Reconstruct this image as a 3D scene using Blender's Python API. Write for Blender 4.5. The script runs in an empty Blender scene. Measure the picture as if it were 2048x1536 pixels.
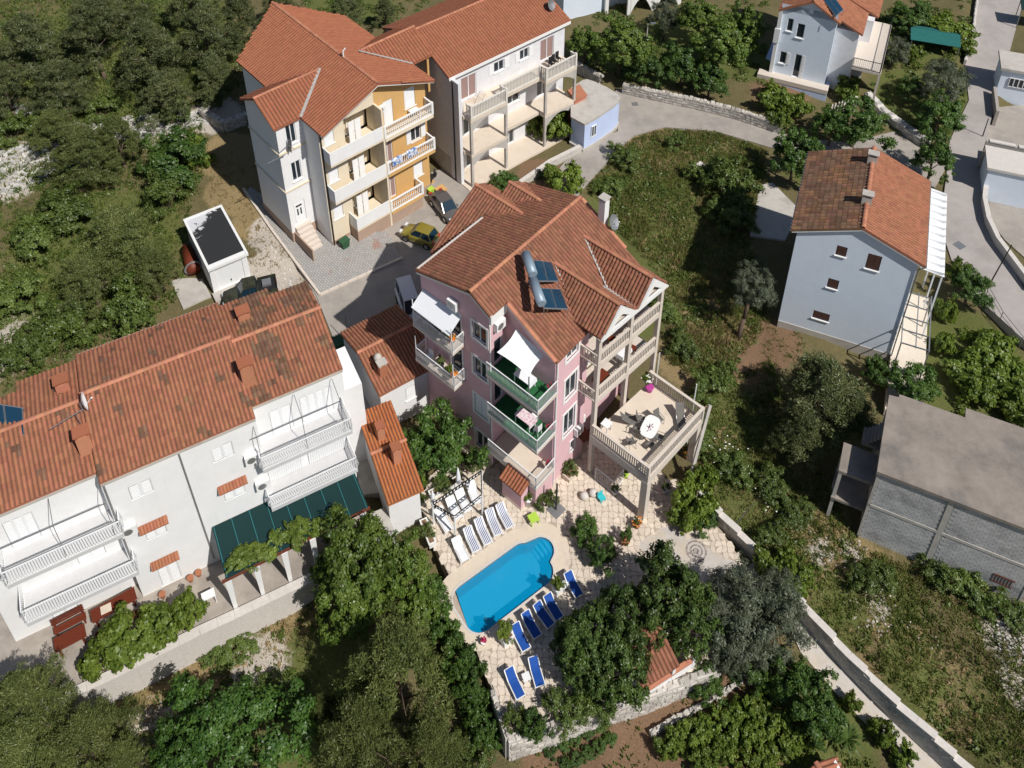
import bpy, math, random
import numpy as np
from mathutils import Matrix, Vector
random.seed(7); RNG=np.random.default_rng(11)
SC=bpy.context.scene; COL=SC.collection
# ------------------------------------------------------------ camera, light
CAM=Vector((0,0,72.0)); PITCH=math.radians(31.2577); FPX=1890.42
cd=bpy.data.cameras.new('camera'); cam=bpy.data.objects.new('camera',cd); COL.objects.link(cam)
cam.location=CAM; cam.rotation_euler=(math.pi/2-PITCH,0,0)
cd.sensor_width=36; cd.lens=FPX/2048*36; cd.shift_y=-0.375; cd.clip_start=1; cd.clip_end=2000
SC.camera=cam
SUN_AZ=math.radians(-43.5); SUN_EL=math.radians(51)
W=bpy.data.worlds.new('World'); SC.world=W; W.use_nodes=True
nt=W.node_tree; bg=nt.nodes['Background']
sky=nt.nodes.new('ShaderNodeTexSky'); sky.sky_type='NISHITA'; sky.sun_disc=False
sky.sun_elevation=SUN_EL; sky.sun_rotation=math.pi/2-SUN_AZ; sky.air_density=1.0; sky.dust_density=0.6; sky.ozone_density=1.5
nt.links.new(sky.outputs[0],bg.inputs[0]); bg.inputs[1].default_value=0.058
sl=bpy.data.lights.new('sun','SUN'); sl.energy=4.5; sl.angle=math.radians(0.5); sl.color=(1,0.955,0.89)
so=bpy.data.objects.new('sun',sl); COL.objects.link(so)
sd=Vector((math.cos(SUN_AZ)*math.cos(SUN_EL),math.sin(SUN_AZ)*math.cos(SUN_EL),math.sin(SUN_EL)))
so.rotation_euler=sd.to_track_quat('Z','Y').to_euler(); so.location=(20,10,60)
SC.view_settings.view_transform='Standard'; SC.view_settings.look='None'; SC.view_settings.gamma=1
SC.view_settings.use_curve_mapping=False; SC.view_settings.exposure=0.0
# ------------------------------------------------------------ helpers
_c,_s=math.cos(PITCH),math.sin(PITCH)
def ray(px,py):
    x=(px-1024)/FPX; y=-py/FPX
    return Vector((x,_c+y*_s,-_s+y*_c))
def at(px,py,z=0.0):
    "world point at height z that the surveyed photo position falls on"
    d=ray(px,py); return CAM+d*((z-CAM.z)/d.z)
def topz(px,py,x,y):
    d=ray(px,py); return CAM.z+d.z*y/d.y
def setp(o,label=None,cat=None,group=None,kind=None):
    if label: o['label']=label
    if cat: o['category']=cat
    if group: o['group']=group
    if kind: o['kind']=kind
    return o
def thing(name,label,cat,loc=(0,0,0),rz=0.0,group=None):
    o=bpy.data.objects.new(name,None); COL.objects.link(o); o.location=loc; o.rotation_euler=(0,0,rz)
    o.empty_display_size=.3
    return setp(o,label,cat,group)
def link(name,me,parent=None,mw=None):
    o=bpy.data.objects.new(name,me); COL.objects.link(o)
    if parent is not None: o.parent=parent
    if mw is not None: o.matrix_local=mw
    return o
def arr_mesh(name,V,F,mat,smooth=False):
    me=bpy.data.meshes.new(name); V=np.asarray(V,dtype=np.float32); F=np.asarray(F,dtype=np.int32)
    k=F.shape[1]; me.vertices.add(len(V)); me.vertices.foreach_set('co',V.ravel())
    me.loops.add(F.size); me.loops.foreach_set('vertex_index',F.ravel())
    me.polygons.add(len(F)); me.polygons.foreach_set('loop_start',np.arange(0,F.size,k,dtype=np.int32))
    me.update(calc_edges=True)
    me.polygons.foreach_set('use_smooth',np.full(len(F),bool(smooth)))
    for m in (mat if isinstance(mat,(list,tuple)) else [mat]): me.materials.append(m)
    return me
def shade_auto(me): pass
class MB:
    def __init__(s): s.v=[]; s.f=[]; s.mi=[]; s.cur=0; s.sm=[]; s.smooth=False
    def add(s,vs,fs):
        n=len(s.v); s.v+= [tuple(p) for p in vs]
        for f in fs: s.f.append([i+n for i in f]); s.mi.append(s.cur); s.sm.append(s.smooth)
        return s
    def box(s,x0,y0,z0,x1,y1,z1):
        return s.add([(x0,y0,z0),(x1,y0,z0),(x1,y1,z0),(x0,y1,z0),(x0,y0,z1),(x1,y0,z1),(x1,y1,z1),(x0,y1,z1)],
          [(0,3,2,1),(4,5,6,7),(0,1,5,4),(1,2,6,5),(2,3,7,6),(3,0,4,7)])
    def poly(s,ps): return s.add(ps,[tuple(range(len(ps)))])
    def prism(s,ps,z0,z1):
        a=sum(ps[i][0]*ps[(i+1)%len(ps)][1]-ps[(i+1)%len(ps)][0]*ps[i][1] for i in range(len(ps)))
        if a<0: ps=ps[::-1]
        n=len(ps); f0=(lambda i:z0) ; 
        vs=[(p[0],p[1],z0) for p in ps]+[(p[0],p[1],z1(p) if callable(z1) else z1) for p in ps]
        return s.add(vs,[tuple(range(n-1,-1,-1)),tuple(range(n,2*n))]+[(i,(i+1)%n,n+(i+1)%n,n+i) for i in range(n)])
    def slab(s,ps,th):
        "thick planar polygon, ps = top face (ccw seen from above), extruded straight down"
        n=len(ps); vs=[tuple(p) for p in ps]+[(p[0],p[1],p[2]-th) for p in ps]
        return s.add(vs,[tuple(range(n)),tuple(range(2*n-1,n-1,-1))]+[((i+1)%n,i,n+i,n+(i+1)%n) for i in range(n)])
    def tube(s,p,q,r,n=6,r2=None):
        p=Vector(p);q=Vector(q); d=(q-p)
        if d.length<1e-6: return s
        d.normalize(); u=d.orthogonal().normalized(); w=d.cross(u); r2=r if r2 is None else r2
        vs=[];
        for k in range(n):
            a=2*math.pi*k/n; e=u*math.cos(a)+w*math.sin(a); vs.append(p+e*r)
        for k in range(n):
            a=2*math.pi*k/n; e=u*math.cos(a)+w*math.sin(a); vs.append(q+e*r2)
        return s.add(vs,[tuple(range(n-1,-1,-1)),tuple(range(n,2*n))]+[(k,(k+1)%n,n+(k+1)%n,n+k) for k in range(n)])
    def path(s,pts,r,n=5):
        for a,b in zip(pts[:-1],pts[1:]): s.tube(a,b,r,n)
        return s
    def bar(s,p,q,w,h):
        "rectangular bar from p to q (width w horizontal, height h), p,q at the centre"
        p=Vector(p);q=Vector(q); d=(q-p).normalized(); u=Vector((-d.y,d.x,0))
        if u.length<1e-4: u=Vector((1,0,0))
        u.normalize(); k=d.cross(u); u=u*w/2; k=k*h/2
        vs=[p-u-k,p+u-k,p+u+k,p-u+k,q-u-k,q+u-k,q+u+k,q-u+k]
        return s.add(vs,[(0,1,2,3),(7,6,5,4),(0,4,5,1),(1,5,6,2),(2,6,7,3),(3,7,4,0)])
    def lathe(s,prof,n=10,cx=0,cy=0):
        vs=[];fs=[]
        for r,z in prof:
            for k in range(n):
                a=2*math.pi*k/n; vs.append((cx+r*math.cos(a),cy+r*math.sin(a),z))
        for i in range(len(prof)-1):
            for k in range(n): fs.append((i*n+k,i*n+(k+1)%n,(i+1)*n+(k+1)%n,(i+1)*n+k))
        fs.append(tuple(range(n-1,-1,-1))); m=(len(prof)-1)*n; fs.append(tuple(range(m,m+n)))
        return s.add(vs,fs)
    def grid(s,rows):
        "quad grid from rows of points"
        n=len(rows[0]); vs=[p for r in rows for p in r]
        return s.add(vs,[(i*n+j,i*n+j+1,(i+1)*n+j+1,(i+1)*n+j) for i in range(len(rows)-1) for j in range(n-1)])
    def mesh(s,name,mat):
        me=bpy.data.meshes.new(name); me.from_pydata(s.v,[],s.f)
        for m in (mat if isinstance(mat,(list,tuple)) else [mat]): me.materials.append(m)
        me.polygons.foreach_set('material_index',s.mi); me.polygons.foreach_set('use_smooth',s.sm); me.update()
        return me
    def build(s,name,mat,parent=None,label=None,cat=None,group=None,kind=None,loc=None):
        o=link(name,s.mesh(name,mat),parent)
        if loc is not None: o.location=loc
        return setp(o,label,cat,group,kind)
def copy_tree(o,parent=None):
    c=o.copy(); COL.objects.link(c); c.parent=parent
    for ch in list(o.children): copy_tree(ch,c)
    return c
def inpoly(X,Y,P):
    X=np.asarray(X,float);Y=np.asarray(Y,float); r=np.zeros(X.shape,bool); n=len(P)
    for i in range(n):
        x0,y0=P[i][0],P[i][1];x1,y1=P[(i+1)%n][0],P[(i+1)%n][1]
        c=((y0>Y)!=(y1>Y)); 
        with np.errstate(divide='ignore',invalid='ignore'): xx=(x1-x0)*(Y-y0)/(y1-y0+1e-12)+x0
        r^= c&(X<xx)
    return r
# ------------------------------------------------------------ materials
def mat(name,rgb,rough=.8,var=.12,sc=2.0,bump=.0,bsc=20,spec=.3,metal=0,rnd=0.0,rgb2=None,f2=0.5,s2=1.5,coat=0,streak=0):
    m=bpy.data.materials.new(name); m.use_nodes=True; t=m.node_tree; N=t.nodes; L=t.links
    b=N['Principled BSDF']; b.inputs['Roughness'].default_value=rough; b.inputs['Specular IOR Level'].default_value=spec; b.inputs['Metallic'].default_value=metal
    if coat: b.inputs['Coat Weight'].default_value=coat; b.inputs['Coat Roughness'].default_value=.08
    g=N.new('ShaderNodeNewGeometry'); col=None
    def noise(scale,det=5,rg=.6,vec=None):
        n=N.new('ShaderNodeTexNoise'); n.inputs['Scale'].default_value=scale; n.inputs['Detail'].default_value=det; n.inputs['Roughness'].default_value=rg
        L.new(vec or g.outputs['Position'],n.inputs['Vector']); return n.outputs['Fac']
    def ramp(f,a,b_):
        r=N.new('ShaderNodeMapRange'); r.inputs[1].default_value=a; r.inputs[2].default_value=b_; r.interpolation_type='SMOOTHSTEP'; L.new(f,r.inputs[0]); return r.outputs[0]
    def mix(f,a,b_,mode='MIX'):
        x=N.new('ShaderNodeMix'); x.data_type='RGBA'; x.blend_type=mode
        if isinstance(f,float): x.inputs[0].default_value=f
        else: L.new(f,x.inputs[0])
        for i,c in ((6,a),(7,b_)):
            if isinstance(c,tuple): x.inputs[i].default_value=(*c,1)
            else: L.new(c,x.inputs[i])
        return x.outputs[2]
    col=rgb
    if rgb2: col=mix(ramp(noise(s2,6,.65),f2-.12,f2+.12),rgb,rgb2)
    if streak:
        mp=N.new('ShaderNodeMapping'); mp.inputs['Scale'].default_value=(2.2,2.2,.16); L.new(g.outputs['Position'],mp.inputs[0])
        col=mix(ramp(noise(1.6,6,.7,mp.outputs[0]),.52,.85),col,tuple(c*(1-streak) for c in rgb))
    if var>0:
        f=noise(sc,6,.7); r=N.new('ShaderNodeMapRange'); r.inputs[1].default_value=.25; r.inputs[2].default_value=.75; r.inputs[3].default_value=1-var; r.inputs[4].default_value=1+var*.6; L.new(f,r.inputs[0])
        h=N.new('ShaderNodeHueSaturation'); L.new(r.outputs[0],h.inputs['Value'])
        if isinstance(col,tuple): h.inputs['Color'].default_value=(*col,1)
        else: L.new(col,h.inputs['Color'])
        col=h.outputs[0]
    if rnd>0:
        oi=N.new('ShaderNodeObjectInfo'); ad=N.new('ShaderNodeMath'); ad.operation='ADD'; L.new(oi.outputs['Random'],ad.inputs[0]); L.new(g.outputs['Random Per Island'],ad.inputs[1])
        fr=N.new('ShaderNodeMath'); fr.operation='FRACT'; L.new(ad.outputs[0],fr.inputs[0])
        r=N.new('ShaderNodeMapRange'); r.inputs[3].default_value=1-rnd; r.inputs[4].default_value=1+rnd; L.new(fr.outputs[0],r.inputs[0])
        h=N.new('ShaderNodeHueSaturation'); L.new(r.outputs[0],h.inputs['Value'])
        r2=N.new('ShaderNodeMapRange'); r2.inputs[3].default_value=.5-rnd*.045; r2.inputs[4].default_value=.5+rnd*.045; 
        m3=N.new('ShaderNodeMath'); m3.operation='MULTIPLY'; m3.inputs[1].default_value=7.3; L.new(fr.outputs[0],m3.inputs[0]); f3=N.new('ShaderNodeMath'); f3.operation='FRACT'; L.new(m3.outputs[0],f3.inputs[0]); L.new(f3.outputs[0],r2.inputs[0]); L.new(r2.outputs[0],h.inputs['Hue'])
        if isinstance(col,tuple): h.inputs['Color'].default_value=(*col,1)
        else: L.new(col,h.inputs['Color'])
        col=h.outputs[0]
    if isinstance(col,tuple): b.inputs['Base Color'].default_value=(*col,1)
    else: L.new(col,b.inputs['Base Color'])
    if bump>0:
        bp=N.new('ShaderNodeBump'); bp.inputs['Strength'].default_value=bump; bp.inputs['Distance'].default_value=.05; L.new(noise(bsc,5,.6),bp.inputs['Height']); L.new(bp.outputs[0],b.inputs['Normal'])
    return m
def leafmat(name,c1,c2,trans=.35,var=.35):
    m=bpy.data.materials.new(name); m.use_nodes=True; t=m.node_tree; N=t.nodes; L=t.links; N.clear()
    o=N.new('ShaderNodeOutputMaterial'); g=N.new('ShaderNodeNewGeometry'); oi=N.new('ShaderNodeObjectInfo')
    mx=N.new('ShaderNodeMix'); mx.data_type='RGBA'; mx.inputs[6].default_value=(*c1,1); mx.inputs[7].default_value=(*c2,1)
    n=N.new('ShaderNodeTexNoise'); n.inputs['Scale'].default_value=.55; n.inputs['Detail'].default_value=3; L.new(g.outputs['Position'],n.inputs['Vector'])
    a=N.new('ShaderNodeMath'); a.operation='MULTIPLY_ADD'; a.inputs[1].default_value=1.6; a.inputs[2].default_value=-.75; L.new(n.outputs['Fac'],a.inputs[0])
    b=N.new('ShaderNodeMath'); b.operation='MULTIPLY_ADD'; b.inputs[1].default_value=.75; L.new(g.outputs['Random Per Island'],b.inputs[0]); L.new(a.outputs[0],b.inputs[2]); b.use_clamp=True
    L.new(b.outputs[0],mx.inputs[0])
    h=N.new('ShaderNodeHueSaturation'); r=N.new('ShaderNodeMapRange'); r.inputs[3].default_value=1-var*.5; r.inputs[4].default_value=1+var*.5; L.new(oi.outputs['Random'],r.inputs[0]); L.new(r.outputs[0],h.inputs['Value']); L.new(mx.outputs[2],h.inputs['Color'])
    d=N.new('ShaderNodeBsdfDiffuse'); tr=N.new('ShaderNodeBsdfTranslucent'); gl=N.new('ShaderNodeBsdfGlossy'); gl.inputs['Roughness'].default_value=.45
    L.new(h.outputs[0],d.inputs[0]); L.new(h.outputs[0],tr.inputs[0])
    s1=N.new('ShaderNodeMixShader'); s1.inputs[0].default_value=trans; L.new(d.outputs[0],s1.inputs[1]); L.new(tr.outputs[0],s1.inputs[2])
    s2=N.new('ShaderNodeMixShader'); s2.inputs[0].default_value=.035; L.new(s1.outputs[0],s2.inputs[1]); L.new(gl.outputs[0],s2.inputs[2])
    L.new(s2.outputs[0],o.inputs[0]); return m
def glassmat(name,rgb=(.02,.03,.04)):
    return mat(name,rgb,rough=.08,var=0,spec=.6)
M={}
M['white']=mat('white_render',(.80,.80,.80),.85,.06,.9,.15,14,streak=.10)
M['whitetrim']=mat('white_paint',(.80,.80,.79),.6,.03,3)
M['metalwhite']=mat('white_metal',(.78,.79,.80),.45,.03,3)
M['cream']=mat('cream_render',(.76,.66,.50),.85,.06,.9,.15,14,streak=.08)
M['ochre']=mat('ochre_render',(.62,.38,.15),.85,.07,.9,.15,14,streak=.1)
M['pink']=mat('pink_render',(.72,.47,.51),.85,.07,.8,.2,14,streak=.09)
M['plinth']=mat('brown_plinth',(.42,.30,.23),.85,.12,2,.2,18)
M['stonebeige']=mat('beige_stone_trim',(.63,.56,.49),.8,.10,3,.15,25)
M['railstone']=mat('pale_rail_stone',(.70,.67,.62),.8,.08,3)
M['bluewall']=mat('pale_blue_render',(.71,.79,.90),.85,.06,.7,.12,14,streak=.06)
M['shedblue']=mat('lilac_blue_render',(.52,.61,.84),.85,.06,1,.12,14)
M['villawhite']=mat('villa_white_render',(.74,.74,.76),.85,.07,.6,.15,14,rgb2=(.70,.70,.72),streak=.1)
M['concrete']=mat('raw_concrete',(.29,.25,.215),.95,.28,.7,.35,9,rgb2=(.19,.17,.155),f2=.54,s2=.30)
M['concretelight']=mat('light_concrete',(.50,.47,.43),.92,.14,1.2,.2,12,rgb2=(.40,.37,.34),f2=.58,s2=.5)
M['block']=mat('concrete_block',(.50,.50,.50),.95,.16,1.2,.0,25,rnd=.07,rgb2=(.30,.30,.30),f2=.58,s2=.45,streak=.45)
M['blockjoint']=mat('block_mortar',(.36,.36,.355),.95,.2,3)
M['tile']=mat('terracotta_tile',(.365,.150,.084),.85,.10,1.3,.15,30,rnd=.13,rgb2=(.29,.125,.07),f2=.62,s2=.8)
M['tilenew']=mat('new_terracotta_tile',(.35,.126,.066),.8,.06,1.0,.1,30,rnd=.07)
M['tileold']=mat('aged_terracotta_tile',(.30,.126,.076),.85,.14,1.6,.2,30,rnd=.16,rgb2=(.20,.10,.062),f2=.60,s2=1.1)
M['tilebright']=mat('bright_orange_tile',(.48,.165,.06),.8,.06,1.0,.1,30,rnd=.08)
M['balc']=mat('pale_grey_balcony_floor',(.56,.56,.565),.85,.08,1.5)
M['channel']=mat('grimy_shaded_tile_channel',(.19,.088,.055),.9,.15,3,rnd=.15)  # darker colour holds both grime and the painted shade between tile barrels
M['tiledark']=mat('lichen_dark_tile',(.17,.105,.07),.9,.25,1.5,.2,30,rnd=.3,rgb2=(.27,.14,.07),f2=.55,s2=.6)
M['ridge']=mat('ridge_tile_clay',(.46,.20,.12),.8,.10,2,.15,30,rnd=.15)
M['flash']=mat('lead_flashing',(.42,.40,.38),.6,.2,4)
M['mortar']=mat('pale_mortar',(.62,.58,.54),.95,.15,5,.3,20)
M['glass']=glassmat('dark_window_glass')
M['glassblue']=glassmat('blue_collector_glass',(.012,.045,.085))
M['curtain']=mat('brown_curtain',(.33,.22,.20),.9,.1,6)
M['brownwood']=mat('brown_wood',(.16,.045,.025),.55,.2,5,.1,30)
M['redwood']=mat('red_stained_wood',(.15,.032,.015),.5,.18,6,.1,30)
M['shutterbrown']=mat('dark_brown_shutter',(.09,.045,.035),.6,.15,5)
M['metalgrey']=mat('grey_metal',(.35,.36,.37),.4,.1,4,metal=.6)
M['tank']=mat('zinc_tank',(.26,.33,.40),.45,.06,3,metal=.2)
M['black']=mat('black_metal',(.02,.02,.022),.5,.1,5)
M['greenturf']=mat('artificial_turf',(.025,.13,.045),.95,.25,4,.4,60)
M['greenshade']=mat('dark_green_shade_net',(.007,.032,.033),.9,.10,1.2)
M['fabricwhite']=mat('white_canvas',(.78,.80,.83),.9,.03,2)
M['bluefab']=mat('royal_blue_canvas',(.012,.075,.34),.8,.12,8)
M['stripe']=mat('navy_stripe',(.07,.09,.22),.8,.06,8)
M['coping']=mat('cream_stone_coping',(.66,.57,.46),.75,.10,2.5,.1,25)
M['poolwall']=mat('pool_liner',(.10,.62,.86),.5,.04,3)
M['asphalt']=mat('worn_grey_asphalt',(.37,.335,.30),.95,.14,.8,.15,60,rgb2=(.30,.275,.25),f2=.55,s2=.3)
M['road']=mat('pale_concrete_road',(.40,.365,.345),.95,.12,.6,.15,60,rgb2=(.33,.305,.285),f2=.55,s2=.25)
M['path']=mat('pale_gravel_path',(.52,.485,.45),.95,.14,1.5,.3,40,rgb2=(.55,.47,.37),f2=.55,s2=.4)
M['stone']=mat('pale_fieldstone',(.50,.465,.42),.95,.15,4,.3,25,rnd=.28)
M['flag']=mat('cream_flagstone',(.66,.575,.48),.85,.10,4,.15,30,rnd=.10)
M['grout']=mat('paving_grout',(.44,.37,.30),.95,.2,3)
M['soil']=mat('red_brown_soil',(.20,.125,.075),.98,.3,1.5,.6,12,rgb2=(.30,.20,.12),f2=.55,s2=1.2)
M['rubble']=mat('white_rubble',(.55,.53,.50),.95,.2,4,.4,25,rnd=.3)
M['court']=mat('courtyard_concrete',(.40,.355,.31),.95,.18,.8,.2,20,rgb2=(.31,.275,.24),f2=.54,s2=.5)
M['terrfloor']=mat('terrace_cream_floor',(.68,.59,.49),.7,.06,1.2,rgb2=(.62,.53,.43),f2=.6,s2=1)
M['bark']=mat('bark',(.14,.10,.075),.95,.3,4,.5,20)
M['terracottapot']=mat('terracotta_pot',(.38,.15,.08),.8,.15,5)
M['magenta']=mat('magenta_plastic',(.45,.06,.30),.4,.05,3)
M['limegreen']=mat('lime_plastic',(.42,.62,.08),.4,.05,3)
M['turq']=mat('turquoise_plastic',(.05,.50,.55),.4,.05,3)
M['greenbin']=mat('dark_green_plastic',(.03,.095,.045),.5,.1,3)
M['rattan']=mat('grey_mesh_fabric',(.16,.15,.14),.85,.15,8)
M['chrome']=mat('steel',(.6,.6,.6),.25,0,metal=.9)
M['tyre']=mat('tyre_rubber',(.02,.02,.02),.9,.1,5)
M['carglass']=glassmat('car_glass',(.01,.03,.05))
M['headlamp']=mat('headlamp_glass',(.7,.72,.75),.1,0,spec=.7)
M['taillamp']=mat('tail_lamp_red',(.45,.02,.015),.2,0,spec=.6)
M['orangeflower']=mat('orange_petals',(.75,.25,.04),.8,.1,8)
M['pinkflower']=mat('crimson_petals',(.45,.03,.10),.8,.2,8)
M['whiteflower']=mat('white_petals',(.8,.8,.76),.8,.05,8)
L_={}
L_['pine']=leafmat('pine_needles',(.082,.112,.030),(.205,.23,.07),.2)
L_['pinedark']=leafmat('dark_pine_needles',(.070,.098,.036),(.19,.205,.08),.2)
L_['broad']=leafmat('broad_leaves',(.070,.125,.020),(.19,.265,.045),.3)
L_['fig']=leafmat('fig_leaves',(.045,.085,.020),(.125,.19,.04),.3)
L_['citrus']=leafmat('citrus_leaves',(.042,.095,.018),(.12,.205,.035),.3)
L_['olive']=leafmat('olive_leaves',(.075,.095,.055),(.16,.18,.115),.25)
L_['vine']=leafmat('vine_leaves',(.10,.16,.022),(.24,.31,.05),.35)
L_['shrub']=leafmat('shrub_leaves',(.068,.110,.022),(.17,.225,.048),.3)
L_['carob']=leafmat('carob_leaves',(.042,.105,.018),(.115,.215,.035),.3)
L_['grass']=leafmat('meadow_grass',(.125,.165,.034),(.31,.33,.10),.35)
L_['straw']=leafmat('dry_straw',(.30,.22,.10),(.46,.37,.20),.25)
# ------------------------------------------------------------ building blocks
def wall(mb,o,t,L,z0,z1,holes=(),d0=.16):
    "one wall face, o=(x,y) left end seen from outside, t=unit direction; openings get reveals d deep"
    t=Vector((t[0],t[1])); n=Vector((t.y,-t.x)); o=Vector((o[0],o[1]))
    P=lambda s,z,dd=0:((o+t*s-n*dd).x,(o+t*s-n*dd).y,z)
    xs=sorted({0,L,*[h[0] for h in holes],*[h[1] for h in holes]}); zs=sorted({z0,z1,*[h[2] for h in holes],*[h[3] for h in holes]})
    for a,b in zip(xs[:-1],xs[1:]):
        for c,e in zip(zs[:-1],zs[1:]):
            mx,mz=(a+b)/2,(c+e)/2
            if any(h[0]<mx<h[1] and h[2]<mz<h[3] for h in holes): continue
            mb.poly([P(a,c),P(b,c),P(b,e),P(a,e)])
    for h in holes:
        a,b,c,e=h[:4]; d=h[4] if len(h)>4 else d0
        mb.poly([P(a,c),P(a,c,d),P(a,e,d),P(a,e)][::-1]); mb.poly([P(b,c),P(b,c,d),P(b,e,d),P(b,e)])
        mb.poly([P(a,c),P(b,c),P(b,c,d),P(a,c,d)][::-1]); mb.poly([P(a,e),P(b,e),P(b,e,d),P(a,e,d)])
        mb.poly([P(a,c,d+.35),P(b,c,d+.35),P(b,e,d+.35),P(a,e,d+.35)])
class Wf:
    def __init__(s,o,t): s.o=Vector((o[0],o[1])); s.t=Vector((t[0],t[1])).normalized(); s.n=Vector((s.t.y,-s.t.x))
    def p(s,x,z,d=0): q=s.o+s.t*x+s.n*d; return (q.x,q.y,z)
    def box(s,mb,x0,x1,z0,z1,d0,d1):
        a=[s.p(x0,z0,d1),s.p(x1,z0,d1),s.p(x1,z0,d0),s.p(x0,z0,d0),s.p(x0,z1,d1),s.p(x1,z1,d1),s.p(x1,z1,d0),s.p(x0,z1,d0)]
        mb.add(a,[(0,3,2,1),(4,5,6,7),(0,1,5,4),(1,2,6,5),(2,3,7,6),(3,0,4,7)])
def window(par,wf,h,style='plain',fm='metalwhite',name='window',label=None,d=.16,cols=2,sur=None,sill=True,open_shutter=None,pane='glass',rows=1):
    a,b,c,e=h; m=MB(); fw=.075; d0=-d+.0; d1=-d+.07
    wf.box(m,a,a+fw,c,e,d0-.04,d1); wf.box(m,b-fw,b,c,e,d0-.04,d1); wf.box(m,a+fw,b-fw,e-fw,e,d0-.04,d1); wf.box(m,a+fw,b-fw,c,c+fw,d0-.04,d1)
    for k in range(1,cols):
        x=a+(b-a)*k/cols; wf.box(m,x-.05,x+.05,c+fw,e-fw,d0-.038,d1+.01)
    for k in range(1,rows):
        z=c+(e-c)*k/rows; wf.box(m,a+fw,b-fw,z-.03,z+.03,d0-.036,d1-.005)
    w=m.build(name,M[fm],par,label)
    if style=='shutter':
        for k in range(cols):
            q=MB(); x0=a+(b-a)*k/cols+.03; x1=a+(b-a)*(k+1)/cols-.03
            wf.box(q,x0,x1,c+.03,e-.03,-.07,-.03)
            nz=max(4,int((e-c)/.16))
            for i in range(nz):
                z=c+.1+(e-c-.2)*i/nz; wf.box(q,x0+.07,x1-.07,z,z+.07,-.03,-.012)
            q.build('shutter',M[fm],w)
    else:
        q=MB(); q.poly([wf.p(a+.03,c+.03,d0+.005),wf.p(b-.03,c+.03,d0+.005),wf.p(b-.03,e-.03,d0+.005),wf.p(a+.03,e-.03,d0+.005)])
        q.build('pane',M[pane],w)
    if sur:
        q=MB(); s=sur; wf.box(q,a-s,a,c-s,e+s,-.05,.045); wf.box(q,b,b+s,c-s,e+s,-.05,.045); wf.box(q,a,b,e,e+s,-.05,.045); wf.box(q,a,b,c-s,c,-.05,.07)
        q.build('surround',M['whitetrim'],w)
    elif sill:
        q=MB(); wf.box(q,a-.08,b+.08,c-.07,c-.002,-.12,.12); q.build('sill',M['whitetrim'],w)
    if open_shutter:
        for sd_ in open_shutter:
            q=MB(); wd=(b-a)/2
            x0,x1=((a-wd,a-.02) if sd_=='l' else (b+.02,b+wd)); wf.box(q,x0,x1,c,e,.01,.05)
            for i in range(6):
                z=c+.12+(e-c-.24)*i/6; wf.box(q,x0+.07,x1-.07,z,z+.1,.05,.065)
            q.build('shutter',M[fm],w)
    return w
def tile_mesh(name,w,l,h,m,nseg=4):
    pr=[(-.5,-.25),(-.35,-.1),(-.24,.72),(0,1),(.24,.72),(.35,-.1),(.5,-.25)]
    V=[];F=[]; n=len(pr)
    for x,z in pr: V.append((x*w,-l*.54,z*h+.03))
    for x,z in pr: V.append((x*w,l*.5,z*h))
    for x,z in pr: V.append((x*w,-l*.54,-.03))
    for i in range(n-1): F.append((i,i+1,n+i+1,n+i)); F.append((2*n+i,2*n+i+1,i+1,i))
    return np.array(V,np.float32),np.array(F,np.int32)
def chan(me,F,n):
    "give the valley strips of roof tiles their grime and the painted-in shade of the barrels"
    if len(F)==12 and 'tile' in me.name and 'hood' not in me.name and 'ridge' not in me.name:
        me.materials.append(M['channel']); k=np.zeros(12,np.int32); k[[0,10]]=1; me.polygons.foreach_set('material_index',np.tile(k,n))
def place_many(name,stuffname,V,F,mats,mt,parent,maxn=300,dark=None,mtdark=None,size=None,onlyfacing=None):
    "mats: list of 4x4 (parent space). the nearest maxn that face the camera become objects, the rest one stuff part"
    if not mats: return
    A=np.array([np.array(m) for m in mats]); pw=np.array(world_of(parent))
    cen=A[:,:3,3]@pw[:3,:3].T+pw[:3,3]; nrm=A[:,:3,2]@pw[:3,:3].T
    tocam=np.array(CAM)-cen; dist=np.linalg.norm(tocam,axis=1); facing=(nrm*tocam).sum(1)/dist
    # in frame?
    rel=cen-np.array(CAM); zc=rel[:,1]*_c-rel[:,2]*_s; yc=rel[:,1]*_s+rel[:,2]*_c
    px=1024+FPX*rel[:,0]/zc; py=-FPX*yc/zc; inf=(px>0)&(px<2048)&(py>0)&(py<1536)
    score=np.where(inf,facing/dist**2,-1) if onlyfacing is None else np.where(inf,1/dist,-1)
    order=np.argsort(-score); chosen=[i for i in order[:maxn] if score[i]>0]; cs=set(chosen)
    for dk in (False,True):
        idx=[i for i in chosen if (dark is not None and dark[i])==dk]; mm=(mtdark if dk else mt)
        if idx:
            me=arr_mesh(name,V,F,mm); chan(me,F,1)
            for i in idx: link(name,me,parent,Matrix(A[i].tolist()))
        rest=[i for i in range(len(A)) if i not in cs and (dark is not None and dark[i])==dk]
        if rest:
            B=A[rest]; VV=np.einsum('nij,vj->nvi',B[:,:3,:3],V)+B[:,None,:3,3]
            FF=F[None]+ (np.arange(len(rest))*len(V))[:,None,None]
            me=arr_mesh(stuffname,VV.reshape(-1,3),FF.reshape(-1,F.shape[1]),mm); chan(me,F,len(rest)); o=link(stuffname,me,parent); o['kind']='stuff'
def world_of(o):
    m=Matrix.Identity(4)
    while o is not None:
        b=Matrix.LocRotScale(o.location,o.rotation_euler,o.scale)
        m=b@m; o=o.parent
    return m
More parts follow.
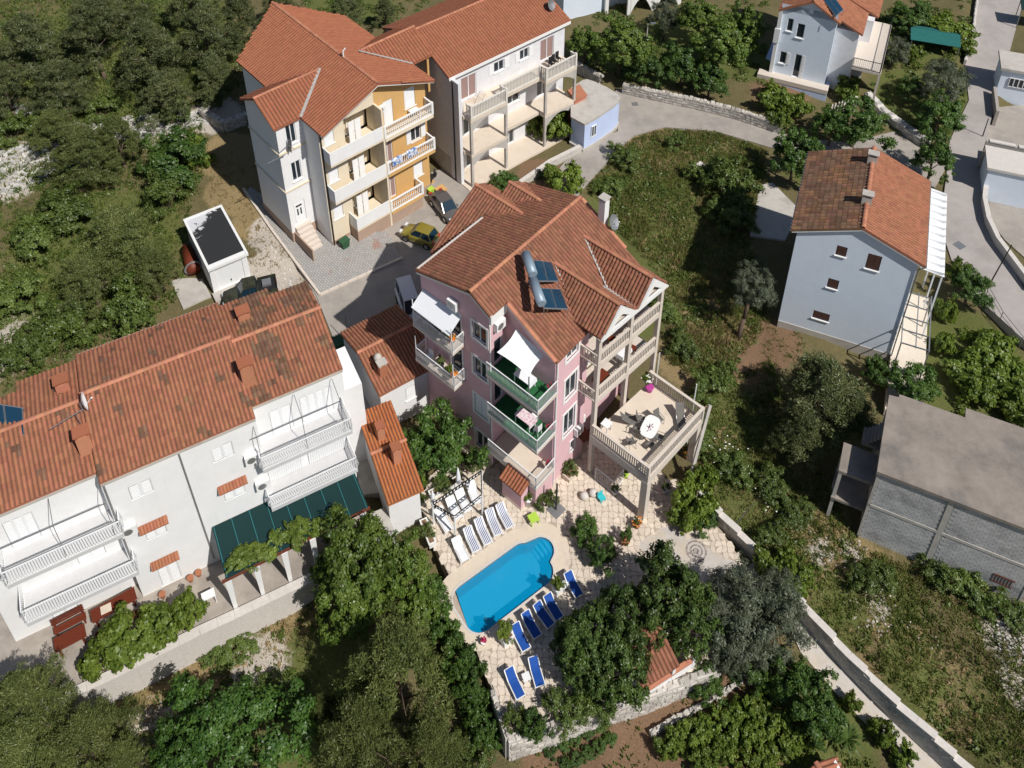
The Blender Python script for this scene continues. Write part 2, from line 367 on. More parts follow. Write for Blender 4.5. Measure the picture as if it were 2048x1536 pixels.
def roof(par,slopes,mt,w=.30,l=.42,h=.075,caps=(),th=.2,maxn=300,dark=None,mtdark=None,slabmat=None,capmat='ridge',valleys=(),capw=.2,jit=.02):
    "slopes: list of (polygon top-face points with first edge = eave left->right seen from outside)"
    sb=MB(); fx=[]
    for P in slopes:
        nz=sum(P[i][0]*P[(i+1)%len(P)][1]-P[(i+1)%len(P)][0]*P[i][1] for i in range(len(P)))
        fx.append(P if nz>0 else [P[1],P[0]]+list(P[2:])[::-1])
    slopes=fx
    for P in slopes: sb.slab([(p[0],p[1],p[2]-.03) for p in P],th)
    R=sb.build('roof',M[slabmat or mt],par)
    V,F=tile_mesh('roof_tile',w*1.0,l,h,None); mats=[];dk=[]
    for P in slopes:
        P=[Vector(p) for p in P]; e=(P[1]-P[0]).normalized(); n=Vector((0,0,0))
        for i in range(len(P)): n+=(P[i]-P[0]).cross(P[(i+1)%len(P)]-P[0])
        n.normalize(); u=n.cross(e).normalized()
        q2=[((p-P[0]).dot(e),(p-P[0]).dot(u)) for p in P]
        x0=min(a for a,b in q2);x1=max(a for a,b in q2);y0=min(b for a,b in q2);y1=max(b for a,b in q2)
        nx=max(1,round((x1-x0)/w)); ww=(x1-x0)/nx; ny=max(1,round((y1-y0)/l)); ll=(y1-y0)/ny
        X,Y=np.meshgrid(x0+ww*(np.arange(nx)+.5),y0+ll*(np.arange(ny)+.5)); ok=inpoly(X,Y,q2)
        for x,y in zip(X[ok],Y[ok]):
            c=P[0]+e*x+u*y+n*(random.uniform(-.2,.5)*jit); a=random.uniform(-jit,jit)
            ee=(e*math.cos(a)+u*math.sin(a)); uu=n.cross(ee); sx=ww/w; sy=ll/l
            mats.append(((ee.x*sx,uu.x*sy,n.x,c.x),(ee.y*sx,uu.y*sy,n.y,c.y),(ee.z*sx,uu.z*sy,n.z,c.z),(0,0,0,1)))
            if dark: dk.append(bool(dark(c)))
    place_many('roof_tile','roof_tiles',V,F,mats,M[mt],R,maxn,dk if dark else None,M[mtdark] if mtdark else None)
    # ridge tiles
    cm=[]; n=7; cv=[];cf=[]
    for y,r in ((-.5,1.0),(.5,.86)):
        for k in range(n): a=math.pi*k/(n-1); cv.append((math.cos(a)*capw*r*1.0,y*.5,math.sin(a)*capw*.75*r-.02))
    for k in range(n-1): cf.append((k,n+k,n+k+1,k+1))
    cv=np.array(cv,np.float32);cf=np.array(cf,np.int32)
    for a,b in caps:
        a=Vector(a);b=Vector(b); d=b-a; L=d.length; d.normalize(); k=max(1,round(L/.45)); s=Vector((d.y,-d.x,0)).normalized(); up=s.cross(d)
        if up.z<0: s=-s; up=s.cross(d)
        for i in range(k):
            c=a+d*(L*(i+.5)/k)+Vector((0,0,.03)); f=L/k/.45
            cm.append(((s.x,d.x*f,up.x,c.x),(s.y,d.y*f,up.y,c.y),(s.z,d.z*f,up.z,c.z),(0,0,0,1)))
    place_many('ridge_tile','ridge_tiles',cv,cf,cm,M[capmat],R,120)
    for a,b,mm,wd in valleys:
        q=MB(); q.bar(Vector(a)+Vector((0,0,.07)),Vector(b)+Vector((0,0,.07)),wd,.05); q.build('roof_flashing',M[mm],R)
    return R
def baluster_mesh(kind,h):
    m=MB()
    if kind=='slat': m.box(-.045,-.03,0,.045,.03,h)
    elif kind=='vase': m.lathe([(.055,0),(.055,.08*h),(.035,.15*h),(.075,.35*h),(.035,.62*h),(.03,.8*h),(.055,.88*h),(.055,h)],6)
    else: m.box(-.05,-.05,0,.05,.05,h)
    return m
def balustrade(par,p,q,z,h,mt,kind='slat',sp=.2,name='balustrade',post=(True,True),rw=.16,ph=None,rail=.11):
    p=Vector((p[0],p[1],z));q=Vector((q[0],q[1],z)); d=q-p; L=d.length; d.normalize(); up=Vector((0,0,1))
    m=MB(); m.bar(p+up*(h-rail/2),q+up*(h-rail/2),rw,rail)
    for f,e in ((post[0],p),(post[1],q)):
        if f: MB().box(e.x-.12,e.y-.12,z,e.x+.12,e.y+.12,z+(ph or h+.05)).build('railing_post',M[mt],par)
    b=m.build(name,M[mt],par); MB().bar(p+up*.07,q+up*.07,rw*.9,.12).build('bottom_rail',M[mt],b); n=max(1,int(L/sp)); bm=baluster_mesh(kind,h-rail-.13).mesh('baluster',M[mt]); ang=math.atan2(d.y,d.x)
    for i in range(n):
        c=p+d*(L*(i+.5)/n)+up*.13; o=link('baluster',bm,b); o.location=c; o.rotation_euler=(0,0,ang)
    return b
def railing(par,pts,z,h,mt,sp=.13,bulge=.0,name='railing',out=1,zfun=None):
    "thin metal railing along pts; bars joined as one sub-part because they are hair thin"
    m=MB(); b=MB(); up=Vector((0,0,1))
    for a,c in zip(pts[:-1],pts[1:]):
        a=Vector((a[0],a[1],z));c=Vector((c[0],c[1],z)); d=c-a; L=d.length; d.normalize(); nrm=Vector((d.y,-d.x,0))*out
        m.bar(a+up*h,c+up*h,.07,.06); m.bar(a+up*.08,c+up*.08,.05,.05)
        m.bar(a,a+up*h,.06,.06); m.bar(c,c+up*h,.06,.06)
        n=max(1,int(L/sp))
        for i in range(n):
            x=a+d*(L*(i+.5)/n)
            if bulge: b.path([x+up*.08,x+nrm*bulge+up*(.3*h),x+nrm*bulge*.5+up*.6*h,x+up*h],.022,4)
            else: b.path([x+up*.08,x+nrm*.05+up*(.5*h),x+up*h],.018,4)
    r=m.build(name,M[mt],par); o=b.build('railing_bars',M[mt],r); o['kind']='stuff'; return r
def aircon(par,wf,x,z,label=None,w=.95,h=.85,d=.36):
    m=MB(); wf.box(m,x,x+w,z,z+h,.06,.06+d); wf.box(m,x+.1,x+.16,z-.12,z,.0,.06+d*.8); wf.box(m,x+w-.16,x+w-.1,z-.12,z,.0,.06+d*.8)
    a=m.build('air_conditioner',M['whitetrim'],par)
    q=MB(); c=[wf.p(x+w*.42+math.cos(k*math.pi/6)*h*.36,z+h*.5+math.sin(k*math.pi/6)*h*.36,.06+d+.012) for k in range(12)]; q.poly(c); q.build('fan_grille',M['metalgrey'],a)
    return a
def chimney(par,x,y,z0,z1,w,d,mt='ridge',cap=True,name='chimney',rot=0):
    m=MB(); m.box(-w/2,-d/2,z0,w/2,d/2,z1)
    ch=m.build(name,M[mt],par); ch.location=(x,y,0); ch.rotation_euler=(0,0,rot)
    q=MB()
    for sx in (-1,1):
        for sy in (-1,1): q.box(sx*(w/2-.08)-.07,sy*(d/2-.08)-.07,z1+.003,sx*(w/2-.08)+.07,sy*(d/2-.08)+.07,z1+.26)
    q.box(-w/2-.08,-d/2-.08,z1+.26,w/2+.08,d/2+.08,z1+.36)
    if cap: q.build('chimney_cap',M['concretelight' if mt!='ridge' else 'tilenew'],ch)
    q=MB(); q.box(-w/2-.12,-d/2-.12,z0+.1,w/2+.12,d/2+.12,z0+.25)
    return ch
# ------------------------------------------------------------ foliage
def crown_mesh(name,m,R,H,nb,ns,nleaf,lw,ll,br,cr,rng,shape='round',fill=.35,flat=.75):
    "leaf cloud: boughs spread through an uneven crown of radius R, height H; each bough carries ns leaf tufts"
    bo=[]; ph=rng.uniform(0,6.28,4)
    while len(bo)<nb:
        if shape=='pine':
            h=rng.random()**.85; a=rng.uniform(0,6.28); rr=(1-h)**.62*(1+.22*math.sin(3*a+ph[0])+.15*math.sin(5*a+ph[1]))*rng.uniform(.55,1.0)
            bo.append((math.cos(a)*rr*R*.84,math.sin(a)*rr*R*.84,H*(.10+.82*h),br*rng.uniform(.7,1.25)*(1-.35*h)))
        else:
            v=rng.normal(size=3); v/=np.linalg.norm(v)
            if v[2]<-.5: continue
            a=math.atan2(v[1],v[0]); k=1+.20*math.sin(2*a+ph[0])+.14*math.sin(3*a+ph[1])+.12*math.sin(5*a+ph[2]+3*v[2]); r=(1-fill*rng.random()**2)*k
            x,y,z=v*r; bo.append((x*R*.80,y*R*.80,H*.46+z*H*.46,br*rng.uniform(.65,1.3)))
    B=np.array(bo); n0=nb*ns; bi=np.repeat(np.arange(nb),ns); d0=rng.normal(size=(n0,3)); d0/=np.linalg.norm(d0,axis=1)[:,None]; d0[:,2]=np.where((d0[:,2]<-.3)&(rng.random(n0)<.6),-d0[:,2],d0[:,2])
    out=B[bi,:3]*np.array([1,1,.0]); on=np.linalg.norm(out,axis=1)[:,None]+1e-3; st=(.8 if shape=='pine' else .25)
    off=d0*(rng.random(n0)**.4)[:,None]*B[bi,3][:,None]; 
    if shape=='pine': off=off*np.array([.75,.75,1.15])+ (out/on)*(rng.uniform(-.5,.9,n0)*B[bi,3]*.8)[:,None]
    C=np.concatenate([B[bi,:3]+off,(cr*rng.uniform(.65,1.25,n0))[:,None]],1); n=n0*nleaf
    idx=np.repeat(np.arange(n0),nleaf); d=rng.normal(size=(n,3)); d/=np.linalg.norm(d,axis=1)[:,None]
    rad=rng.random(n)**.45
    d[:,2]=np.where((d[:,2]<-.2)&(rng.random(n)<.7),-d[:,2],d[:,2]); P=C[idx,:3]+d*rad[:,None]*C[idx,3][:,None]*np.array([1,1,flat])
    bd=C[idx,:3]-B[bi][idx,:3]; bd/=np.linalg.norm(bd,axis=1)[:,None]+1e-4
    cr_=C[idx,:3]-np.array([0,0,H*.35]); cr_/=np.linalg.norm(cr_,axis=1)[:,None]
    nn=d*.6+bd*.45+cr_*.3+rng.normal(size=(n,3))*.40; nn/=np.linalg.norm(nn,axis=1)[:,None]
    ax=rng.normal(size=(n,3)); ax-=(ax*nn).sum(1)[:,None]*nn; ax/=np.linalg.norm(ax,axis=1)[:,None]
    if shape=='pine': ax=d*.7+rng.normal(size=(n,3))*.5+np.array([0,0,.6]); ax/=np.linalg.norm(ax,axis=1)[:,None]; nn=nn-(nn*ax).sum(1)[:,None]*ax; nn/=np.linalg.norm(nn,axis=1)[:,None]
    t=np.cross(nn,ax); t/=np.linalg.norm(t,axis=1)[:,None]
    sc=rng.uniform(.65,1.3,n)[:,None]; a=ax*ll*sc/2; b=t*lw*sc/2
    V=np.stack([P-a,P+b,P+a,P-b],1).reshape(-1,3); F=np.arange(4*n).reshape(-1,4)
    return arr_mesh(name,V,F,m)
def blob_mesh(name,R,H,seed): pass
def tree(label,cat,name,x,y,z,R,H,crown,crownR,crownH,trunk_h,rz=0,lean=(0,0),group=None,tr=.16,squash=1,trunkmat='bark',sx=1.0):
    "H = total height, trunk_h = clear trunk below crown"
    t=thing(name,label,cat,(x,y,z),0,group)
    m=MB(); top=Vector((lean[0],lean[1],H*.72)); r=tr*(.7+R*.12)
    pts=[Vector((0,0,-.3)),Vector((lean[0]*.25+.06,lean[1]*.25,trunk_h*.5)),Vector((lean[0]*.6,lean[1]*.6+.05,trunk_h)),top]
    rr=[r*1.25,r,r*.8,r*.25]
    m.smooth=True
    for i in range(3): m.tube(pts[i],pts[i+1],rr[i],7,rr[i+1])
    for k in range(5):
        a=k*1.26+rz; q=pts[2].lerp(top,.1+.12*k); e=q+Vector((math.cos(a)*R*.6,math.sin(a)*R*.6,H*.18)); m.tube(q,e,r*.42,5,r*.1)
    m.build('trunk',M[trunkmat],t)
    o=link('crown',crown,t); o.location=(lean[0],lean[1],trunk_h*.75); o.rotation_euler=(0,0,rz); o.scale=(R/crownR*sx,R/crownR/sx,(H-trunk_h*.75)/crownH)
    return t
def shrub(label,name,x,y,z,R,H,crown,crownR,crownH,rz=0,cat='shrub',group=None,sx=1.0):
    t=thing(name,label,cat,(x,y,z),0,group)
    m=MB()
    for k in range(5):
        a=k*1.257+rz; m.tube((math.cos(a)*.08,math.sin(a)*.08,-.1),(math.cos(a)*R*.45,math.sin(a)*R*.45,H*.6),.05,5,.02)
    m.build('stem',M['bark'],t)
    o=link('crown',crown,t); o.rotation_euler=(0,0,rz); o.scale=(R/crownR*sx,R/crownR/sx,H/crownH); o.location=(0,0,-.05*H)
    return t
CR={}
def mkcrowns():
    r=RNG
    CR['pine']=[(crown_mesh('pine_crown',L_['pine'],5,8.5,92,9,52,.06,.27,1.15,.42,r,'pine'),5,8.5) for _ in range(3)]
    CR['pinedark']=[(crown_mesh('dark_pine_crown',L_['pinedark'],4,7.5,66,9,50,.06,.27,1.05,.42,r,'pine'),4,7.5) for _ in range(3)]
    CR['broad']=[(crown_mesh('broad_crown',L_['broad'],3,5,50,7,50,.14,.20,.72,.36,r,'round',.5),3,5) for _ in range(2)]
    CR['fig']=[(crown_mesh('fig_crown',L_['fig'],3.5,4.5,56,7,42,.17,.22,.78,.42,r,'round',.5),3.5,4.5) for _ in range(2)]
    CR['citrus']=[(crown_mesh('citrus_crown',L_['citrus'],2.2,3.2,40,6,54,.10,.15,.55,.29,r,'round',.5),2.2,3.2) for _ in range(2)]
    CR['olive']=[(crown_mesh('olive_crown',L_['olive'],3,4.5,52,7,58,.055,.20,.68,.36,r,'round',.55),3,4.5)]
    CR['carob']=[(crown_mesh('carob_crown',L_['carob'],4,5,62,7,50,.13,.17,.72,.38,r,'round',.3),4,5)]
    CR['shrub']=[(crown_mesh('shrub_crown',L_['shrub'],1.5,1.6,32,5,42,.07,.12,.40,.22,r,'round',.55),1.5,1.6) for _ in range(2)]
    CR['vine']=[(crown_mesh('vine_crown',L_['vine'],1.5,1.4,30,5,34,.14,.17,.42,.24,r,'round',.6),1.5,1.4) for _ in range(2)]
mkcrowns()
# ------------------------------------------------------------ terrain
def zoneblob(px,py,z,r,kind,w=1): p=at(px,py,z); return (p.x,p.y,r,kind,w)
CTRL=[(p,z) for p,z in [((430,1000),.4),((700,1000),.4),((850,1000),-.3),((1100,950),-.3),((1250,1000),-.3),((960,1300),-.3),((1300,1250),-.4),((1200,1400),-1.6),
 ((1430,1350),-1.6),((1300,1450),-2.0),((1100,1530),-2.2),((1500,1500),-2.2),((1700,1530),-2.6),((1590,1280),-1.0),((1700,1400),-1.7),((1900,1536),-2.7),
 ((1500,1080),-.3),((1460,960),.1),((1600,1230),.2),((1760,1380),-.4),((1950,1530),-1.2),((2048,1300),-.3),((1750,1100),0),((2000,1210),-.1),((1650,950),.4),((1420,800),.4),((1480,700),.9),((1600,680),1.5),
 ((1350,500),1.5),((1250,330),1.8),((1400,300),1.9),((1520,400),1.8),((1200,450),1.2),((1350,650),.8),((1800,720),1.2),((1950,700),1.1),((2048,850),.6),((1900,500),1.8),((1950,250),2.0),((1900,60),2.4),((1700,230),2.2),((1560,130),3.4),((1400,60),3.2),((1250,80),2.6),((1150,60),2.6),
 ((1150,340),1.9),((1000,350),1.9),((930,375),1.9),((890,420),1.9),((800,470),1.9),((720,520),1.95),((700,640),2.0),((660,600),2.0),((600,480),2.9),((540,420),3.4),((480,350),3.5),((520,480),2.9),((560,560),2.4),((430,590),2.6),((380,500),3.2),((440,240),4.2),((330,280),4.0),((200,400),3.6),((100,600),2.8),((250,600),2.8),((50,720),2.2),((350,600),2.6),((30,450),4.0),
 ((100,250),5.0),((250,230),4.6),((400,150),5.2),((200,80),6.5),((600,10),5.0),((50,30),7.2),((750,20),4.2),((900,10),3.6),((0,900),1.2),((720,740),1.7),((740,830),1.1),((690,700),1.9),
 ((0,1300),.4),((100,1380),-.2),((60,1250),.4),((180,1410),-2.2),((300,1400),-2.4),((450,1320),-2.4),((560,1230),-2.3),((640,1150),-1.6),((300,1530),-3.0),((600,1450),-2.8),((820,1400),-2.6),((900,1200),-1.5),((950,1500),-2.6),((760,1080),-1.0)]]
_cx=np.array([at(p[0],p[1],z).x for p,z in CTRL]);_cy=np.array([at(p[0],p[1],z).y for p,z in CTRL]);_cz=np.array([z for p,z in CTRL])
def rawz(X,Y):
    X=np.asarray(X,float);Y=np.asarray(Y,float); sh=X.shape; X=X.ravel();Y=Y.ravel(); out=np.empty(len(X))
    for i in range(0,len(X),20000):
        d2=(X[i:i+20000,None]-_cx)**2+(Y[i:i+20000,None]-_cy)**2+1.5; w=1/d2**1.7; out[i:i+20000]=(w*_cz).sum(1)/w.sum(1)
    return out.reshape(sh)
PADS=[]   # (polygon world xy, z function, margin)
def padpoly(pix,z): return [tuple(at(px,py,z)[:2]) for px,py in pix]
_xs=np.concatenate([[-450,-300,-200,-140,-100,-80],np.arange(-66,66.01,.55),[80,100,140,200,300,450]])
_ys=np.concatenate([[-250,-120,-60,-20,0,10],np.arange(16,122,.55),[128,140,160,200,280,400,600]])
TX,TY=np.meshgrid(_xs,_ys)
def groundz(x,y):
    x=np.asarray(x,float);y=np.asarray(y,float)
    j=np.clip(np.searchsorted(_xs,x)-1,0,len(_xs)-2);i=np.clip(np.searchsorted(_ys,y)-1,0,len(_ys)-2)
    fx=(x-_xs[j])/(_xs[j+1]-_xs[j]);fy=(y-_ys[i])/(_ys[i+1]-_ys[i])
    return TZ[i,j]*(1-fx)*(1-fy)+TZ[i,j+1]*fx*(1-fy)+TZ[i+1,j]*(1-fx)*fy+TZ[i+1,j+1]*fx*fy
def surfz(x,y):
    z=float(groundz(x,y))
    for nm,(poly,zf) in PZ.items():
        if nm!='villa_yard' and inpoly(np.array([x]),np.array([y]),poly)[0]: z=max(z,float(zf(x,y)))
    if inpoly(np.array([x]),np.array([y]),deck)[0]: z=max(z,0.0)
    return z
def gz(px,py,z=1.0):
    for _ in range(6):
        p=at(px,py,z); z=surfz(p.x,p.y)
    return at(px,py,z)
# ------------------------------------------------------------ ground
def plane3(a,b,c):
    a,b,c=Vector(a),Vector(b),Vector(c); n=(b-a).cross(c-a); return lambda x,y:a.z-(n.x*(x-a.x)+n.y*(y-a.y))/n.z
def A3(px,py,z): return at(px,py,z)
PZ={}
def pad(name,pix,zf,mt,th=1.2,margin=.5,z0=None,lab=None):
    if callable(zf):
        poly=[]
        for px,py in pix:
            z=z0 or 1
            for _ in range(8): p=at(px,py,z); z=zf(p.x,p.y)
            poly.append((p.x,p.y))
    else: zc=zf; zf=(lambda x,y,zc=zc:zc); poly=padpoly(pix,zc)
    PADS.append((poly,zf,margin)); PZ[name]=(poly,zf)
    if mt:
        m=MB(); a=sum(poly[i][0]*poly[(i+1)%len(poly)][1]-poly[(i+1)%len(poly)][0]*poly[i][1] for i in range(len(poly)))
        if a<0: poly=poly[::-1]
        m.slab([(x,y,zf(x,y)) for x,y in poly],th); m.build(name,M[mt],None,kind='structure')
    return poly
DECK=[(858,955),(842,1010),(866,1085),(898,1150),(938,1262),(990,1400),(1016,1483),(1100,1458),(1260,1406),(1425,1347),(1466,1180),(1494,1138),(1452,1075),(1398,990),(1330,955),(1290,890),(1150,880),(985,915),(925,890)]
# the deck is cut round the pool basin
POOLC=[]  # in the pool's own frame
pool_o=Vector((-.6,36.66)); pool_yaw=math.radians(35.7)
pt=Vector((math.cos(pool_yaw),math.sin(pool_yaw))); pn=Vector((-pt.y,pt.x))
def rr(x0,y0,x1,y1,r,n=7):
    o=[]
    for cx,cy,a0 in ((x1-r,y1-r,0),(x0+r,y1-r,90),(x0+r,y0+r,180),(x1-r,y0+r,270)):
        for k in range(n+1): a=math.radians(a0+90*k/n); o.append((cx+r*math.cos(a),cy+r*math.sin(a)))
    return o
PL,PWd=3.72,1.80   # half length, half width
def poolpts(e=0.0):
    o=[]
    for k in range(9): a=math.radians(180+90*k/8); o.append((-PL+1.1+(1.1+e)*math.cos(a),-PWd+1.1+(1.1+e)*math.sin(a)))
    for k in range(9): a=math.radians(270+90*k/8); o.append((PL-1.1+(1.1+e)*math.cos(a),-PWd+1.1+(1.1+e)*math.sin(a)))
    # roman end with the steps, towards the house side
    r=1.0+e; cx,cy=PL-.05,.4
    for k in range(13):
        s0=-math.degrees(math.asin(min(.98,.93/(1+e)))); a=math.radians(s0+(62-s0)*k/12); o.append((cx+r*math.cos(a),cy+r*math.sin(a)))
    for k in range(7): a=math.radians(10+80*k/6); o.append((PL-1.4+(1.1+e)*math.cos(a)-.0,PWd-1.1+(1.1+e)*math.sin(a))) if k>2 else None
    for k in range(9): a=math.radians(90+90*k/8); o.append((-PL+1.1+(1.1+e)*math.cos(a),PWd-1.1+(1.1+e)*math.sin(a)))
    return o
def pw(p,z=0): q=pool_o+pt*p[0]+pn*p[1]; return (q.x,q.y,z)
deck=padpoly(DECK,0); PADS.append((deck,lambda x,y:-.0,.9)); PADS.append(([pw(p)[:2] for p in poolpts(.8)],lambda x,y:-2.2,.3))
PARK=[(600,545),(632,590),(690,735),(735,735),(870,700),(1000,480),(960,400),(905,330),(862,345),(800,440),(640,470)]
pad('parking_asphalt',PARK,2.0,'asphalt',1.5)
pvz=plane3(A3(640,590,2.02),A3(800,515,2.02),A3(512,392,3.4))
pad('block_paving',[(500,372),(492,388),(545,462),(640,588),(802,515),(775,462),(660,470),(590,440)],pvz,None,z0=2.5)
court=[(-60,1120),(-80,1440),(128,1398),(230,1350),(400,1264),(470,1232),(640,1150),(752,1092),(722,985),(700,860),(560,860),(300,900)]
pad('courtyard',court,.5,'court',3.0,.25)
pad('side_alley',[(668,668),(700,860),(722,990),(762,985),(775,860),(722,740),(712,700)],plane3(A3(690,700,1.95),A3(712,700,1.95),A3(740,985,.55)),'concretelight',1.2,z0=1.2)
pad('upper_lane',[(1100,360),(1148,300),(1236,262),(1228,200),(1232,176),(1290,192),(1390,212),(1480,238),(1590,275),(1700,285),(1790,262),(1850,300),(1895,330),(1870,375),(1800,345),(1690,330),(1560,300),(1430,262),(1330,254),(1268,270),(1212,325),(1180,362),(1130,420)],2.0,'asphalt',1.0)
pad('side_road',[(1958,-60),(1948,60),(1930,130),(1938,200),(1900,280),(1893,350),(1880,450),(1905,525),(1960,600),(2060,690),(2110,640),(2048,578),(1988,470),(1967,400),(1977,260),(1992,200),(2012,130),(2042,20),(2060,-60)],2.012,'road',1.0)
pathz=plane3(A3(1590,1265,-1.0),A3(1640,1240,-1.0),A3(1880,1520,-2.6))
pad('gravel_path',[(1480,1150),(1585,1268),(1602,1305),(1680,1395),(1760,1475),(1830,1545),(1935,1555),(1870,1498),(1770,1408),(1690,1328),(1606,1238),(1510,1120)],pathz,'path',1.2,.35,z0=-1.5)
pad('villa_yard',[(928,372),(960,412),(1010,395),(1130,300),(1120,250),(960,270)],2.0,None)
pad('lower_lot',[(1990,215),(1972,262),(1980,440),(2010,480),(2100,560),(2130,200)],1.0,'asphalt',.8)
pad('house_yard_paving',[(1520,370),(1545,365),(1600,420),(1570,480),(1500,470)],1.85,'concretelight',.6)
# terrain heights
TZ=rawz(TX,TY)
def vnoise(X,Y,f,seed):
    r=np.random.default_rng(seed); s=np.zeros_like(X)
    for k in range(7):
        a=r.uniform(0,6.28); g=f*r.uniform(.6,1.7); s+=np.sin((X*math.cos(a)+Y*math.sin(a))*g+r.uniform(0,6.28))
    return s/7
TZ+=.25*vnoise(TX,TY,.8,1)+.10*vnoise(TX,TY,2.4,2)
def growmask(poly,X,Y,mg):
    ins=inpoly(X,Y,poly); d=np.full(X.shape,1e9)
    for i in range(len(poly)):
        a=np.array(poly[i][:2]);b=np.array(poly[(i+1)%len(poly)][:2]); ab=b-a; L2=(ab**2).sum()+1e-9
        t=np.clip(((X-a[0])*ab[0]+(Y-a[1])*ab[1])/L2,0,1); d=np.minimum(d,np.hypot(X-a[0]-t*ab[0],Y-a[1]-t*ab[1]))
    return np.where(ins,0,d)
for poly,zf,mg in PADS:
    xs=[p[0] for p in poly];ys=[p[1] for p in poly]
    bb=(TX>min(xs)-4)&(TX<max(xs)+4)&(TY>min(ys)-4)&(TY<max(ys)+4)
    if not bb.any(): continue
    d=growmask(poly,TX[bb],TY[bb],mg); z=zf(TX[bb],TY[bb])*np.ones(d.shape); cur=TZ[bb]
    lim=z-.12+np.clip(d-mg,0,9)*1.2
    TZ[bb]=np.where(d<mg+3,np.minimum(cur,np.where(d<=mg,z-.12,lim)),cur)
# surface zones (what grows or lies there)
Z0=[(560,470,2.4,3.5,'b',1),(540,560,2.2,3.5,'b',1),(600,600,2.1,2.5,'b',.8),(480,380,3.3,4,'r',1),(520,440,2.9,3,'r',1),(460,310,3.6,4,'r',.9),(330,250,4.5,5,'b',.7),(150,290,4.5,5,'b',.7),(430,230,4.3,4,'b',.8),(20,340,4.6,5,'b',.9),(20,690,2.4,5,'b',.5),
 (1430,640,1,4,'r',1),(1380,720,.7,3.5,'r',.8),(1460,560,1.3,2.5,'r',.7),(1300,420,1.6,8,'g',1),(1450,360,1.8,6,'g',.9),(1250,600,1,6,'g',.8),(1300,290,1.9,5,'r',.6),(1420,300,1.9,4,'r',.5),
 (1530,680,1.3,3.5,'s',1),(1500,720,1.1,2.5,'s',1),(1450,850,.4,5,'g',.8),(1500,1000,.2,5,'g',.6),(1620,1080,0,4,'r',.6),(1700,1150,-.1,5,'r',.55),(1640,1100,0,1.6,'b',.6),(1780,1280,-.4,4,'r',.6),(1700,1110,-.2,1.6,'b',.5),(1760,1210,-.3,1.5,'b',.5),(2040,1270,-.3,3.0,'b',1),(2048,1370,-.5,2,'b',.8),(1900,1380,-.7,4,'r',.5),(1680,1220,-.2,4,'g',.6),(1830,1340,-.6,4,'g',.6),(1960,1400,-.8,4,'g',.5),(1790,1200,-.3,3,'g',.6),(1600,1130,0,4,'g',.5),(1850,1450,-.9,4,'g',.5),(1980,1480,-1.1,4,'g',.5),
 (320,1420,-2.5,4,'r',1),(420,1380,-2.4,4,'r',.9),(520,1330,-2.4,3,'b',.6),(300,1470,-2.8,3,'b',.5),(480,1280,-2.4,3,'g',.6),(560,1290,-2.4,3,'r',.7),
 (1350,1430,-2.0,6,'s',1),(1250,1480,-2.1,6,'s',1),(1480,1400,-2.0,5,'s',.9),(1150,1510,-2.2,4,'s',1),(1080,350,1.9,3,'s',1),(1650,1480,-2.4,4,'g',1),(1900,720,1.1,8,'g',1),(1560,190,3,5,'s',.6),(1000,400,1.9,4,'s',.7),(200,500,3,10,'g',.9),(250,100,5.5,16,'g',.9),(70,600,2.6,6,'g',.9),(700,10,4,8,'g',.8),(1400,80,3,9,'g',1),(1300,100,3,8,'g',1),(1850,200,2.2,8,'g',1),(1820,80,2.3,8,'g',1),(1500,120,3.2,6,'g',.9),(1650,330,2,6,'g',.9),(1350,480,1.6,9,'g',.9),(650,1400,-2.6,7,'g',.7),(200,1480,-2.8,6,'g',.5)]
zc=np.zeros(TX.shape+(4,)); 
for px,py,z,r,k,w in Z0:
    p=at(px,py,z); g=w*np.exp(-(((TX-p.x)**2+(TY-p.y)**2)/(r*r*.8))**1.5)
    ch={'r':0,'g':1,'b':2,'s':3}[k]; zc[...,ch]=np.maximum(zc[...,ch],g)
ny,nx=TX.shape
V=np.stack([TX,TY,TZ],-1).reshape(-1,3); ii=np.arange((ny-1)*(nx-1)); r0=ii//(nx-1);c0=ii%(nx-1); b0=r0*nx+c0
F=np.stack([b0,b0+1,b0+nx+1,b0+nx],1)
